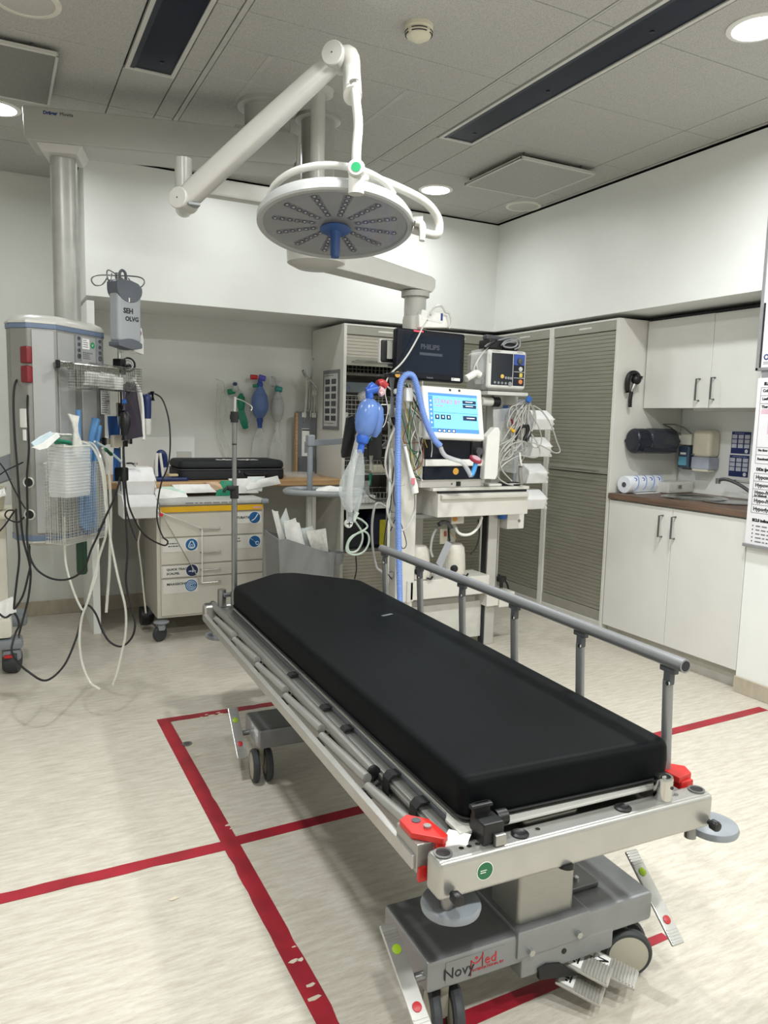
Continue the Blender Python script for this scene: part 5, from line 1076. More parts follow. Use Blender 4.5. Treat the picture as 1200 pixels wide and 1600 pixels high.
obj('blade', MB().tube([(2.072, 5.42, 1.747), (2.098, 5.42, 1.701), (2.135, 5.42, 1.674), (2.172, 5.42, 1.638), (2.198, 5.42, 1.61)], lambda t: 0.011 - 0.004 * t, n=8), STEEL, bl_); obj('blade_shaft', MB().tube([(2.162, 5.43, 1.838), (2.153, 5.43, 1.742), (2.135, 5.43, 1.598), (2.131, 5.43, 1.454)], lambda t: 0.004 + 0.008 * t, n=8), DSTEEL, bl_)
obj('bowl', MB().sph((2.172, 5.42, 1.58), (0.022, 0.012, 0.028), 14), FROST, bl_)
# crumpled film on the worktop edge
pouch('clear_wrapper', 'crumpled clear wrapper lying on the oak worktop below the rack', [(1.86, 5.18, 0.966), (2.12, 5.16, 0.966), (2.15, 5.36, 0.985), (1.90, 5.38, 0.99)], 0.03, clear_mat('wrapper', '#e4e2dc', 0.35), 'wrapper')
# white and navy device lying on the worktop
dv = thing('leg_splint', 'navy and white padded device with straps lying on the oak worktop', 'medical device', (0.95, 5.12, 0.965))
obj('base_pad', MB().prism([(0.72, 4.99), (1.11, 4.975), (1.130, 5.0), (1.062, 5.018), (1.05, 5.12), (0.74, 5.2)], (0, 0, 0.964), (1, 0, 0), (0, 1, 0), 0.022, 0.006), DBLUE, dv)
obj('standing_pad', MB().tube([(0.948, 5.08, 0.973), (0.94, 5.08, 1.028), (0.945, 5.08, 1.099), (0.958, 5.08, 1.14), (0.982, 5.08, 1.124), (0.985, 5.08, 1.048)], 0.022, n=8), DBLUE, dv)
obj('white_band', MB().tube([(0.93, 5.05, 0.98), (0.927, 5.05, 1.051), (0.932, 5.05, 1.142)], 0.011, n=8).tube([(0.971, 5.05, 0.979), (0.963, 5.05, 1.059), (0.952, 5.05, 1.142)], 0.009, n=8), WHITE, dv)
obj('strap_end', MB().box((1.030, 5.03, 1.0), (0.06, 0.04, 0.016), None, 0.004), mat('beige_strap', '#c9b48a', 0.6), dv)

# ---- drawer cart with tilted white trays hung on its side
ct = thing('drawer_cart', 'grey hospital drawer cart with yellow strip and pictogram labels', 'drawer cart', (1.20, 4.90, 0))
CTG = mat('cart_grey', '#c4c0b4', 0.4, var=0.01); CTF = mat('cart_front', '#cbc7bb', 0.4, var=0.01)
cx0, cx1, cy0, cy1 = 0.858, 1.538, 4.685, 5.14
obj('carcass', MB().box2((cx0, cy0 + 0.012, 0.135), (cx1, cy1, 0.842), 0.006), CTG, ct)
obj('cart_top', MB().box2((cx0 - 0.012, cy0 - 0.012, 0.842), (cx1 + 0.008, cy1, 0.866), 0.006), mat('cart_top_grey', '#b7b7b3', 0.4), ct)
for x in (cx0 - 0.005, cx1): obj('corner_bumper', MB().box((x, cy0 - 0.002, 0.853), (0.05, 0.045, 0.030), None, 0.010), BGREY, ct)
obj('yellow_strip', MB().box2((cx0 + 0.022, cy0 - 0.003, 0.798), (cx1 - 0.012, cy0 + 0.015, 0.832), 0.002), YEL, ct)
obj('strip_badge', MB().box2((1.462, cy0 - 0.005, 0.808), (1.518, cy0 - 0.003, 0.820)), mat('pink_badge', '#d9a8a8', 0.5), ct)
scrawl('top_print', (1.03, cy0 - 0.0125, 0.860), (1, 0, 0), (0, 0, 1), 0.30, 0.016, 1, INKG, ct, 2)
DZ = [(0.645, 0.790), (0.474, 0.641), (0.390, 0.470), (0.152, 0.386)]
CIRC = mat('pictogram_blue', '#1a5c93', 0.45); CIRCD = mat('pictogram_navy', '#16264f', 0.45); LABP = mat('drawer_label', '#d8d6cf', 0.5, var=0.01)
fy = cy0 - 0.0004
def lab(parent, x, z, w_, h_, lines, circ, cxo, dark=False, size=0.020):
    l = obj('drawer_label', MB().box2((x, fy - 0.0025, z), (x + w_, fy - 0.001, z + h_)), LABP, parent)
    for i, (tx, ty, tx_s) in enumerate(lines): text('label_print', tx_s, (x + tx, fy - 0.0028, z + ty), (1, 0, 0), (0, 0, 1), size, INK, parent, bold=0.0006, width=1.15)
    c = (x + cxo, fy - 0.0025, z + h_ / 2); obj('pictogram_ring', MB().cyl(c, (c[0], c[1] - 0.0008, c[2]), 0.041, n=32), PAPER, parent)
    obj('pictogram_disc', MB().cyl((c[0], c[1] - 0.0008, c[2]), (c[0], c[1] - 0.0014, c[2]), 0.037, n=32), CIRCD if dark else CIRC, parent)
    return (c[0], c[1] - 0.0016, c[2])
drs = []
for k, (z0, z1) in enumerate(DZ):
    d = obj('drawer', MB().box2((cx0 + 0.024, cy0, z0), (cx1 - 0.010, cy0 + 0.02, z1 - 0.003), 0.003), CTF, ct); drs.append(d)
    hz = [0.690, 0.540, 0.431, 0.350][k]
    obj('drawer_handle', MB().tube([(1.125, cy0, hz), (1.125, cy0 - 0.022, hz), (1.245, cy0 - 0.022, hz), (1.245, cy0, hz)], 0.0052, n=8, smooth=False), STEEL, d)
PIC = mat('pictogram_line', '#c4d5e4', 0.5)
c = lab(drs[0], 1.322, 0.712, 0.196, 0.072, [(0.006, 0.032, 'INTUBATIE')], 0, 0.150)
obj('pictogram', MB().tube([(c[0] - 0.022, c[1], c[2] - 0.02), (c[0], c[1], c[2] - 0.008), (c[0] + 0.022, c[1], c[2] + 0.024)], 0.004, n=5), PIC, drs[0])
c = lab(drs[1], 0.892, 0.552, 0.215, 0.082, [], 0, 0.176); scrawl('label_print', (0.925, fy - 0.0028, 0.612), (1, 0, 0), (0, 0, 1), 0.10, 0.034, 2, INK, drs[1], 31, fill=0.5)
obj('pictogram', MB().tube([(c[0], c[1], c[2] + 0.024), (c[0] + 0.018, c[1], c[2] - 0.006), (c[0] + 0.010, c[1], c[2] - 0.02), (c[0] - 0.010, c[1], c[2] - 0.02), (c[0] - 0.018, c[1], c[2] - 0.006)], 0.004, n=5, closed=True).ring((c[0], c[1], c[2] - 0.008), (0, 1, 0), 0.008, 0.0022, 16, 4), PIC, drs[1])
c = lab(drs[1], 1.318, 0.552, 0.200, 0.082, [], 0, 0.155); scrawl('label_print', (1.325, fy - 0.0028, 0.625), (1, 0, 0), (0, 0, 1), 0.09, 0.036, 2, INK, drs[1], 32, fill=0.5)
obj('pictogram', MB().tube([(c[0] - 0.026, c[1], c[2] + 0.018), (c[0] + 0.012, c[1], c[2] - 0.010)], 0.0032, n=5).ring((c[0] + 0.017, c[1], c[2] - 0.012), (0, 1, 0), 0.010, 0.0026, 16, 4), PIC, drs[1])
c = lab(drs[2], 0.892, 0.395, 0.215, 0.070, [(0.022, 0.042, 'QUICK TRACH/'), (0.022, 0.016, 'SCALPEL')], 0, 0.178, True, 0.018)
obj('pictogram', MB().box((c[0] - 0.012, c[1], c[2] - 0.004), (0.018, 0.0015, 0.006)).box((c[0] + 0.004, c[1], c[2] + 0.004), (0.008, 0.0015, 0.032)).box((c[0] + 0.016, c[1], c[2] - 0.004), (0.016, 0.0015, 0.006)), PIC, drs[2])
c = lab(drs[3], 0.892, 0.292, 0.215, 0.086, [(0.022, 0.052, 'MAAGSONDE')], 0, 0.172, False, 0.020)
obj('pictogram', MB().ring(c, (0, 1, 0), 0.028, 0.0022, 24, 4).ring(c, (0, 1, 0), 0.019, 0.0022, 20, 4).ring(c, (0, 1, 0), 0.009, 0.003, 14, 4), PIC, drs[3])
for x, y in ((cx0 + 0.01, cy0 - 0.01), (cx1 - 0.05, cy0 - 0.01), (cx0 + 0.01, cy1 - 0.05), (cx1 - 0.05, cy1 - 0.05)):
    k = obj('caster', MB().lathe([(0.0, -0.014), (0.046, -0.014), (0.050, -0.006), (0.050, 0.006), (0.046, 0.014), (0, 0.014)], (x, y, 0.050), (0.55, -0.83, 0), 28), TYRE, ct)
    obj('caster_cover', MB().box((x + 0.008, y + 0.008, 0.090), (0.05, 0.07, 0.045), None, 0.014).lathe([(0.0, 0.113), (0.045, 0.115), (0.048, 0.122), (0.04, 0.127), (0, 0.127)], (x + 0.01, y, 0), n=24), BGREY, k)
obj('cart_hoop', MB().cyl((cx0 - 0.015, 4.95, 0.10), (cx0 - 0.06, 4.95, 0.10), 0.06, n=24), BLACK, ct)
# seal string across the drawer handles
ss = thing('seal_string', 'white seal string looped through the cart drawer handles with red tag', 'string', (0.88, 4.67, 0.80))
fy2 = cy0 - 0.026
obj('string', MB().tube([(0.882, fy2, 0.80), (1.128, fy2, 0.692), (1.128, fy2, 0.352)], 0.0045, n=5, smooth=False).tube([(0.882, fy2, 0.80), (1.122, fy2 - 0.004, 0.348)], 0.0042, n=5, smooth=False).tube([(0.882, fy2, 0.80), (0.862, fy2, 0.85)], 0.0035, n=5), mat('string_white', '#e6e3da', 0.6), ss)
obj('red_tag', MB().box((0.882, fy2, 0.790), (0.022, 0.010, 0.022), None, 0.005), mat('tag_pinkred', '#d9283f', 0.4), ss)
# packets heaped on the cart top
rnd = random.Random(11)
PCK = [('flat white packet, lowest on the cart top by the left bumper', 252, 775, 0.30, 0.14, 0.10, PAPER), ('green striped white packet lying on the cart near the front', 268, 772, 0.16, 0.10, -0.25, mat('mint_paper', '#c2dccd', 0.5)), ('wide white packet in the middle of the cart top', 300, 771, 0.26, 0.15, 0.25, PAPER),
       ('beige packet standing out among the white ones on the cart', 333, 768, 0.10, 0.12, 0.6, mat('beige_packet', '#c9a98a', 0.5)), ('green packet behind the infusion pole on the cart', 348, 767, 0.14, 0.08, -0.5, GREEN), ('white packet leaning by the infusion pole on the cart', 372, 765, 0.18, 0.12, 0.3, PAPER),
       ('upright white packet at the rear of the cart top', 384, 764, 0.12, 0.10, -0.2, mat('cool_paper', '#dfe6e4', 0.5)), ('long white packet curling off the right end of the cart', 410, 768, 0.26, 0.07, 0.35, PAPER)]
CARTP = [(0.934, 4.927, 0.875), (1.003, 4.951, 0.875), (1.146, 5.002, 0.875), (1.289, 5.013, 0.875), (1.361, 5.041, 0.875), (1.473, 5.061, 0.875), (1.55, 5.137, 0.875), (1.6, 4.986, 0.875)]
for i, ((lb, _a, _b, w_, d_, rz, mm2), q) in enumerate(zip(PCK, CARTP)):
    q = Vector(q); z = 0.868 + 0.012 * (i % 4); R_ = Matrix.Rotation(rz, 3, 'Z'); tz = 0.10 if i in (4, 5, 6) else 0.055; e = 0.035 if i == 7 else 0
    pts = [q + R_ @ Vector((-w_ / 2, -d_ / 2, 0)), q + R_ @ Vector((w_ / 2, -d_ / 2, 0)), q + R_ @ Vector((w_ / 2, d_ / 2, 0)), q + R_ @ Vector((-w_ / 2, d_ / 2, 0))]
    for j, p in enumerate(pts): p.z = z + (tz if j >= 2 else 0) + (e if j in (1, 2) else 0); p.y = min(max(p.y, 4.69), 4.925)
    pouch('sterile_packet', lb, pts, 0.018, mm2, 'packet', 'packets heaped on the cart')
# white tilted trays on the cart's side
def tilt_tray(M_, lb, w_=0.19, h_=0.125, d_=0.15, group=None):
    t = thing('tilt_tray', lb, 'storage tray', M_ @ Vector((w_ / 2, d_ / 2, 0)), group=group)
    prof = [(0.0, 0.0), (-0.03, h_ * 0.55), (-0.012, h_ * 0.72), (0.05, h_), (d_, h_ * 0.98), (d_, 0.0)]
    m = MB(M_); m.prism([(p[0], p[1]) for p in prof], (0.0, 0, 0), (0, 1, 0), (0, 0, 1), w_, 0.006); obj('tray_body', m, mat('tray_white', '#ececec', 0.4, var=0.02), t)
    e = MB(M_)
    wav = [(-0.03, h_ * 0.55)]
    for k in range(9): wav.append((-0.014 + 0.010 * math.sin(k * math.pi / 2.0), h_ * 0.5 * (1 - k / 8)))
    e.prism([(0.02, h_ * 0.75)] + [(p[0] - 0.004, p[1]) for p in wav] + [(0.02, 0.0)], (w_ + 0.0005, 0, 0), (0, 1, 0), (0, 0, 1), 0.005); obj('tray_cheek', e, WHITE, t)
    return t
tilt_tray(frame((0.665, 4.72, 0.895), (1, 0, 0)), 'white tilted tray, uppermost beside the drawer cart', 0.19, 0.175, 0.2)
tilt_tray(frame((0.655, 4.62, 0.775), (1, 0, 0)), 'white tilted tray, lowest beside the drawer cart', 0.195, 0.135, 0.2)
mp_ = thing('small_clamp', 'small chrome and black clamp lying on the uppermost white tray', 'clamp', (0.737, 4.75, 1.087))
obj('clamp_jaw', MB().tube([(0.696, 4.75, 1.095), (0.73, 4.75, 1.095), (0.752, 4.75, 1.079)], 0.006, n=6), BLACK, mp_); obj('clamp_end', MB().sph((0.75, 4.74, 1.092), 0.012, 10), STEEL, mp_)
cable('thin_strap', [(0.762, 4.72, 0.842), (0.753, 4.72, 0.745), (0.767, 4.72, 0.685), (0.755, 4.72, 0.607), (0.771, 4.72, 0.448), (0.784, 4.72, 0.287), (0.794, 4.72, 0.174)], 0.005, mat('pale_strap', '#c7c2b2', 0.6), 'pale thin strap hanging from the lowest white tray to the castor', 'strap')

# ---- stainless/grey instrument table with bent arm, waste bin with packets
ut = thing('overbed_table', 'grey overbed table with rimmed oval tray on a slim post', 'table', (1.66, 4.35, 0))
px0 = Vector((1.718, 4.35, 0.974)); py_ = 4.35
obj('post', MB().box2((px0.x - 0.018, py_ - 0.015, 0.15), (px0.x + 0.012, py_ + 0.015, 0.93), 0.004), LGREY, ut); obj('post_inner', MB().box2((px0.x + 0.012, py_ - 0.012, 0.15), (px0.x + 0.040, py_ + 0.012, 0.93), 0.004), ALUB, ut)
obj('upper_post', MB().cyl((px0.x, py_, 0.93), (px0.x, py_, 1.245), 0.0175, n=18), BGREY, ut)
obj('post_head', MB().box((px0.x, py_, 1.255), (0.050, 0.05, 0.070), None, 0.010), BGREY, ut)
obj('side_arm', MB().box((px0.x + 0.145, py_ + 0.03, 1.247), (0.26, 0.024, 0.037), Matrix.Rotation(math.radians(-3), 3, 'Y') @ Matrix.Rotation(math.radians(12), 3, 'Z'), 0.004), BGREY, ut)
tc0 = Vector((1.818, 4.274, 0.955)); P = [(math.copysign(abs(math.cos(a)) ** 0.7, math.cos(a)) * 0.235, math.copysign(abs(math.sin(a)) ** 0.7, math.sin(a)) * 0.145) for a in [2 * math.pi * k / 36 for k in range(36)]]
_ca, _sa = math.cos(math.radians(-32)), math.sin(math.radians(-32)); P = [(p[0] * _ca - p[1] * _sa, p[0] * _sa + p[1] * _ca) for p in P]
TX, TY = px0.x + 0.075, 4.30
obj('tray_plate', MB().prism([(TX + p[0] * 0.96, TY + p[1] * 0.96) for p in P], (0, 0, 0.925), (1, 0, 0), (0, 1, 0), 0.012, 0.002), mat('tray_grey', '#8a8e91', 0.35), ut)
obj('tray_rim', MB().tube([(TX + p[0], TY + p[1], 0.945) for p in P], 0.017, n=10, smooth=False, closed=True), mat('tray_rim', '#94989a', 0.35), ut)
obj('table_foot', MB().box2((px0.x - 0.04, py_ - 0.055, 0.07), (px0.x + 0.06, py_ + 0.28, 0.15), 0.02), BGREY, ut)
for dx, dy in ((-0.02, -0.02), (0.04, -0.02), (-0.02, 0.24), (0.04, 0.24)): obj('caster', MB().cyl((px0.x + dx - 0.012, py_ + dy, 0.035), (px0.x + dx + 0.012, py_ + dy, 0.035), 0.035, n=18), TYRE, ut)
pouch('sterile_packet', 'white packet lying on the grey overbed table tray', [(TX - 0.06, TY - 0.01, 0.950), (TX + 0.08, TY - 0.09, 0.950), (TX + 0.11, TY - 0.02, 0.975), (TX - 0.02, TY + 0.045, 0.970)], 0.03, PAPER)
BINM = mat('bin_grey', '#7c7d7d', 0.45, var=0.02)
bn = thing('waste_bin', 'grey open-topped bin stuffed with opened packets behind the stretcher', 'bin', (1.66, 4.12, 0.1))
B0, B1, B2_, B3 = [Vector(q) for q in ((1.402, 4.05, 0.708), (1.75, 4.05, 0.614), (1.72, 4.05, 0.452), (1.434, 4.05, 0.473))]
bxl, bxr = B0.x, B1.x; zt_, zl = B0.z, B1.z
bo_ = MB()
bo_.prism([(bxl + 0.035, 0.08), (bxr - 0.035, 0.08), (bxr, zl), (bxr - 0.08, zl + 0.012), (bxr - 0.16, zl + 0.045), (bxl + 0.06, zt_ - 0.002), (bxl, zt_)], (0, 4.03, 0), (1, 0, 0), (0, 0, 1), 0.008, 0.002)
obj('bin_front', bo_, BINM, bn)
bo_ = MB(); bo_.prism([(bxl + 0.035, 0.08), (bxr - 0.035, 0.08), (bxr, zl + 0.02), (bxl, zt_ + 0.02)], (0, 4.27, 0), (1, 0, 0), (0, 0, 1), 0.008, 0.002); obj('bin_back', bo_, BINM, bn)
for xa, xb, zz in ((bxl, bxl + 0.035, zt_), (bxr, bxr - 0.035, zl)):
    m = MB(); m.add([(xa, 4.02, zz), (xa, 4.27, zz + 0.02), (xb, 4.27, 0.08), (xb, 4.02, 0.08), (xa + (0.008 if xb > xa else -0.008), 4.02, zz), (xa + (0.008 if xb > xa else -0.008), 4.27, zz + 0.02), (xb + (0.008 if xb > xa else -0.008), 4.27, 0.08), (xb + (0.008 if xb > xa else -0.008), 4.02, 0.08)], [(0, 1, 2, 3), (7, 6, 5, 4), (0, 4, 5, 1), (1, 5, 6, 2), (2, 6, 7, 3), (3, 7, 4, 0)]); obj('bin_side', m, BINM, bn)
obj('bin_floor', MB().box2((bxl + 0.035, 4.025, 0.08), (bxr - 0.035, 4.27, 0.09)), BINM, bn)
obj('bin_pedestal', MB().box2((bxl + 0.06, 4.04, 0), (bxr - 0.06, 4.26, 0.082), 0.006), DGREY, bn)
obj('side_cup', MB().lathe([(0.0, -0.07), (0.045, -0.068), (0.052, 0.0), (0.049, 0.001), (0.042, -0.064)], (1.81, 4.15, 0.59), n=24), BINM, bn)
BINP = [([(1.391, 4.1, 0.867), (1.426, 4.1, 0.855), (1.473, 4.1, 0.697), (1.435, 4.1, 0.688)], 'narrow crumpled packet at the bin edge nearest the cart'),
        ([(1.436, 4.14, 0.768), (1.49, 4.14, 0.87), (1.53, 4.14, 0.748), (1.472, 4.14, 0.683)], 'pointed white packet sticking highest out of the bin'),
        ([(1.45, 4.07, 0.802), (1.523, 4.07, 0.818), (1.568, 4.07, 0.667), (1.475, 4.07, 0.649)], 'folded printed packet at the front of the bin'),
        ([(1.519, 4.12, 0.804), (1.566, 4.12, 0.78), (1.608, 4.12, 0.634), (1.544, 4.12, 0.63)], 'white packet squeezed between the folded ones in the bin'),
        ([(1.59, 4.16, 0.743), (1.662, 4.16, 0.755), (1.713, 4.16, 0.645), (1.599, 4.16, 0.628)], 'packet with blue edge in the bin'),
        ([(1.595, 4.09, 0.738), (1.719, 4.09, 0.747), (1.743, 4.09, 0.585), (1.636, 4.09, 0.614)], 'large transparent packet at the side of the bin nearest the rack'),
        ]
for i, (q, lb) in enumerate(BINP):
    pouch('sterile_packet', lb, q[::-1], 0.022, [PAPER, mat('cool_paper', '#dfe6e4', 0.5), PAPER][i % 3] if i < 5 else mat('translucent_paper', '#d9d8d2', 0.4), 'packet', 'packets stuffed in the bin')


# ================================================================ CABINETS
def tambour(mb, a0, a1, c0, c1, b=0.0, pitch=0.0245):
    """slatted shutter between a0..a1, c0..c1 in the frame of mb"""
    n = max(1, int(round((c1 - c0) / pitch))); h = (c1 - c0) / n; P = [(0.006, c0)]
    for i in range(n):
        z = c0 + i * h; P += [(0.0035, z + 0.0006), (0.0, z + 0.0035), (0.0, z + h - 0.0020), (0.0035, z + h - 0.0004)]
    P += [(0.006, c1)]; P = [(b + p[0], p[1]) for p in P]
    v = [(a0, p[0], p[1]) for p in P] + [(a1, p[0], p[1]) for p in P]; k = len(P)
    fs = [(i, i + 1, k + i + 1, k + i) for i in range(k - 1)] + [(k - 1, 0, k, 2 * k - 1)]
    return mb.add(v, fs)
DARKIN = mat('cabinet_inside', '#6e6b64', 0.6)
def tall_cabinet(F, w_, lb, ranges, d_=0.60, top=2.058, handle_z=None, closed=True, group='tall shutter cabinets', bottom=0.115, nm_dark=False):
    t = thing('shutter_cabinet', lb, 'cabinet', F @ Vector((w_ / 2, d_ / 2, 0)), group=None)
    c = MB(F); s_ = 0.024
    c.box2((0, 0, 0.06), (s_, d_, top), 0.002, 1); c.box2((w_ - s_, 0, 0.06), (w_, d_, top), 0.002, 1); c.box2((s_, 0.02, top - 0.018), (w_ - s_, d_, top)); c.box2((s_, 0.02, 0.06), (w_ - s_, d_, bottom)); c.box2((s_, d_ - 0.012, bottom), (w_ - s_, d_, top - 0.018)); c.box2((s_, 0.002, top - 0.012), (w_ - s_, 0.02, top))
    obj('carcass', c, CABG, t)
    if nm_dark: obj('dark_inner_sheet', MB(F).box2((s_, d_ - 0.016, bottom), (w_ - s_, d_ - 0.012, top - 0.02)).box2((w_ - s_ - 0.002, 0.03, bottom), (w_ - s_, d_ - 0.016, top - 0.02)), DARKIN, t)  # thin dark sheets over the back and one inner side
    obj('plinth', MB(F).box2((0.0, 0.03, 0.0), (w_, 0.05, 0.06)), LGREY, t); obj('plinth_rail', MB(F).box2((s_, 0.004, 0.06), (w_ - s_, 0.02, bottom), 0.002, 1), LGREY, t)
    obj('top_fascia', MB(F).box2((s_, 0.004, top - 0.072), (w_ - s_, 0.018, top - 0.012), 0.002, 1), TAMF, t)
    p = MB(F); mid = w_ / 2
    n_ = obj('name_strip', MB(F).box2((mid - 0.045, 0.0025, top - 0.046), (mid + 0.075, 0.004, top - 0.034)), mat('strip_clear', '#d3d1c9', 0.2), t)
    scrawl('strip_print', F @ Vector((mid - 0.04, 0.002, top - 0.036)), F.to_3x3() @ Vector((1, 0, 0)), (0, 0, 1), 0.11, 0.009, 1, PAPER, t, int(w_ * 1000))
    for (c0, c1, kind) in ranges:
        if kind == 'fascia': obj('base_fascia', MB(F).box2((s_, 0.008, c0), (w_ - s_, 0.02, c1), 0.002, 1), TAMF, t)
        else:
            m = MB(F); tambour(m, s_ + 0.002, w_ - s_ - 0.002, c0, c1, 0.012); sh = obj('shutter', m, TAMB if kind != 'light' else mat('tambour_lit', '#b9b4a8', 0.38, metal=0.3, var=0.02), t, angle=20)  # paler slats on the open cabinet: brighter light put into their colour
            if handle_z and c0 - 0.06 <= handle_z <= c1:
                obj('shutter_rail', MB(F).box2((s_ + 0.002, 0.006, c0), (w_ - s_ - 0.002, 0.016, c0 + 0.034), 0.002, 1), TAMF, sh)
                hl = 0.23 * w_ / 0.64; hc_ = w_ * 0.47
                obj('shutter_handle', MB(F).tube([(hc_ - hl, 0.008, handle_z), (hc_ - hl, -0.022, handle_z), (hc_ + hl, -0.022, handle_z), (hc_ + hl, 0.008, handle_z)], 0.0045, n=8, smooth=False), STEEL, sh)
    return t
FR = lambda y, x=3.483: frame((x, y, 0), (0, -1, 0))
tall_cabinet(FR(4.285), 0.645, 'tall closed shutter cabinet beside the sink unit', [(0.115, 0.182, 'fascia'), (0.184, 1.074, 'dark'), (1.078, 1.984, 'dark')], handle_z=1.096)
tall_cabinet(FR(4.93), 0.645, 'tall closed shutter cabinet in the corner behind the white trays', [(0.115, 0.182, 'fascia'), (0.184, 1.074, 'dark'), (1.078, 1.984, 'dark')], handle_z=1.096)
FB = lambda x: frame((x, 4.98, 0), (1, 0, 0))
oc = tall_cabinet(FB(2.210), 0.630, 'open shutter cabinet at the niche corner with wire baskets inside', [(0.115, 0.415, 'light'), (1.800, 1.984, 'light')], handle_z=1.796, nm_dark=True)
# shelves and inside of the open cabinet
F_ = FB(2.210)
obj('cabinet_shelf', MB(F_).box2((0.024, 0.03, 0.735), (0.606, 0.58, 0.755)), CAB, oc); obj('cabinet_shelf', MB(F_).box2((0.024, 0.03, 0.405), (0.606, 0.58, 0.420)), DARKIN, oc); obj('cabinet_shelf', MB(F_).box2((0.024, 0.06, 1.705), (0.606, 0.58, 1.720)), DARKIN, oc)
obj('shutter_handle', MB(F_).tube([(0.10, 0.008, 1.806), (0.10, -0.022, 1.806), (0.53, -0.022, 1.806), (0.53, 0.008, 1.806)], 0.0045, n=8, smooth=False), STEEL, oc)
obj('shutter_rail', MB(F_).box2((0.026, 0.004, 1.770), (0.604, 0.016, 1.800), 0.002, 1), TAMF, oc)
WW = mat('white_wire', '#d7d6d0', 0.4)
for z0, z1, lb in ((1.724, 1.775, 'topmost white wire basket in the open cabinet'), (1.365, 1.560, 'second white wire basket in the open cabinet, beside the blue breathing bag'), (1.180, 1.270, 'third white wire basket in the open cabinet'), (0.985, 1.090, 'fourth white wire basket in the open cabinet, above its white shelf'), (0.760, 0.850, 'lowest white wire basket in the open cabinet, standing on its shelf')):
    wire_basket('wire_basket', lb, 0.035, 0.595, 0.06, 0.45, z0, z1, 0.030, F_, WW, 'white wire baskets in the open cabinet')
CONT = [(2.30, 1.775, 0.10, 0.06, 0.03, BLUE, 'flat blue box in the open cabinet above the basket line', 'box', 1.600), (2.29, 0, 0.09, 0.1, 0.07, PAPER, 'white paper box in the second wire basket at the cabinet side', 'box', 1.370), (2.45, 0, 0.16, 0.12, 0.05, PAPER, 'white folded packs in the third wire basket', 'packet', 1.185), (2.62, 0, 0.2, 0.14, 0.06, CREAM, 'cream pack in the fourth wire basket', 'packet', 0.990), (2.42, 0, 0.26, 0.2, 0.06, PAPER, 'white packs in the lowest wire basket on the cabinet shelf', 'packet', 0.765)]
for x, _, w_, d_, h_, mm2, lb, ct_, z in CONT:
    b = MB(); b.box((x, 5.20, z + h_ / 2), (w_, d_, h_), None, 0.008); tag(obj('supply_' + ct_, b, mm2), lb, ct_)
# frosted container row (upper shelf) and dark bags below
tag(obj('clear_container', MB().box2((2.27, 5.10, 1.585), (2.58, 5.30, 1.66), 0.006), clear_mat('container', '#9aa5b0', 0.5)), 'clear plastic container on the upper level of the open cabinet', 'container')
tag(obj('white_dome', MB().sph((2.44, 5.12, 1.558), (0.05, 0.05, 0.045), 18), PAPER), 'white round lid showing over the second wire basket', 'lid')
yb_ = thing('gear_bag', 'navy and yellow bag standing low in the open cabinet', 'bag', (2.62, 5.15, 0.42))
m = MB(); slab(m, 2.50, 2.76, 5.08, 5.38, 0.422, 0.70, 0.05, 0.05); obj('bag_body', m, mat('bag_navy', '#141a30', 0.7), yb_)
obj('yellow_panel', MB().box2((2.575, 5.070, 0.44), (2.64, 5.085, 0.64), 0.01), mat('bag_yellow', '#c6bd2c', 0.6), yb_)
tag(obj('dark_box', MB().box2((2.27, 5.12, 0.422), (2.47, 5.45, 0.66), 0.02), mat('box_dark', '#23252b', 0.6)), 'dark box beside the navy and yellow bag in the open cabinet', 'box')
tall_cabinet(FB(2.840), 0.620, 'closed shutter cabinet behind the monitors in the back row', [(0.115, 0.182, 'fascia'), (0.184, 1.984, 'dark')], handle_z=None)
struct('trim_3', MB().box2((3.460, 4.975, 0.06), (3.483, 5.0, 2.058)).box2((3.46, 4.93, 0.06), (3.50, 4.98, 2.058)), CABG)
# framed photo sheet on the cabinet side
ps = thing('photo_poster', 'grey framed sheet of small photographs on the open cabinet side', 'poster', (2.205, 5.19, 1.52))
obj('frame', MB().box2((2.203, 5.035, 1.310), (2.2095, 5.335, 1.742), 0.001, 1), mat('frame_grey', '#77797b', 0.5), ps); obj('sheet', MB().box2((2.2015, 5.060, 1.335), (2.203, 5.310, 1.715)), mat('sheet_grey', '#c8c8c5', 0.6), ps)
for i in range(6):
    for j in range(2):
        obj('photo', MB().box2((2.2005, 5.085 + j * 0.115, 1.375 + i * 0.053), (2.2015, 5.170 + j * 0.115, 1.412 + i * 0.053)), mat('photo_dark', '#4a4d50', 0.5, var=0.3, scale=60), ps)
scrawl('sheet_print', (2.2008, 5.30, 1.710), (0, -1, 0), (0, 0, 1), 0.22, 0.015, 1, INKG, ps, 41); scrawl('sheet_print', (2.2008, 5.30, 1.362), (0, -1, 0), (0, 0, 1), 0.22, 0.012, 1, INKG, ps, 42)

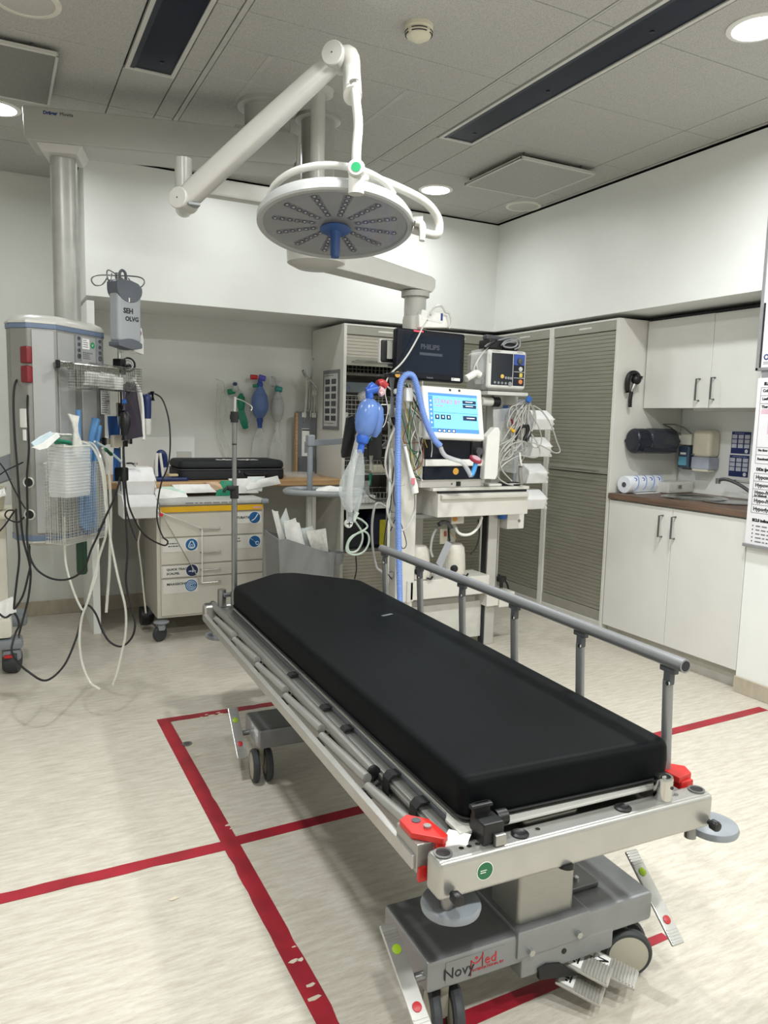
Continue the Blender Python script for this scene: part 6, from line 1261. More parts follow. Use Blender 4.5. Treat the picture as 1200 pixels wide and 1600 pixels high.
# ---- sink unit
FS = frame((3.483, 3.635, 0), (0, -1, 0))
bc = thing('base_cabinet', 'white base cabinet with two doors under the walnut worktop', 'cabinet', (3.75, 3.13, 0))
obj('carcass', MB(FS).box2((0.0, 0.022, 0.105), (1.012, 0.60, 0.930)), CAB, bc); obj('plinth', MB(FS).box2((0.0, 0.05, 0.0), (1.012, 0.07, 0.105)), mat('plinth_grey', '#b5b3aa', 0.45), bc)
def door(F, a0, a1, c0, c1, ha, hz0, hz1, parent, nm='door', b0=0.0, b1=0.020):
    d = obj(nm, MB(F).box2((a0, b0, c0), (a1, b1, c1), 0.002, 1), CAB, parent)
    obj('door_handle', MB(F).tube([(ha, b0, hz0), (ha, b0 - 0.032, hz0), (ha, b0 - 0.032, hz1), (ha, b0, hz1)], 0.0055, n=8, smooth=False), mat('handle_steel', '#6d6f70', 0.35, metal=0.8), d)
door(FS, 0.004, 0.514, 0.108, 0.922, 0.447, 0.748, 0.874, bc); door(FS, 0.517, 1.010, 0.108, 0.922, 0.541, 0.750, 0.876, bc)
tag(obj('worktop', MB(FS).box2((0.0, -0.014, 0.930), (1.012, 0.605, 0.966), 0.006), WALNUT), 'walnut worktop with round sink in the kitchen recess', 'worktop')
uc = thing('wall_cabinet', 'white wall cabinet with two doors above the sink', 'cabinet', (3.90, 3.13, 1.506))
obj('carcass', MB(FS).box2((0.0, 0.262, 1.510), (1.012, 0.60, 2.050)), CAB, uc)
door(FS, 0.004, 0.506, 1.506, 2.050, 0.434, 1.550, 1.676, uc, b0=0.240, b1=0.260); door(FS, 0.509, 1.010, 1.506, 2.048, 0.540, 1.556, 1.680, uc, b0=0.240, b1=0.260)
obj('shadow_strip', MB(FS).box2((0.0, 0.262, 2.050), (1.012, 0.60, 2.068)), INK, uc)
obj('light_pelmet', MB(FS).box2((0.35, 0.30, 1.492), (1.0, 0.45, 1.508)), LGREY, uc)
sk_ = thing('sink', 'round stainless steel sink with small drainer set in the walnut worktop', 'sink', (3.74, 3.15, 0.966))
SKM = mat('sink_steel', '#b9b9b7', 0.2, metal=1.0)
SX, SY = 3.755, 3.205
obj('sink_rim', MB().lathe([(0.150, 0.9655), (0.192, 0.9655), (0.194, 0.970), (0.186, 0.9745), (0.164, 0.9735), (0.150, 0.968)], (SX, SY, 0), n=48), SKM, sk_)
obj('sink_bowl', MB().lathe([(0.155, 0.9672), (0.150, 0.9664), (0.12, 0.9662), (0.06, 0.9661), (0.0, 0.9661)], (SX, SY, 0), n=48), mat('sink_inside', '#9a9a94', 0.25, metal=1.0), sk_)
obj('drainer', MB().lathe([(0.0, 0.966), (0.145, 0.966), (0.150, 0.971), (0.140, 0.973), (0.120, 0.970), (0, 0.969)], (SX + 0.01, SY - 0.245, 0), n=40), SKM, sk_)
obj('drain', MB().lathe([(0.0, 0.9665), (0.022, 0.9665), (0.022, 0.9685), (0, 0.9685)], (SX + 0.03, SY, 0), n=20), DSTEEL, sk_)
tpp = thing('tap', 'curved grey steel tap spout over the round sink', 'tap', (3.97, 2.96, 0.966))
obj('tap_body', MB().lathe([(0.026, 0.966), (0.026, 0.975), (0.021, 0.98), (0.021, 1.03), (0.018, 1.04), (0, 1.042)], (3.97, 2.955, 0), n=20), SKM, tpp)
obj('tap_spout', MB().tube([(3.97, 2.955, 1.0), (3.965, 2.99, 1.022), (3.96, 3.06, 1.058), (3.955, 3.13, 1.080), (3.953, 3.175, 1.082), (3.952, 3.20, 1.072)], 0.0105, n=12), mat('tap_grey', '#6f7172', 0.3, metal=0.8), tpp)
obj('tap_nozzle', MB().cyl((3.952, 3.207, 1.085), (3.952, 3.207, 1.052), 0.0145, n=16), DSTEEL, tpp)
obj('tap_lever', MB().tube([(3.97, 2.955, 1.045), (3.975, 3.0, 1.072), (3.98, 3.09, 1.076), (3.985, 3.115, 1.080)], 0.006, n=8), STEEL, tpp)
# paper roll, tissue pack, dispensers
pr = thing('paper_roll', 'white paper towel roll with blue motifs lying on the walnut worktop', 'paper roll', (3.70, 3.575, 0.966))
r0, r1 = Vector((3.528, 3.560, 1.022)), Vector((3.850, 3.592, 1.022)); rx = (r1 - r0).normalized()
obj('roll', MB().lathe([(0.018, 0.0), (0.052, 0.001), (0.055, 0.006), (0.055, 0.318), (0.052, 0.322), (0.018, 0.322)], r0, rx, 32), mat('roll_paper', '#dfe3ea', 0.7, var=0.03, scale=60, bump=0.3, bscale=150), pr)
obj('core', MB().cyl(r0 - rx * 0.0008, r0 + rx * 0.002, 0.017, n=18), DGREY, pr)
for k in range(4):
    p0 = r0 + rx * (0.05 + k * 0.075); sw = []
    for i in range(9):
        a = math.radians(-35 + i * 22); c_ = p0 + rx * (i * 0.010); yv = rx.cross(Vector((0, 0, 1))).normalized(); yv = yv if yv.y < 0 else -yv
        sw.append(c_ + (yv * math.cos(a) + Vector((0, 0, 1)) * math.sin(a)) * 0.0556)
    obj('motif', MB().tube(sw, 0.004, n=5), mat('motif_blue', '#8ea6d2', 0.7), pr)
    cc = p0 + rx * 0.02 + (Vector((-0.2, -0.75, 0.63))).normalized() * 0.0555
    obj('motif', MB().ring(cc, (-0.2, -0.75, 0.63), 0.010, 0.0028, 16, 5), mat('motif_navy', '#3c57a8', 0.7), pr)
tsk = thing('tissue_pack', 'clear wrapped pack of paper tissues behind the paper roll', 'tissue pack', (3.93, 3.52, 0.967))
obj('tissue_block', MB().box((3.93, 3.525, 1.003), (0.25, 0.11, 0.070), Matrix.Rotation(0.1, 3, 'Z'), 0.012), mat('tissue', '#d2d1cb', 0.7, var=0.05, scale=50), tsk); obj('wrapper', MB().box((3.93, 3.525, 1.005), (0.262, 0.120, 0.080), Matrix.Rotation(0.1, 3, 'Z'), 0.016), clear_mat('wrapper', '#e4e2dc', 0.35), tsk)
obj('wrapper_print', MB().box((3.915, 3.4625, 1.01), (0.035, 0.001, 0.022)), INKG, tsk)
pouch('paper_towel', 'white paper towel lying under the roll on the worktop', [(3.58, 3.50, 0.969), (3.80, 3.51, 0.969), (3.82, 3.58, 0.969), (3.60, 3.57, 0.969)], 0.002, PAPER, 'towel')
td = thing('towel_dispenser', 'smoky dark paper towel dispenser on the tall cabinet side', 'dispenser', (3.82, 3.57, 1.30))
sh = []
for k in range(28):
    a = 2 * math.pi * k / 28; sh.append((0.065 * math.cos(a) * 1.0, 0.078 * math.copysign(abs(math.sin(a)) ** 0.85, math.sin(a))))
obj('end_cap', MB().prism([(p[0], p[1]) for p in sh], (3.578, 3.568, 1.298), (0, 1, 0), (0, 0, 1), 0.12, 0.022, 3), mat('cap_navy', '#20242e', 0.3), td)
obj('smoky_cover', MB().prism([(p[0] * 1.02, p[1] * 1.02) for p in sh], (3.690, 3.568, 1.299), (0, 1, 0), (0, 0, 1), 0.248, 0.022, 3), mat('smoke_cover', '#3d4148', 0.12, alpha=0.80), td)
obj('lower_tray', MB().box2((3.63, 3.505, 1.225), (3.92, 3.63, 1.258), 0.012), mat('cap_navy', '#20242e', 0.3), td)
obj('towel_inside', MB().cyl((3.72, 3.575, 1.29), (3.94, 3.575, 1.29), 0.045, n=20), PAPER, td)
wl = thing('hand_torch', 'black wall-mounted hand lens tool with silver neck on the cabinet side', 'tool', (3.575, 3.62, 1.62))
obj('holder_ring', MB().tube([(3.56, 3.612, 1.60), (3.55, 3.608, 1.66), (3.56, 3.604, 1.71), (3.60, 3.600, 1.722), (3.635, 3.604, 1.705), (3.640, 3.606, 1.675)], 0.016, n=10), BLACK, wl)
obj('tool_head', MB().sph((3.606, 3.590, 1.682), (0.034, 0.03, 0.034), 18), BLACK, wl); obj('tool_neck', MB().tube([(3.60, 3.592, 1.655), (3.588, 3.595, 1.625), (3.580, 3.598, 1.605)], lambda t: 0.018 - 0.007 * t, n=10), ALU, wl)
obj('tool_lens', MB().tube([(3.618, 3.558, 1.68), (3.622, 3.562, 1.70)], 0.010, n=8), STEEL, wl); obj('tool_handle', MB().tube([(3.583, 3.60, 1.612), (3.578, 3.603, 1.56), (3.580, 3.604, 1.508)], 0.0125, n=10), BLACK, wl)
XW = 4.088
hs2 = thing('sanitiser_dispenser', 'blue bottle hand sanitiser dispenser with wire elbow lever', 'dispenser', (4.06, 3.53, 1.24))
obj('back_plate', MB().box2((4.055, 3.475, 1.115), (XW, 3.585, 1.352), 0.006), DGREY, hs2); obj('pump_head', MB().box2((4.01, 3.485, 1.275), (4.075, 3.578, 1.352), 0.010), OFFW, hs2)
obj('bottle', MB().box2((4.000, 3.485, 1.125), (4.056, 3.578, 1.272), 0.016, 3), mat('bottle_blue', '#3f4e63', 0.25), hs2); obj('bottle_label', MB().box2((3.9985, 3.50, 1.145), (4.0005, 3.565, 1.20)), mat('label_cyan', '#67a6be', 0.4), hs2); obj('label_block', MB().box2((3.998, 3.508, 1.215), (4.0002, 3.552, 1.228)), PAPER, hs2)
obj('elbow_lever', MB().tube([(4.02, 3.575, 1.345), (3.95, 3.60, 1.385), (3.90, 3.62, 1.408), (3.90, 3.52, 1.408), (3.95, 3.50, 1.392), (4.02, 3.492, 1.350)], 0.0042, n=7, smooth=False), DSTEEL, hs2)
obj('pump_knob', MB().cyl((4.005, 3.575, 1.325), (4.005, 3.60, 1.325), 0.012, n=12), WHITE, hs2)
sd = thing('soap_dispenser', 'cream soap dispenser with translucent window beside the sanitiser', 'dispenser', (4.04, 3.385, 1.24))
obj('dispenser_shell', MB().box2((3.985, 3.315, 1.205), (XW, 3.460, 1.376), 0.028, 4), CREAM, sd); obj('soap_window', MB().box2((3.988, 3.318, 1.125), (XW, 3.457, 1.208), 0.012, 2), mat('soap_window', '#a4aab6', 0.25), sd); obj('push_bar', MB().box2((3.992, 3.325, 1.112), (4.06, 3.45, 1.132), 0.008), CREAM, sd)
obj('badge', MB().box2((3.984, 3.425, 1.216), (3.986, 3.45, 1.224)), INKG, sd)
BLUEP = mat('poster_navy', '#1d2c66', 0.5)
def blue_poster(y0, y1, z0, z1, lb, seed):
    t = thing('instruction_poster', lb, 'poster', (XW, (y0 + y1) / 2, z0)); obj('poster_sheet', MB().box2((XW - 0.002, y0, z0), (XW + 0.001, y1, z1)), BLUEP, t)
    for i in range(3):
        for j in range(3):
            w_ = (y1 - y0) / 3; h_ = (z1 - z0) * 0.215; a = y0 + j * w_ + 0.005; b = z0 + (z1 - z0) * 0.235 + i * h_
            obj('picture_panel', MB().box2((XW - 0.003, a, b + 0.003), (XW - 0.002, a + w_ - 0.010, b + h_ - 0.002)), mat('picture_panel', '#c3c7d2', 0.5, var=0.06, scale=90), t)
    obj('round_logo', MB().cyl((XW - 0.002, y0 + 0.022, z0 + 0.016), (XW - 0.0035, y0 + 0.022, z0 + 0.016), 0.0115, n=20), PAPER, t)
    scrawl('poster_title', (XW - 0.0025, y1 - 0.02, z1 - 0.004), (0, -1, 0), (0, 0, 1), (y1 - y0) * 0.75, 0.011, 1, mat('pale_ink', '#8f9ac4', 0.5), t, seed)
blue_poster(3.107, 3.240, 1.238, 1.372, 'upper blue instruction poster on the sink wall', 51); blue_poster(3.107, 3.244, 1.096, 1.228, 'lower blue instruction poster on the sink wall', 52)

# ---- notice boards on the wall in front of the sink recess
XB = 3.470
ALF = mat('board_frame', '#a9a9ab', 0.35, metal=0.5)
b1 = thing('notice_board', 'white framed notice board with green dots, upper one on the wall', 'notice board', (XB, 2.2, 1.69))
y1_, y0_ = 2.640, 1.95
obj('board_frame', MB().box2((XB - 0.008, y1_ - 0.018, 1.685), (3.483, y1_, 2.45), 0.003).box2((XB - 0.008, y0_, 1.685), (3.483, y1_, 1.702), 0.003).box2((XB - 0.008, y0_, 2.435), (3.483, y1_, 2.45), 0.003), ALF, b1)
obj('frame_strip', MB().box2((XB - 0.009, y1_ - 0.030, 1.70), (XB, y1_ - 0.022, 2.02)), INK, b1)
obj('board_sheet', MB().box2((XB - 0.004, y0_, 1.702), (3.483, y1_ - 0.018, 2.435)), mat('board_white', '#e6e5e9', 0.35, var=0.008), b1)
for k, z in enumerate((1.870, 1.932, 1.992, 2.050, 2.104, 2.16)):
    obj('green_dot', MB().cyl((XB - 0.004, y1_ - 0.078, z), (XB - 0.0052, y1_ - 0.078, z), 0.0215, n=24), mat('dot_green', '#7f9d55', 0.5), b1)
    scrawl('board_print', (XB - 0.0048, y1_ - 0.115, z + 0.015), (0, -1, 0), (0, 0, 1), 0.30, 0.03, 2, INKG, b1, 60 + k)
text('board_logo', 'olvg', (XB - 0.0045, y1_ - 0.040, 1.738), (0, -1, 0), (0, 0, 1), 0.062, INKB, b1, bold=0.0006)
scrawl('board_print', (XB - 0.0048, y1_ - 0.042, 1.730), (0, -1, 0), (0, 0, 1), 0.06, 0.016, 2, INKG, b1, 70)
rl2 = tag(obj('mounting_bracket', MB().box2((XB, 2.56, 1.642), (3.483, 2.605, 1.70)), mat('bracket_grey', '#a2a2a4', 0.4, metal=0.4)), 'grey metal bracket between the two notice boards', 'bracket')
b2 = thing('checklist_board', 'tall white checklist board hanging below the notice board with green dots', 'notice board', (XB, 2.2, 0.80))
yl = 2.618
obj('board_sheet', MB().box2((XB - 0.010, 1.95, 0.800), (3.483, yl, 1.648), 0.004), mat('board_white', '#e6e5e9', 0.35, var=0.008), b2)
obj('lower_rail', MB().box2((XB - 0.022, 1.95, 0.785), (3.483, yl + 0.004, 0.803), 0.003), ALF, b2)
def brd(s, y, z, size, bold=0.0008): text('board_lettering', s, (XB - 0.0105, y, z), (0, -1, 0), (0, 0, 1), size, INK, b2, bold=bold)
brd('SUMMARY', yl - 0.040, 1.612, 0.020, 0.0014)
tb2 = MB()
def lineh(y0, y1, z): tb2.box2((XB - 0.0112, y1, z - 0.0008), (XB - 0.0098, y0, z + 0.0008))
def linev(y, z0, z1): tb2.box2((XB - 0.0112, y - 0.0008, z0), (XB - 0.0098, y + 0.0008, z1))
for z in (1.600, 1.560, 1.520, 1.300, 1.262, 1.218): lineh(yl - 0.025, 1.97, z)
linev(yl - 0.025, 1.218, 1.600)
for z in (1.168, 1.128, 1.088, 1.048, 1.008, 0.966): lineh(yl - 0.025, 1.97, z)
linev(yl - 0.025, 0.966, 1.168)
obj('table_lines', tb2, INKG, b2, smooth=False)
for s, z, sz in (('Collaps', 1.578, 0.019), ('Leeftijd', 1.538, 0.018), ('Therapie', 1.498, 0.018), ('No flow tijd', 1.280, 0.016), ('Reanimatie', 1.236, 0.016), ('Hypoxia', 1.140, 0.026), ('Hypovolemie', 1.100, 0.026), ('Hypo-/hyper-', 1.064, 0.024), ('(i.e. metabool)', 1.051, 0.012), ('Hypo-/hyperthermie', 1.020, 0.026), ('Hypoglycaemie', 0.978, 0.026)): brd(s, yl - 0.036, z, sz)
brd('DDx (peri)arrest', yl - 0.036, 1.182, 0.020, 0.0014); brd('ECLS indicatie', yl - 0.036, 0.922, 0.019, 0.0014)
for k, z in enumerate((0.905, 0.885, 0.865, 0.845, 0.825)):
    obj('bullet', MB().cyl((XB - 0.010, yl - 0.042, z - 0.006), (XB - 0.0112, yl - 0.042, z - 0.006), 0.0034, n=10), INK, b2); scrawl('board_print', (XB - 0.0108, yl - 0.060, z), (0, -1, 0), (0, 0, 1), 0.22, 0.014, 1, INKG, b2, 80 + k)
obj('pink_band', MB().box2((XB - 0.0108, 1.98, 1.468), (XB - 0.0098, yl - 0.036, 1.492)).box2((XB - 0.0108, 2.28, 1.368), (XB - 0.0098, yl - 0.078, 1.468)), mat('pink_print', '#d9b9c6', 0.5), b2)


# ================================================================ EQUIPMENT RACK WITH MONITORS AND VENTILATOR
er = thing('equipment_rack', 'light grey equipment rack with two uprights, drawer shelf and low cross box', 'equipment rack', (2.42, 3.88, 0))
RK = mat('rack_white', '#d2d0c8', 0.38, var=0.012); RKA = mat('rack_profile', '#bdbcb6', 0.36, metal=0.35, var=0.012)
obj('upright', MB().box2((2.040, 3.80, 0.33), (2.168, 3.92, 1.46), 0.012, 3), RK, er); obj('upright', MB().box2((2.702, 3.835, 0.0), (2.772, 3.905, 1.56), 0.006), RKA, er)
obj('upright_slot', MB().box2((2.694, 3.845, 0.0), (2.702, 3.895, 0.84)), INK, er); obj('upright_rail', MB().cyl((2.800, 3.87, 0.30), (2.800, 3.87, 0.86), 0.008, n=12), ALUB, er)
obj('accessory_rail', MB().box2((1.985, 3.815, 0.42), (2.004, 3.84, 1.46), 0.003), STEEL, er)
for z in (0.50, 0.85, 1.20): obj('rail_bracket', MB().box2((2.0, 3.82, z - 0.015), (2.045, 3.85, z + 0.015), 0.003), DSTEEL, er)
obj('cross_box', MB().box2((2.135, 3.80, 0.340), (2.700, 3.99, 0.455), 0.006), RK, er); obj('cross_cap', MB().box2((2.112, 3.79, 0.33), (2.140, 4.0, 0.462), 0.006), LGREY, er)
obj('foot_plate', MB().box2((2.685, 3.80, 0.255), (2.775, 3.93, 0.345), 0.004), RK, er); obj('foot_plate', MB().box2((2.03, 3.78, 0.0), (2.20, 3.96, 0.05), 0.01), RK, er); obj('column_base', MB().box2((2.05, 3.81, 0.05), (2.16, 3.91, 0.335), 0.006), RK, er)
obj('lower_panel', MB().box2((2.168, 3.87, 0.05), (2.694, 3.885, 0.28), 0.002), mat('panel_pale', '#c3c2ba', 0.4), er)
obj('knob', MB().cyl((2.812, 3.83, 0.40), (2.812, 3.83, 0.43), 0.030, n=14).cyl((2.812, 3.83, 0.36), (2.812, 3.83, 0.40), 0.012, n=10), BLACK, er)
obj('base_block', MB().box2((2.78, 3.80, 0.24), (2.90, 3.90, 0.335), 0.006), RK, er)
sh0 = MB(); sh0.box2((2.215, 3.705, 0.993), (2.900, 4.16, 1.012), 0.004); obj('shelf', sh0, RK, er)
obj('drawer_case', MB().box2((2.250, 3.725, 0.842), (2.885, 4.15, 0.990), 0.004), RK, er); obj('drawer_front', MB().box2((2.248, 3.700, 0.842), (2.890, 3.726, 0.978), 0.003), RK, er)
dl = MB(); dl.prism([(3.700, 0.978), (3.676, 0.968), (3.680, 0.950), (3.700, 0.938)], (2.262, 0, 0), (0, 1, 0), (0, 0, 1), 0.615, 0.002); obj('drawer_pull', dl, RK, er)
obj('drawer_gap', MB().box2((2.255, 3.712, 0.979), (2.885, 3.73, 0.991)), INK, er)
obj('under_beam', MB().box2((2.05, 3.86, 0.815), (2.70, 3.91, 0.842), 0.003), DSTEEL, er)
obj('mast', MB().box2((2.098, 3.848, 1.44), (2.205, 3.915, 1.97), 0.008), RKA, er); obj('head_block', MB().cyl((2.150, 3.86, 1.90), (2.150, 3.86, 1.975), 0.066, n=28), RKA, er)
obj('cross_arm', MB().box2((2.16, 3.86, 1.50), (2.90, 3.92, 1.555), 0.004), RKA, er); obj('monitor_shelf', MB().box2((2.585, 3.735, 1.553), (2.880, 3.98, 1.575), 0.004), LGREY, er)
obj('shelf_joint', MB().cyl((2.585, 3.80, 1.515), (2.68, 3.80, 1.515), 0.026, n=18), LGREY, er); obj('shelf_joint_collar', MB().cyl((2.66, 3.80, 1.515), (2.71, 3.80, 1.515), 0.030, n=18), BLACK, er)
obj('panel_column', MB().box2((2.705, 3.86, 1.05), (2.775, 3.93, 1.52), 0.004), MGREY, er)
for i, (x0, x1, y) in enumerate(((2.30, 2.40, 4.12), (2.56, 2.60, 4.05))): obj('rear_post', MB().box2((x0, y, 0.34), (x1, y + 0.05, 0.84), 0.004), LGREY, er)
# display on top
ph = thing('patient_monitor', 'large black patient monitor with a dark start screen', 'monitor', (2.22, 3.78, 1.61))
def tilt_frame(q0, q1, q3):
    """frame from a lower left, lower right and upper left corner"""
    q0, q1, q3 = Vector(q0), Vector(q1), Vector(q3); u = (q1 - q0); v = (q3 - q0); m = Matrix.Identity(4); un = u.normalized(); vn = (v - un * v.dot(un)).normalized(); wn = vn.cross(un)
    for i in range(3): m[i][0], m[i][1], m[i][2], m[i][3] = un[i], wn[i], vn[i], q0[i]
    return m, u.length, v.length
Mp, pw_, phh = tilt_frame((1.992, 3.775, 1.622), (2.433, 3.76, 1.613), (2.005, 3.785, 1.902))
obj('housing', MB(Mp).box2((0, 0, 0), (pw_, 0.055, phh), 0.014, 3), mat('monitor_black', '#0a0e18', 0.4, var=0.05, spec=0.25), ph)
SCR = mat('screen_off', '#1b2230', 0.25, var=0.04, scale=2, spec=0.15)
obj('screen', MB(Mp).box2((0.040, -0.0012, 0.040), (pw_ - 0.032, 0.002, phh - 0.030)), SCR, ph)
text('screen_lettering', 'PHILIPS', Mp @ Vector((0.150, -0.0018, 0.175)), Mp.to_3x3() @ Vector((1, 0, 0)), Mp.to_3x3() @ Vector((0, 0, 1)), 0.038, mat('screen_grey', '#3d4350', 0.4), ph, bold=0.0012)
obj('screen_bar', MB(Mp).box2((0.145, -0.002, 0.140), (0.292, -0.001, 0.155)), mat('screen_grey', '#3d4350', 0.4), ph)
text('brand_lettering', 'PHILIPS', Mp @ Vector((0.195, -0.0005, 0.012)), Mp.to_3x3() @ Vector((1, 0, 0)), Mp.to_3x3() @ Vector((0, 0, 1)), 0.013, mat('brand_grey', '#8b909a', 0.4), ph)
REDL = mat('alarm_red', '#ff3a4a', 0.4, emit=3.0); obj('alarm_light', MB(Mp).box2((0.105, -0.003, phh - 0.014), (0.165, 0.0, phh - 0.008), 0.001, 1), REDL, ph)
obj('corner_badge', MB(Mp).box2((pw_ - 0.085, -0.001, 0.010), (pw_ - 0.028, 0.0, 0.026)), PAPER, ph); scrawl('badge_print', Mp @ Vector((pw_ - 0.08, -0.0012, 0.025)), (1, 0, 0), (0, 0, 1), 0.045, 0.013, 2, INK, ph, 90)
obj('round_sticker', MB(Mp).cyl((0.012, -0.0015, 0.022), (0.012, 0.0, 0.022), 0.017, n=20), mat('sticker_amber', '#d9a441', 0.5), ph)
pkb = thing('cable_pack', 'white plastic wrapped box on top of the large black monitor', 'box', (2.22, 3.83, 1.91))
obj('pack_body', MB().box((2.225, 3.80, 1.950), (0.20, 0.07, 0.075), Matrix.Rotation(math.radians(-4), 3, 'Y'), 0.010), WHITE, pkb); obj('pack_flap', MB().box((2.21, 3.785, 1.972), (0.15, 0.05, 0.060), Matrix.Rotation(math.radians(6), 3, 'Y'), 0.012), PAPER, pkb)
obj('pack_print', MB().box((2.268, 3.7585, 1.975), (0.012, 0.002, 0.04)), INKB, pkb)
cable('white_cable', [(2.181, 3.74, 1.974), (2.196, 3.74, 2.007), (2.22, 3.74, 2.026), (2.253, 3.74, 2.032), (2.275, 3.74, 2.006), (2.284, 3.74, 2), (2.305, 3.74, 1.995), (2.319, 3.74, 1.961), (2.317, 3.74, 1.925), (2.304, 3.74, 1.914)], 0.006, LGREY, 'white cable looped over the wrapped box on the monitor')
cable('white_cable', [(2.142, 3.7, 1.942), (2.111, 3.7, 1.899), (2.088, 3.7, 1.852), (2.035, 3.7, 1.763), (1.985, 3.7, 1.698), (1.928, 3.7, 1.647), (1.902, 3.7, 1.612), (1.899, 3.7, 1.578), (1.931, 3.7, 1.552)], 0.0048, LGREY, 'long pale cable running diagonally across the large monitor')
# black device behind, left of the monitor
bd2 = thing('wall_handset', 'black handset dock with pale panel beside the large monitor', 'handset', (1.93, 3.86, 1.71))
q0 = Vector((1.943, 3.88, 1.713)); obj('dock', MB().box2((q0.x, 3.86, q0.z), (q0.x + 0.115, 3.90, q0.z + 0.125), 0.010), BLACK, bd2); obj('dock_frame', MB().box2((q0.x - 0.006, 3.868, q0.z - 0.006), (q0.x + 0.121, 3.90, q0.z + 0.131), 0.010), LGREY, bd2)
obj('pale_panel', MB().box2((q0.x + 0.035, 3.855, q0.z + 0.02), (q0.x + 0.068, 3.862, q0.z + 0.12), 0.002), LGREY, bd2); obj('dock_arm', MB().box2((q0.x + 0.06, 3.88, q0.z - 0.02), (2.11, 3.90, q0.z + 0.02), 0.003), DGREY, bd2)
# ---- ventilator
vt = thing('ventilator', 'white ventilator with lit blue touch screen on the rack shelf', 'ventilator', (2.36, 3.75, 1.013))
VW = mat('ventilator_white', '#e6e5e0', 0.3, var=0.01)
obj('base', MB().box2((2.145, 3.73, 1.013), (2.56, 3.795, 1.055), 0.006).box2((2.175, 3.79, 1.013), (2.56, 4.00, 1.055), 0.006), VW, vt)
obj('body', MB().box2((2.130, 3.70, 1.055), (2.605, 3.796, 1.300), 0.020, 3).box2((2.176, 3.78, 1.056), (2.604, 4.02, 1.298), 0.010, 2), VW, vt)
obj('side_column', MB().prism([(2.52, 1.065), (2.605, 1.060), (2.618, 1.09), (2.625, 1.34), (2.612, 1.365), (2.585, 1.365), (2.53, 1.310), (2.525, 1.17)], (0, 3.70, 0), (1, 0, 0), (0, 0, 1), 0.055, 0.008), VW, vt)
obj('upper_recess', MB().box2((2.145, 3.690, 1.178), (2.535, 3.705, 1.288), 0.006), NAVY, vt); obj('lower_recess', MB().box2((2.138, 3.688, 1.060), (2.54, 3.704, 1.140), 0.008), NAVY, vt)
obj('shelf_lip', MB().box2((2.132, 3.675, 1.138), (2.55, 3.705, 1.178), 0.008), VW, vt)
obj('valve_block', MB().box2((2.45, 3.680, 1.185), (2.53, 3.70, 1.285), 0.008), BLACK, vt); obj('valve_port', MB().cyl((2.49, 3.685, 1.225), (2.49, 3.655, 1.225), 0.022, n=20), DGREY, vt); obj('valve_stem', MB().cyl((2.486, 3.66, 1.205), (2.484, 3.655, 1.165), 0.011, n=14), DGREY, vt)
obj('amber_badge', MB().cyl((2.352, 3.688, 1.108), (2.352, 3.686, 1.108), 0.019, n=22), mat('sticker_amber', '#d9a441', 0.5), vt); obj('base_window', MB().box2((2.385, 3.7275, 1.018), (2.415, 3.731, 1.045)), INK, vt); obj('base_badge', MB().cyl((2.355, 3.7295, 1.032), (2.355, 3.7285, 1.032), 0.006, n=12), INKG, vt)
Mv, vw_, vh_ = tilt_frame((2.093, 3.585, 1.311), (2.456, 3.575, 1.301), (2.144, 3.645, 1.569))
obj('screen_housing', MB(Mv).box2((-0.012, 0.0, -0.012), (vw_ + 0.012, 0.040, vh_ + 0.014), 0.014, 3), VW, vt)
def screen_mat(n, c, e): return mat(n, c, 0.25, var=0.005, emit=e)
SB = screen_mat('screen_cyan', '#6fc0f5', 0.9); SB2 = screen_mat('screen_blue', '#4a84dc', 0.6); SBD = screen_mat('screen_dark', '#142a4e', 0.3); SRD = screen_mat('screen_red', '#c05a92', 0.7); SWH = screen_mat('screen_white', '#e6f2ff', 0.9)
sx0, sx1, sz0, sz1 = 0.022, vw_ - 0.026, 0.024, vh_ - 0.026
sW, sH = sx1 - sx0, sz1 - sz0
ts = obj('touch_screen', MB(Mv).box2((sx0, -0.0015, sz0), (sx1, 0.001, sz1)), SB, vt)
def scr(nm, fx0, fz0, fx1, fz1, m_, k=0.002): return obj(nm, MB(Mv).box2((sx0 + fx0 * sW, -k, sz0 + fz0 * sH), (sx0 + fx1 * sW, -0.0014, sz0 + fz1 * sH)), m_, ts)
scr('status_bar', 0, 0.93, 1, 1, SB2); scr('menu_bar', 0, 0.12, 0.085, 0.92, SB2); scr('bottom_bar', 0, 0, 1, 0.10, SB2)
for i in range(3): scr('mode_button', 0.115 + i * 0.115, 0.33, 0.20 + i * 0.115, 0.45, SBD); scr('mode_icon', 0.145 + i * 0.115, 0.37, 0.172 + i * 0.115, 0.42, SWH, 0.0024)
for z in (0.76, 0.65): scr('action_button', 0.69, z, 0.97, z + 0.09, SBD); scr('action_text', 0.75, z + 0.045, 0.90, z + 0.062, SWH, 0.0024)
scr('start_button', 0.68, 0.33, 0.97, 0.45, SBD); scr('start_text', 0.76, 0.385, 0.92, 0.405, SWH, 0.0024)
scr('divider', 0.10, 0.50, 1.0, 0.515, SB2)
for i in range(4): scr('tab_icon', 0.17 + i * 0.095, 0.02, 0.21 + i * 0.095, 0.06, SWH, 0.0024); scr('tab', 0.155 + i * 0.095, 0.0, 0.225 + i * 0.095, 0.08, SBD, 0.0021)
for i in range(6): scr('menu_icon', 0.03, 0.22 + i * 0.11, 0.055, 0.26 + i * 0.11, SWH, 0.0024)
R3 = Mv.to_3x3(); text('screen_lettering', 'STAND BY', Mv @ Vector((sx0 + 0.115 * sW, -0.0022, sz0 + 0.735 * sH)), R3 @ Vector((1, 0, 0)), R3 @ Vector((0, 0, 1)), 0.035, SRD, ts, width=1.02)
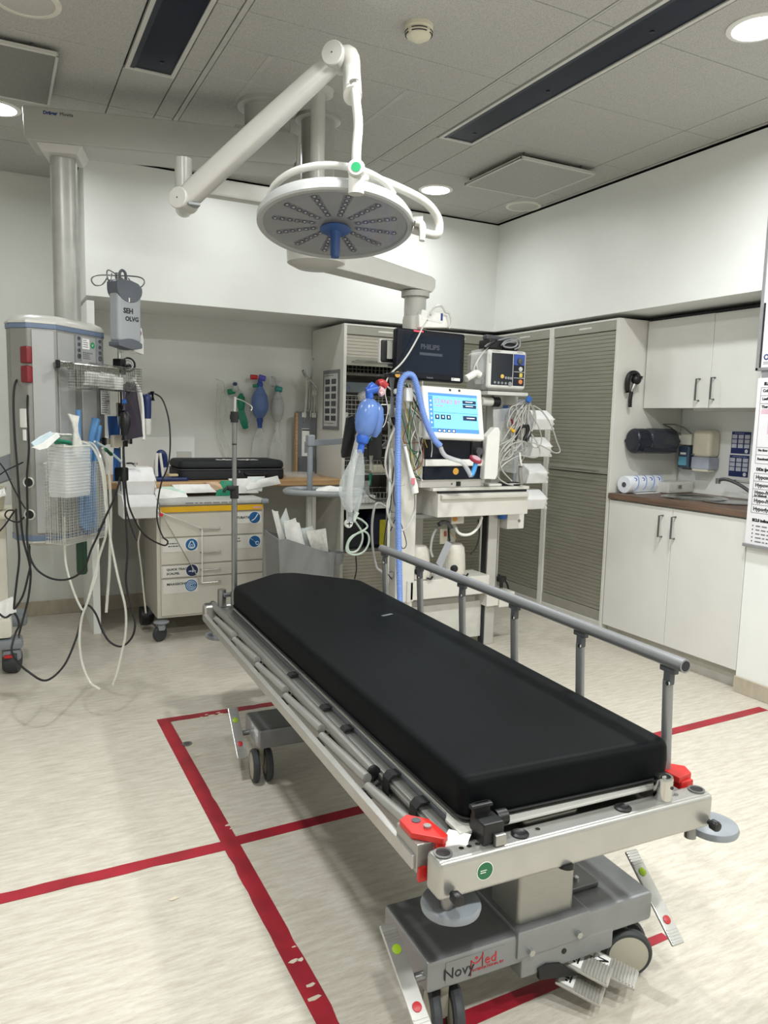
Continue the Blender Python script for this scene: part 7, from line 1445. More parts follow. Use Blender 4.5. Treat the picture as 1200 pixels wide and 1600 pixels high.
scrawl('screen_print', Mv @ Vector((sx0 + 0.12 * sW, -0.0022, sz0 + 0.70 * sH)), R3 @ Vector((1, 0, 0)), R3 @ Vector((0, 0, 1)), 0.095, 0.011, 1, SRD, ts, 91)
for x in (0.165, 0.225): obj('camera_dot', MB(Mv).box2((x - 0.007, -0.001, vh_ - 0.010), (x + 0.006, 0.001, vh_ + 0.002)), INK, vt)
# ---- transport monitor with cuff bag on top
tm = thing('defibrillator', 'grey defibrillator monitor with yellow and orange keys on the side shelf', 'defibrillator', (2.72, 3.85, 1.576))
obj('case', MB().box2((2.600, 3.765, 1.578), (2.872, 4.0, 1.812), 0.022, 3), mat('defib_grey', '#a8a8a4', 0.4), tm); obj('front_bezel', MB().box2((2.585, 3.742, 1.592), (2.862, 3.775, 1.818), 0.016, 3), mat('defib_bezel', '#d5d5d1', 0.38), tm)
obj('display', MB().box2((2.608, 3.7395, 1.612), (2.762, 3.744, 1.798), 0.002, 1), mat('display_dark', '#262a30', 0.2), tm); obj('key_panel', MB().box2((2.766, 3.7395, 1.612), (2.848, 3.744, 1.798), 0.002, 1), mat('key_navy', '#141b26', 0.35), tm)
obj('blue_field', MB().box2((2.768, 3.7385, 1.735), (2.846, 3.740, 1.796)), mat('key_blue', '#3a56a8', 0.4), tm); obj('rotary_knob', MB().lathe([(0.020, 0), (0.018, 0.012), (0.007, 0.016), (0, 0.016)], (2.808, 3.739, 1.757), (0, -1, 0), 22), DGREY, tm)
obj('oval_key', MB().lathe([(0.014, 0), (0.012, 0.004), (0, 0.005)], (2.818, 3.739, 1.712), (0, -1, 0), 18), LGREY, tm); obj('charge_key', MB().box((2.820, 3.737, 1.676), (0.022, 0.005, 0.024), None, 0.003), mat('key_yellow', '#d7c35a', 0.4), tm); obj('shock_key', MB().lathe([(0.0145, 0), (0.012, 0.004), (0, 0.005)], (2.820, 3.739, 1.637), (0, -1, 0), 20), mat('key_orange', '#d98a52', 0.4), tm)
for z in (1.694, 1.658): obj('key_rule', MB().box2((2.770, 3.738, z), (2.846, 3.7395, z + 0.002)), PAPER, tm)
obj('amber_key', MB().cyl((2.686, 3.7395, 1.664), (2.686, 3.737, 1.664), 0.012, n=18), mat('sticker_amber2', '#e0bd62', 0.4), tm)
for i, (x, z, r) in enumerate(((2.712, 1.657, 0.008), (2.731, 1.656, 0.008), (2.749, 1.655, 0.008), (2.634, 1.627, 0.0075), (2.660, 1.626, 0.0075), (2.686, 1.625, 0.0075), (2.712, 1.624, 0.0075), (2.744, 1.622, 0.013))): obj('soft_key', MB().cyl((x, 3.7395, z), (x, 3.7365, z), r, n=14), MGREY, tm)
obj('left_latch', MB().box2((2.592, 3.739, 1.74), (2.606, 3.744, 1.79), 0.003), LGREY, tm); scrawl('bezel_print', (2.61, 3.741, 1.812), (1, 0, 0), (0, 0, 1), 0.06, 0.008, 1, INKG, tm, 93); scrawl('bezel_print', (2.79, 3.741, 1.812), (1, 0, 0), (0, 0, 1), 0.05, 0.008, 1, INKG, tm, 94)
cbg = thing('cable_bundle', 'black cable pouch with coiled grey cord on top of the defibrillator', 'cable pouch', (2.72, 3.83, 1.82))
obj('pouch', MB().box((2.665, 3.84, 1.852), (0.10, 0.12, 0.062), None, 0.012).box((2.775, 3.84, 1.845), (0.12, 0.12, 0.050), None, 0.018), BLACK, cbg); obj('pouch_handle', MB().box((2.70, 3.83, 1.890), (0.18, 0.05, 0.030), Matrix.Rotation(math.radians(3), 3, 'Y'), 0.010), DGREY, cbg)
obj('coiled_cord', MB().tube([(2.687, 3.765, 1.844), (2.718, 3.765, 1.872), (2.764, 3.765, 1.883), (2.802, 3.765, 1.871), (2.794, 3.765, 1.848), (2.753, 3.765, 1.837), (2.706, 3.765, 1.842), (2.719, 3.765, 1.861), (2.774, 3.765, 1.876), (2.816, 3.765, 1.89), (2.823, 3.765, 1.849), (2.786, 3.765, 1.828)], 0.005, n=6).tube([(2.666, 3.77, 1.873), (2.73, 3.77, 1.892), (2.795, 3.77, 1.901), (2.825, 3.77, 1.88), (2.826, 3.77, 1.85)], 0.005, n=6), MGREY, cbg); obj('pouch_plug', MB().tube([(2.58, 3.78, 1.824), (2.602, 3.78, 1.84), (2.628, 3.78, 1.856), (2.646, 3.78, 1.865)], 0.010, n=8), BLACK, cbg)
clp = thing('clear_cable_bag', 'clear plastic bag with white connector hanging beside the defibrillator', 'bag', (2.571, 3.82, 1.729))
obj('bag_film', MB().sheet([[(2.517, 3.82, 1.808), (2.616, 3.8, 1.831)], [(2.506, 3.81, 1.707), (2.608, 3.78, 1.71)], [(2.549, 3.82, 1.616), (2.636, 3.8, 1.619)]], 0.002), CLEAR, clp)
obj('white_connector', MB().tube([(2.448, 3.77, 1.639), (2.482, 3.77, 1.656), (2.522, 3.77, 1.676), (2.549, 3.77, 1.666)], 0.020, n=10), WHITE, clp); obj('bag_cord', MB().tube([(2.601, 3.79, 1.822), (2.549, 3.79, 1.763), (2.52, 3.79, 1.706), (2.526, 3.79, 1.677), (2.563, 3.79, 1.664), (2.537, 3.79, 1.726), (2.566, 3.79, 1.783), (2.622, 3.79, 1.842)], 0.0042, n=6), LGREY, clp)
# ---- breathing hose
HB = mat('hose_blue', '#7f9fe2', 0.35, var=0.02, alpha=0.94)
hz = thing('breathing_hose', 'light blue corrugated breathing hose bent over a support arm', 'hose', (1.952, 3.58, 0.439))
hp_ = [(1.953, 3.58, 0.385), (1.944, 3.58, 0.547), (1.935, 3.58, 0.725), (1.926, 3.58, 0.9), (1.919, 3.58, 1.108), (1.913, 3.58, 1.312), (1.912, 3.58, 1.481), (1.92, 3.58, 1.582), (1.942, 3.58, 1.623), (1.973, 3.58, 1.634), (2.001, 3.58, 1.616), (2.031, 3.58, 1.536), (2.051, 3.56, 1.434), (2.081, 3.545, 1.35), (2.11, 3.53, 1.292), (2.141, 3.52, 1.259)]
def corr(mb, pts, r, amp, pitch, n=12):
    Pc = catmull(pts, 14); L_ = [0.0]
    for a, b in zip(Pc, Pc[1:]): L_.append(L_[-1] + (b - a).length)
    N_ = int(L_[-1] / (pitch / 3)); Q = []; j = 0
    for i in range(N_ + 1):
        s_ = L_[-1] * i / N_
        while j < len(L_) - 2 and L_[j + 1] < s_: j += 1
        t = (s_ - L_[j]) / max(1e-9, L_[j + 1] - L_[j]); Q.append(Pc[j].lerp(Pc[j + 1], t))
    return mb.tube(Q, lambda t: r + (amp if int(round(t * N_)) % 3 == 0 else 0), n=n, smooth=False)
obj('hose_body', corr(MB(), hp_, 0.0155, 0.0028, 0.0085), HB, hz, angle=60)
obj('clear_connector', MB().tube([(2.135, 3.51, 1.259), (2.149, 3.51, 1.228), (2.174, 3.51, 1.204), (2.228, 3.51, 1.186), (2.278, 3.51, 1.172), (2.313, 3.51, 1.133), (2.34, 3.51, 1.094)], 0.0125, n=12), clear_mat('clear_hose', '#d6dade', 0.6), hz); obj('blue_elbow', MB().tube([(2.34, 3.51, 1.094), (2.356, 3.51, 1.122), (2.37, 3.51, 1.172)], 0.013, n=12), mat('elbow_blue', '#4a9be0', 0.3), hz)
q = Vector((2.372, 3.52, 1.186)); obj('filter_disc', MB().lathe([(0.0, -0.008), (0.036, -0.007), (0.038, 0.0), (0.036, 0.007), (0, 0.008)], q, (0.15, -0.45, 0.85), 28), mat('filter_red', '#a3324a', 0.35), hz); obj('filter_ring', MB().lathe([(0.0, 0.0085), (0.026, 0.0085), (0.024, 0.013), (0, 0.014)], q, (0.15, -0.45, 0.85), 24), mat('filter_pink', '#d3a9b2', 0.35), hz)
ha = thing('hose_arm', 'grey jointed rod holding up the blue breathing hose', 'support rod', (1.93, 3.7, 1.448))
obj('upright_rod', MB().tube([(1.939, 3.7, 1.407), (1.929, 3.7, 1.62)], 0.016, n=14, smooth=False), MGREY, ha); obj('cross_rod', MB().tube([(1.843, 3.7, 1.623), (1.918, 3.68, 1.643), (1.991, 3.6, 1.643)], 0.006, n=10, smooth=False), DGREY, ha); obj('rod_clamp', MB().box((1.905, 3.7, 1.633), (0.04, 0.03, 0.022), None, 0.004), BLACK, ha); obj('rod_foot', MB().tube([(1.939, 3.7, 1.414), (1.966, 3.72, 1.372), (2.019, 3.78, 1.351)], 0.012, n=10), BLACK, ha); obj('hook_tip', MB().tube([(1.96, 3.57, 1.617), (1.96, 3.58, 1.657)], 0.004, n=6), DGREY, ha)
# ---- blue breathing bag with clear reservoir
ab = thing('breathing_bag', 'blue manual breathing bag with red valve and clear reservoir hanging by the rack', 'ventilation bag', (1.707, 3.55, 1.442))
AB = mat('ambu_blue', '#6f93d8', 0.22, var=0.03, alpha=0.72); ABD = mat('ambu_dark', '#2f62c4', 0.3)
at_, ab_ = Vector((1.731, 3.55, 1.501)), Vector((1.692, 3.55, 1.297)); ax_ = (ab_ - at_); AL_ = ax_.length
obj('bag', MB().lathe([(0.014, 0), (0.034, 0.012), (0.053, AL_ * 0.20), (0.060, AL_ * 0.45), (0.057, AL_ * 0.65), (0.045, AL_ * 0.85), (0.026, AL_ * 0.97), (0.018, AL_)], at_, ax_, 26), AB, ab); obj('second_lobe', MB().lathe([(0.010, 0), (0.036, 0.03), (0.044, 0.09), (0.034, 0.15), (0.012, 0.185)], (1.793, 3.6, 1.484), (-0.05, 0, -1), 22), AB, ab)
obj('neck', MB().lathe([(0.024, -0.03), (0.035, 0.0), (0.030, 0.025), (0.018, 0.035), (0.018, 0.075), (0.014, 0.08)], ab_, ax_, 20), ABD, ab)
obj('top_valve', MB().tube([(1.727, 3.55, 1.495), (1.723, 3.55, 1.527), (1.73, 3.55, 1.553), (1.748, 3.55, 1.567)], 0.021, n=14).cyl((1.705, 3.55, 1.533), (1.765, 3.54, 1.551), 0.020, n=16), ABD, ab); obj('red_valve', MB().tube([(1.764, 3.54, 1.574), (1.79, 3.54, 1.582), (1.813, 3.54, 1.563)], 0.019, n=12), mat('valve_red', '#b5393d', 0.3), ab); obj('clear_cap', MB().tube([(1.764, 3.53, 1.554), (1.79, 3.53, 1.536), (1.772, 3.53, 1.522)], 0.016, n=10), mat('cap_pink', '#d8b4b8', 0.35), ab)
rows = []; n = 14
RSV = [((1.646, 3.55, 1.238), (1.69, 3.55, 1.238)), ((1.625, 3.55, 1.185), (1.698, 3.55, 1.185)), ((1.594, 3.55, 1.13), (1.703, 3.55, 1.135)), ((1.57, 3.55, 1.074), (1.704, 3.55, 1.072)), ((1.564, 3.55, 1.015), (1.698, 3.55, 1.012)), ((1.579, 3.55, 0.962), (1.689, 3.55, 0.955)), ((1.605, 3.55, 0.921), (1.667, 3.55, 0.916))]
for i, (a, b) in enumerate(RSV):
    a, b = Vector(a), Vector(b); rows.append([a.lerp(b, j / n) + Vector((0, -0.045 * math.sin(math.pi * j / n) * (0.4 + 0.6 * math.sin(math.pi * i / 6)) + 0.006 * math.sin(5 * i + 2.3 * j), 0.003 * math.sin(3 * j + i))) for j in range(n + 1)])
obj('reservoir', MB().sheet(rows, 0.003), clear_mat('reservoir_film', '#dfe6e6', 0.22), ab, angle=70)
bkr = [[p + Vector((0, 2 * 0.045 * math.sin(math.pi * j / n) * 0.9, 0)) for j, p in enumerate(r)] for r in rows]; obj('reservoir', MB().sheet(bkr, 0.003), clear_mat('reservoir_film', '#dfe6e6', 0.22), ab, angle=70)
obj('clear_tail', MB().tube([(1.635, 3.55, 0.913), (1.628, 3.55, 0.863)], 0.022, n=12), clear_mat('tail_clear', '#d6dade', 0.55), ab)
ct_w = thing('corrugated_tube', 'pale straight tube crossing behind the clear reservoir', 'tube', (1.639, 3.6, 1.109))
obj('tube_body', MB().tube([(1.758, 3.7, 1.375), (1.7, 3.68, 1.171), (1.672, 3.66, 1.002), (1.652, 3.61, 0.865)], 0.0175, n=14), mat('tube_pale', '#cfcfca', 0.35, alpha=0.85), ct_w); q = Vector((1.644, 3.6, 0.846)); obj('tube_end', MB().lathe([(0.022, -0.012), (0.024, 0.0), (0.020, 0.006), (0.006, 0.006)], q, (0.0, -1, 0.1), 22), WHITE, ct_w); obj('end_grille', MB().box(q + Vector((0, -0.007, 0)), (0.030, 0.003, 0.005)).box(q + Vector((0, -0.007, 0)), (0.005, 0.003, 0.030)), INK, ct_w)
kd_ = thing('knee_pad', 'black padded rest leaning behind the breathing bag', 'pad', (1.701, 3.75, 1.373)); obj('pad', MB().prism([(q_[0], q_[2]) for q_ in ((1.686, 3.75, 1.4), (1.727, 3.75, 1.415), (1.735, 3.75, 1.236), (1.716, 3.75, 1.194), (1.664, 3.75, 1.181), (1.659, 3.75, 1.215))], (0, 3.76, 0), (1, 0, 0), (0, 0, 1), 0.03, 0.006), BLACK, kd_)
obj('pad', MB().box((1.873, 3.78, 1.253), (0.09, 0.03, 0.17), None, 0.012), BLACK, kd_); obj('amber_label', MB().cyl((1.749, 3.7, 1.235), (1.747, 3.695, 1.235), 0.014, n=16), mat('sticker_amber', '#d9a441', 0.5), kd_); obj('pad_strut', MB().tube([(1.732, 3.77, 1.27), (1.903, 3.8, 1.235), (1.982, 3.83, 1.27)], 0.010, n=8), DGREY, kd_)
gv = thing('regulator', 'grey and black gas regulator with green stem on the rack side', 'regulator', (1.868, 3.72, 1.37))
obj('regulator_body', MB().tube([(1.804, 3.7, 1.369), (1.834, 3.7, 1.363), (1.865, 3.7, 1.367), (1.904, 3.7, 1.371)], 0.022, n=14), mat('reg_grey', '#b9b8b2', 0.3, metal=0.4), gv); obj('regulator_knob', MB().cyl((1.869, 3.7, 1.367), (1.897, 3.7, 1.368), 0.032, n=20), BLACK, gv); obj('green_stem', MB().tube([(1.805, 3.71, 1.349), (1.811, 3.71, 1.28)], 0.013, n=12), GREEN, gv); obj('regulator_cap', MB().box((1.954, 3.8, 1.449), (0.085, 0.05, 0.06), None, 0.016), WHITE, gv); obj('regulator_window', MB().box((1.924, 3.765, 1.448), (0.04, 0.01, 0.05), None, 0.004), BLACK, gv)
fm = thing('flow_tube', 'clear flow meter tube with green base hanging by the wire baskets', 'flow meter', (1.834, 3.74, 1.097)); obj('tube', MB().tube([(1.835, 3.74, 1.195), (1.837, 3.74, 1.114)], 0.011, n=10), CLEART, fm); obj('green_base', MB().tube([(1.834, 3.74, 1.097), (1.831, 3.74, 1.033)], 0.010, n=10), GREEN, fm); obj('jar', MB().tube([(1.807, 3.74, 1.055), (1.813, 3.74, 0.973)], 0.026, n=12), CLEAR, fm); obj('crimped_hose', MB().tube([(1.776, 3.72, 0.987), (1.749, 3.71, 0.943), (1.734, 3.7, 0.892)], 0.010, n=8), MGREY, fm)
# ---- wires: white control handle, coloured leads, grey lead bundle
wh = thing('control_handle', 'white hand control with red mark hanging on a pale cable', 'hand control', (1.999, 3.56, 1.091))
obj('handle', MB().tube([(1.943, 3.56, 1.263), (1.96, 3.56, 1.205), (1.982, 3.56, 1.126), (2.004, 3.56, 1.056), (2.014, 3.56, 1.004)], lambda t: 0.009 + 0.013 * min(1, max(0, (t - 0.35) * 2.2)), n=12), WHITE, wh); obj('red_mark', MB().box((1.988, 3.535, 1.069), (0.022, 0.004, 0.035), None, 0.001, 1), mat('mark_red', '#c9747c', 0.5), wh); obj('cable', MB().tube([(2.014, 3.56, 1.004), (2.042, 3.6, 0.947), (2.05, 3.625, 0.89), (2.024, 3.625, 0.827), (1.985, 3.625, 0.793), (1.937, 3.625, 0.803), (1.896, 3.625, 0.861), (1.882, 3.625, 0.931), (1.9, 3.625, 1), (1.928, 3.625, 1.104), (1.9, 3.625, 1.242)], 0.0065, n=8), LGREY, wh)
LC = [('#d8d8d2', 'pale'), ('#1d6b4a', 'green'), ('#101214', 'black'), ('#c9b44a', 'yellow'), ('#e0e0dc', 'white'), ('#8a4a32', 'brown')]
rnd = random.Random(21)
lw = thing('lead_bundle', 'tangle of white, green, black and yellow leads hanging under the large monitor', 'cable bundle', (2.043, 3.66, 1.451))
LPTS = [(2.01, 3.68, 1.575), (2.065, 3.68, 1.48), (2.096, 3.68, 1.418), (2.119, 3.68, 1.355), (2.138, 3.68, 1.277), (2.082, 3.68, 1.241), (2.039, 3.68, 1.311), (2.011, 3.68, 1.416), (1.992, 3.68, 1.519), (2.075, 3.68, 1.188), (2.106, 3.68, 1.134), (2.05, 3.68, 1.59)]
for i in range(16):
    a, b, c_, d_ = Vector(LPTS[0]), Vector(LPTS[rnd.choice([1, 2, 7, 8])]), Vector(LPTS[rnd.choice([3, 4, 5, 6])]), Vector(LPTS[rnd.choice([4, 5, 9, 10])])
    jit = lambda s: Vector((rnd.uniform(-s, s), rnd.uniform(-s, s), rnd.uniform(-s, s)))
    hx, nm_ = LC[i % 6]; obj('lead', MB().tube([a + jit(0.02), b + jit(0.03), c_ + jit(0.035), d_ + jit(0.04), d_ + jit(0.03) + Vector((0, 0, -0.06))], 0.0028, n=5), mat('lead_' + nm_, hx, 0.5), lw)
obj('white_plug', MB().box((1.996, 3.63, 1.529), (0.045, 0.04, 0.075), None, 0.010), WHITE, lw); obj('white_plug', MB().box((1.949, 3.66, 1.545), (0.05, 0.03, 0.03), None, 0.010), WHITE, lw)
cable('thin_cable', [(1.861, 3.62, 1.587), (1.851, 3.62, 1.53), (1.869, 3.62, 1.446), (1.848, 3.62, 1.361), (1.81, 3.62, 1.344), (1.744, 3.62, 1.269), (1.683, 3.62, 1.175)], 0.0026, LGREY, 'thin white cable looping over the blue breathing bag')
cable('thin_cable', [(1.949, 3.68, 1.362), (1.912, 3.68, 1.275), (1.892, 3.68, 1.17), (1.91, 3.68, 1.083), (1.959, 3.68, 1.04), (2.015, 3.68, 1.039)], 0.0065, LGREY, 'thick pale hose loop beside the left rack upright')
cable('thin_cable', [(1.95, 3.66, 1.241), (1.931, 3.66, 1.102), (1.92, 3.66, 0.926), (1.892, 3.66, 0.785), (1.887, 3.66, 0.679), (1.902, 3.66, 0.57), (1.94, 3.66, 0.513)], 0.0030, RUBBER, 'thin black cable down the left rack upright')
cable('thin_cable', [(1.946, 3.66, 1.119), (1.938, 3.66, 0.978), (1.961, 3.66, 0.889), (1.995, 3.66, 0.809), (2.027, 3.66, 0.707), (1.999, 3.66, 0.687), (1.98, 3.66, 0.781), (1.954, 3.66, 0.847), (1.924, 3.66, 0.784)], 0.0026, RUBBER, 'thin black cable crossing itself over the left rack upright')
cable('thin_cable', [(1.976, 3.75, 0.885), (1.886, 3.75, 0.931), (1.857, 3.75, 0.846), (1.86, 3.75, 0.702), (1.888, 3.75, 0.573), (1.921, 3.75, 0.541), (1.946, 3.75, 0.495)], 0.0070, mat('tube_smoke', '#a9aaa8', 0.3), 'smoky tube hanging outside the left rack upright')
cable('thin_cable', [(1.894, 3.8, 1.284), (1.911, 3.8, 1.235), (1.938, 3.8, 1.145), (1.972, 3.8, 1.091)], 0.0040, RUBBER, 'short black cable beside the third wire basket')
cable('thin_cable', [(1.842, 3.8, 0.985), (1.87, 3.8, 0.955), (1.919, 3.8, 0.939), (1.96, 3.8, 0.946)], 0.0038, RUBBER, 'short black cable by the flow meter')
gt_ = thing('coiled_tube', 'clear green tinted tube coiled in front of the open cabinet bottom', 'tube', (1.749, 3.7, 0.733))
obj('coil', MB().tube([(1.72, 3.7, 0.851), (1.767, 3.7, 0.785), (1.772, 3.7, 0.732), (1.743, 3.7, 0.68), (1.697, 3.7, 0.676), (1.688, 3.7, 0.719), (1.718, 3.7, 0.759), (1.771, 3.7, 0.785), (1.807, 3.7, 0.766), (1.812, 3.7, 0.719), (1.782, 3.7, 0.671), (1.728, 3.7, 0.657), (1.681, 3.7, 0.68), (1.684, 3.7, 0.726), (1.71, 3.7, 0.76), (1.771, 3.7, 0.785), (1.802, 3.7, 0.812), (1.77, 3.7, 0.845), (1.731, 3.7, 0.864)], 0.0055, n=8), mat('tube_mint', '#c6d6ca', 0.25, alpha=0.8), gt_); obj('connector', MB().tube([(1.708, 3.69, 0.838), (1.722, 3.69, 0.873), (1.733, 3.69, 0.893)], 0.013, n=10), mat('connector_mint', '#d5dfd8', 0.35), gt_)
cable('thin_cable', [(1.923, 4.1, 0.572), (1.929, 4.1, 0.485), (1.918, 4.1, 0.427)], 0.004, RUBBER, 'black cable behind the stretcher under the open cabinet')
# suction canisters on the cross box
def canister(px_q, sc_, lb):
    c = Vector(px_q); t = thing('suction_canister', lb, 'canister', c, group='suction canisters on the rack')
    CM = mat('canister_white', '#cfcbc0', 0.4, var=0.04)
    obj('canister_body', MB().lathe([(0.0, 0), (0.066, 0.0), (0.073, 0.008), (0.075, 0.05), (0.070, 0.13), (0.064, 0.175), (0.048, 0.196), (0.0, 0.204)], c, n=28), CM, t)
    obj('black_dial', MB().lathe([(0.024, 0), (0.022, 0.014), (0.010, 0.018), (0, 0.018)], c + Vector((-0.03, -0.056, 0.055)), (-0.35, -0.93, 0), 18), BLACK, t); obj('dial_arrow', MB().box(c + Vector((0.012, -0.069, 0.07)), (0.006, 0.002, 0.04)), INK, t); obj('round_mark', MB().ring(c + Vector((0.040, -0.056, 0.066)), (0.55, -0.83, 0), 0.012, 0.002, 18, 5), INK, t)
    obj('lid_slot', MB().box(c + Vector((0.012, -0.052, 0.135)), (0.035, 0.01, 0.010)).box(c + Vector((0.018, -0.056, 0.118)), (0.010, 0.01, 0.022)), INK, t); obj('foot_clip', MB().tube([c + Vector((0.02, -0.075, 0.014)), c + Vector((0.04, -0.085, 0.008)), c + Vector((0.06, -0.075, 0.018))], 0.006, n=8), BLACK, t)
canister((2.225, 3.87, 0.457), 1, 'white suction canister nearest the left rack upright'); canister((2.475, 3.87, 0.457), 1, 'white suction canister with big black dial in the middle of the rack')
mk = thing('manual_leaflet', 'grey angled leaflet leaning between the two suction canisters', 'leaflet', (2.354, 3.8, 0.629)); obj('leaflet', MB().sheet([[(2.374, 3.8, 0.686), (2.402, 3.78, 0.668)], [(2.296, 3.78, 0.559), (2.324, 3.76, 0.53)]], 0.006), MGREY, mk); obj('leaflet_edge', MB().tube([(2.358, 3.77, 0.603), (2.371, 3.77, 0.525)], 0.006, n=6), PAPER, mk)
mv = thing('valve_manifold', 'orange marked valve block with hoses under the drawer', 'valve', (2.406, 3.78, 0.802)); obj('manifold', MB().box((2.436, 3.8, 0.81), (0.09, 0.05, 0.045), None, 0.006), mat('manifold_grey', '#c2beb2', 0.4), mv); obj('orange_mark', MB().cyl((2.412, 3.77, 0.819), (2.409, 3.765, 0.82), 0.015, n=18), mat('mark_orange', '#c98c3d', 0.5), mv); obj('fittings', MB().tube([(2.317, 3.8, 0.784), (2.347, 3.8, 0.798), (2.383, 3.8, 0.789), (2.406, 3.8, 0.761)], 0.014, n=8), DGREY, mv); obj('tag_card', MB().box((2.392, 3.86, 0.703), (0.05, 0.006, 0.09)), CREAM, mv); obj('tag_mark', MB().box((2.399, 3.85, 0.72), (0.016, 0.004, 0.03)), mat('tag_red', '#a8564c', 0.5), mv); obj('yellow_tie', MB().tube([(2.403, 3.8, 0.734), (2.439, 3.79, 0.696)], 0.003, n=5), YEL, mv)
cable('vacuum_hose', [(2.42, 3.78, 0.775), (2.444, 3.78, 0.735), (2.49, 3.78, 0.718), (2.545, 3.78, 0.727), (2.589, 3.78, 0.768), (2.61, 3.78, 0.822)], 0.0085, WHITE, 'thick white vacuum hose bowed under the drawer', 'hose')
cable('vacuum_hose', [(2.308, 3.8, 0.769), (2.28, 3.8, 0.717), (2.269, 3.8, 0.641), (2.284, 3.8, 0.594)], 0.0070, mat('tube_smoke', '#a9aaa8', 0.3), 'grey vacuum hose running down to the left suction canister', 'hose')
cable('thin_cable', [(2.59, 3.79, 0.806), (2.603, 3.79, 0.715), (2.584, 3.79, 0.637), (2.544, 3.79, 0.596)], 0.0042, RUBBER, 'black cable curving beside the suction canister with big dial')
cable('thin_cable', [(2.399, 3.82, 0.797), (2.403, 3.82, 0.72), (2.413, 3.82, 0.681)], 0.006, RUBBER, 'short black cable hanging between the suction canisters')
cable('floor_cable', [(2.85, 3.95, 0.425), (2.901, 3.95, 0.396), (2.945, 3.95, 0.35), (2.963, 3.95, 0.293)], 0.0065, RUBBER, 'black cable curving behind the right rack upright')
# tilted trays on a rail at the rack side
rail = thing('tray_rail', 'grey rail carrying the white trays beside the rack', 'rail', (3.03, 3.98, 0.8)); obj('rail_bar', MB().box2((2.985, 3.985, 0.72), (3.025, 4.005, 1.52), 0.003), MGREY, rail); obj('rail_arm', MB().box2((2.903, 3.88, 1.50), (3.02, 4.0, 1.54), 0.003), MGREY, rail)
TL = ['uppermost of the four white trays beside the rack', 'second highest of the four white trays beside the rack', 'third highest of the four white trays beside the rack', 'lowest of the four white trays beside the rack']
for lb, z, x in zip(TL, (1.352, 1.180, 1.010, 0.842), (3.035, 3.028, 3.008, 3.010)):
    tilt_tray(frame((x, 3.88, z), (1, 0, 0)), lb, 0.150, 0.125, 0.11, 'white trays beside the rack')
ob5 = thing('white_dispenser_box', 'small white box with a grey stud under the drawer corner', 'box', (2.90, 3.87, 0.76)); obj('box_shell', MB().box2((2.815, 3.80, 0.735), (2.945, 3.93, 0.840), 0.006), WHITE, ob5); obj('stud', MB().cyl((2.905, 3.80, 0.785), (2.905, 3.797, 0.785), 0.010, n=14), mat('stud_grey', '#8a8a78', 0.5), ob5)
tag(obj('blue_stopper', MB().cyl((2.785, 3.81, 0.80), (2.785, 3.81, 0.840), 0.024, n=18), BLUE), 'small blue stopper under the drawer beside the white box', 'stopper')
# grey lead bundle on the right
gl = thing('ecg_leads', 'thick bundle of looped grey monitor leads hanging by the white trays', 'cable bundle', (2.829, 3.72, 1.396)); LG = mat('lead_grey', '#b4b3ae', 0.45)
BUN = [[(2.855, 3.72, 1.519), (2.81, 3.72, 1.472), (2.796, 3.72, 1.377), (2.848, 3.72, 1.301), (2.913, 3.72, 1.359), (2.916, 3.72, 1.456), (2.874, 3.72, 1.512), (2.823, 3.72, 1.488), (2.814, 3.72, 1.396), (2.867, 3.72, 1.32), (2.931, 3.72, 1.383), (2.92, 3.72, 1.475), (2.864, 3.72, 1.52)], [(2.838, 3.71, 1.511), (2.776, 3.71, 1.433), (2.754, 3.71, 1.319), (2.769, 3.71, 1.224), (2.743, 3.71, 1.185), (2.692, 3.71, 1.166)], [(2.85, 3.7, 1.504), (2.817, 3.7, 1.416), (2.858, 3.7, 1.359), (2.931, 3.7, 1.283), (2.964, 3.7, 1.213), (2.922, 3.7, 1.186), (2.81, 3.7, 1.197), (2.718, 3.7, 1.159), (2.678, 3.7, 1.129)], [(2.879, 3.7, 1.505), (2.958, 3.7, 1.469), (3.032, 3.7, 1.393), (3.089, 3.7, 1.284), (3.118, 3.7, 1.225), (3.073, 3.7, 1.217), (2.966, 3.7, 1.26), (2.844, 3.7, 1.282), (2.75, 3.7, 1.266), (2.696, 3.7, 1.22)], [(2.759, 3.71, 1.243), (2.705, 3.71, 1.197), (2.671, 3.71, 1.128), (2.665, 3.71, 1.071), (2.723, 3.71, 1.032), (2.78, 3.71, 1.019)], [(2.742, 3.73, 1.47), (2.733, 3.73, 1.375), (2.771, 3.73, 1.28), (2.803, 3.73, 1.223)], [(2.834, 3.7, 1.282), (2.749, 3.7, 1.289), (2.686, 3.7, 1.243), (2.661, 3.7, 1.182), (2.688, 3.7, 1.11), (2.762, 3.7, 1.044)], [(2.808, 3.72, 1.503), (2.748, 3.72, 1.486), (2.732, 3.72, 1.432), (2.75, 3.72, 1.364)], [(2.646, 3.72, 1.31), (2.684, 3.72, 1.28), (2.71, 3.72, 1.234), (2.685, 3.72, 1.185), (2.658, 3.72, 1.158)], [(2.789, 3.72, 1.335), (2.85, 3.72, 1.281), (2.864, 3.72, 1.204), (2.828, 3.72, 1.158), (2.769, 3.72, 1.181)], [(2.869, 3.71, 1.474), (2.953, 3.71, 1.368), (2.978, 3.71, 1.283), (2.941, 3.71, 1.244), (2.881, 3.71, 1.274), (2.824, 3.71, 1.335)]]
for i, p in enumerate(BUN): obj('lead', MB().tube(p, 0.0042 if i < 7 else 0.0034, n=6), LG, gl)
rnd = random.Random(33); AN = [(2.855, 3.72, 1.512), (2.767, 3.72, 1.223), (2.713, 3.72, 1.185), (2.821, 3.72, 1.281), (2.907, 3.72, 1.282), (2.741, 3.72, 1.364), (2.784, 3.72, 1.434), (2.654, 3.72, 1.242), (2.864, 3.72, 1.196)]
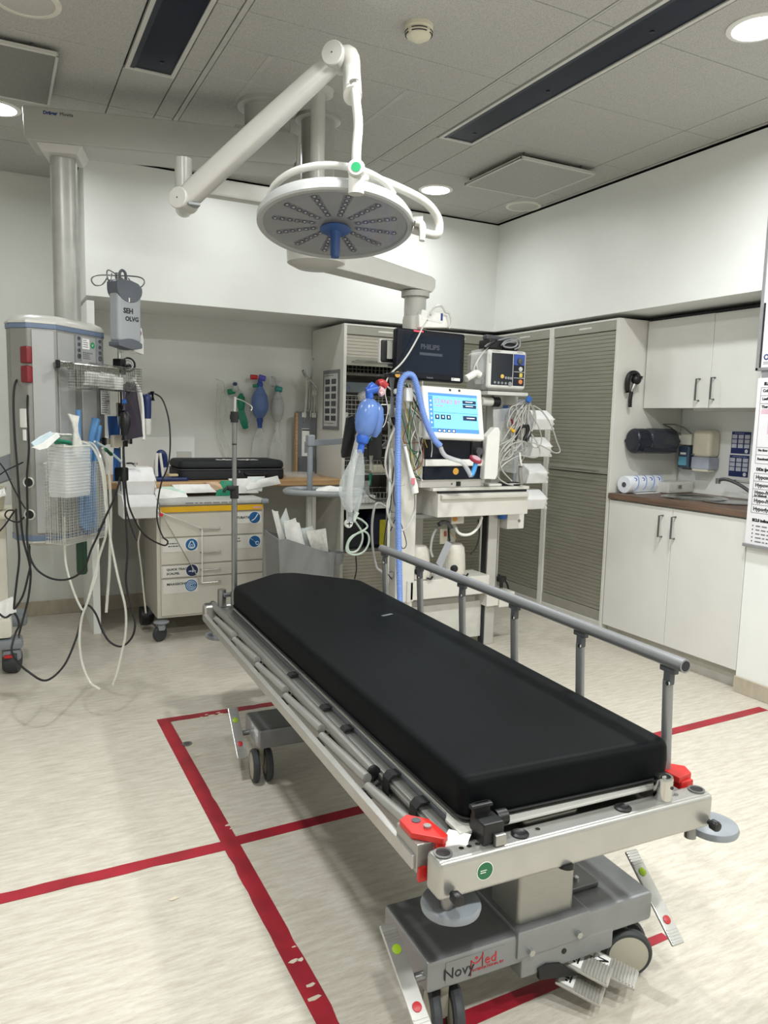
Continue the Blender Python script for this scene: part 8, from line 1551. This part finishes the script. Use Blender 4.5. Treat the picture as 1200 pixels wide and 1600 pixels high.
for i in range(9):
    a, b = Vector(AN[0]), Vector(AN[1 + i % 8]); c_ = Vector(AN[1 + (i * 3) % 8]); jj = lambda s: Vector((rnd.uniform(-s, s), rnd.uniform(-s, s) * 0.6, rnd.uniform(-s, s)))
    obj('lead', MB().tube([a + jj(0.02), a.lerp(b, 0.5) + jj(0.06), b + jj(0.03), c_ + jj(0.05), c_.lerp(a, 0.4) + jj(0.06), a + jj(0.03)], 0.0034, n=6), LG, gl)
obj('blue_clip', MB().box((2.858, 3.7, 1.534), (0.035, 0.02, 0.035), Matrix.Rotation(0.5, 3, 'Y'), 0.006), BLUE, gl); obj('yellow_plug', MB().tube([(2.73, 3.7, 1.365), (2.755, 3.7, 1.342), (2.764, 3.7, 1.35)], 0.008, n=8), YEL, gl); obj('red_plug', MB().tube([(2.745, 3.71, 1.414), (2.761, 3.71, 1.376)], 0.006, n=8), DRED, gl); obj('black_clamp', MB().tube([(2.772, 3.7, 1.289), (2.784, 3.7, 1.327), (2.81, 3.7, 1.366), (2.848, 3.7, 1.374), (2.86, 3.7, 1.336), (2.834, 3.7, 1.29)], 0.010, n=8).tube([(2.857, 3.7, 1.382), (2.879, 3.7, 1.336), (2.853, 3.7, 1.282)], 0.009, n=8), BLACK, gl)
obj('white_probe', MB().tube([(2.801, 3.69, 1.225), (2.809, 3.69, 1.175), (2.821, 3.69, 1.136)], 0.006, n=8), WHITE, gl); obj('probe_handle', MB().tube([(2.811, 3.69, 1.136), (2.814, 3.69, 1.082), (2.827, 3.69, 1.028)], 0.013, n=10), mat('probe_grey', '#8f8e88', 0.4), gl); obj('clear_bag', MB().sheet([[(2.657, 3.78, 1.468), (2.839, 3.76, 1.489)], [(2.66, 3.76, 1.316), (2.842, 3.73, 1.3)], [(2.713, 3.78, 1.104), (2.833, 3.76, 1.085)]], 0.002), CLEAR, gl); obj('navy_cuff', MB().box((2.767, 3.8, 1.44), (0.07, 0.04, 0.08), None, 0.012), mat('cuff_navy', '#2a3650', 0.6), gl)
tag(obj('blue_canister', MB().cyl((2.797, 3.86, 1.413), (2.793, 3.86, 1.495), 0.030, n=18), BLUE), 'blue plastic cup behind the grey monitor leads', 'cup')
# things on the rack shelf
rm = thing('remote_control', 'black remote control lying on the rack shelf by the ventilator', 'remote control', (2.79, 3.76, 1.013)); obj('remote_body', MB().box((2.785, 3.755, 1.024), (0.135, 0.05, 0.020), Matrix.Rotation(-0.08, 3, 'Z'), 0.006), BLACK, rm); obj('remote_label', MB().box((2.805, 3.7275, 1.026), (0.08, 0.002, 0.006), Matrix.Rotation(-0.08, 3, 'Z')), LGREY, rm)
tag(obj('sensor_box', MB().box((2.66, 3.755, 1.021), (0.10, 0.06, 0.016), Matrix.Rotation(0.05, 3, 'Z'), 0.006), WHITE), 'flat white sensor box lying beside the black remote control', 'sensor')
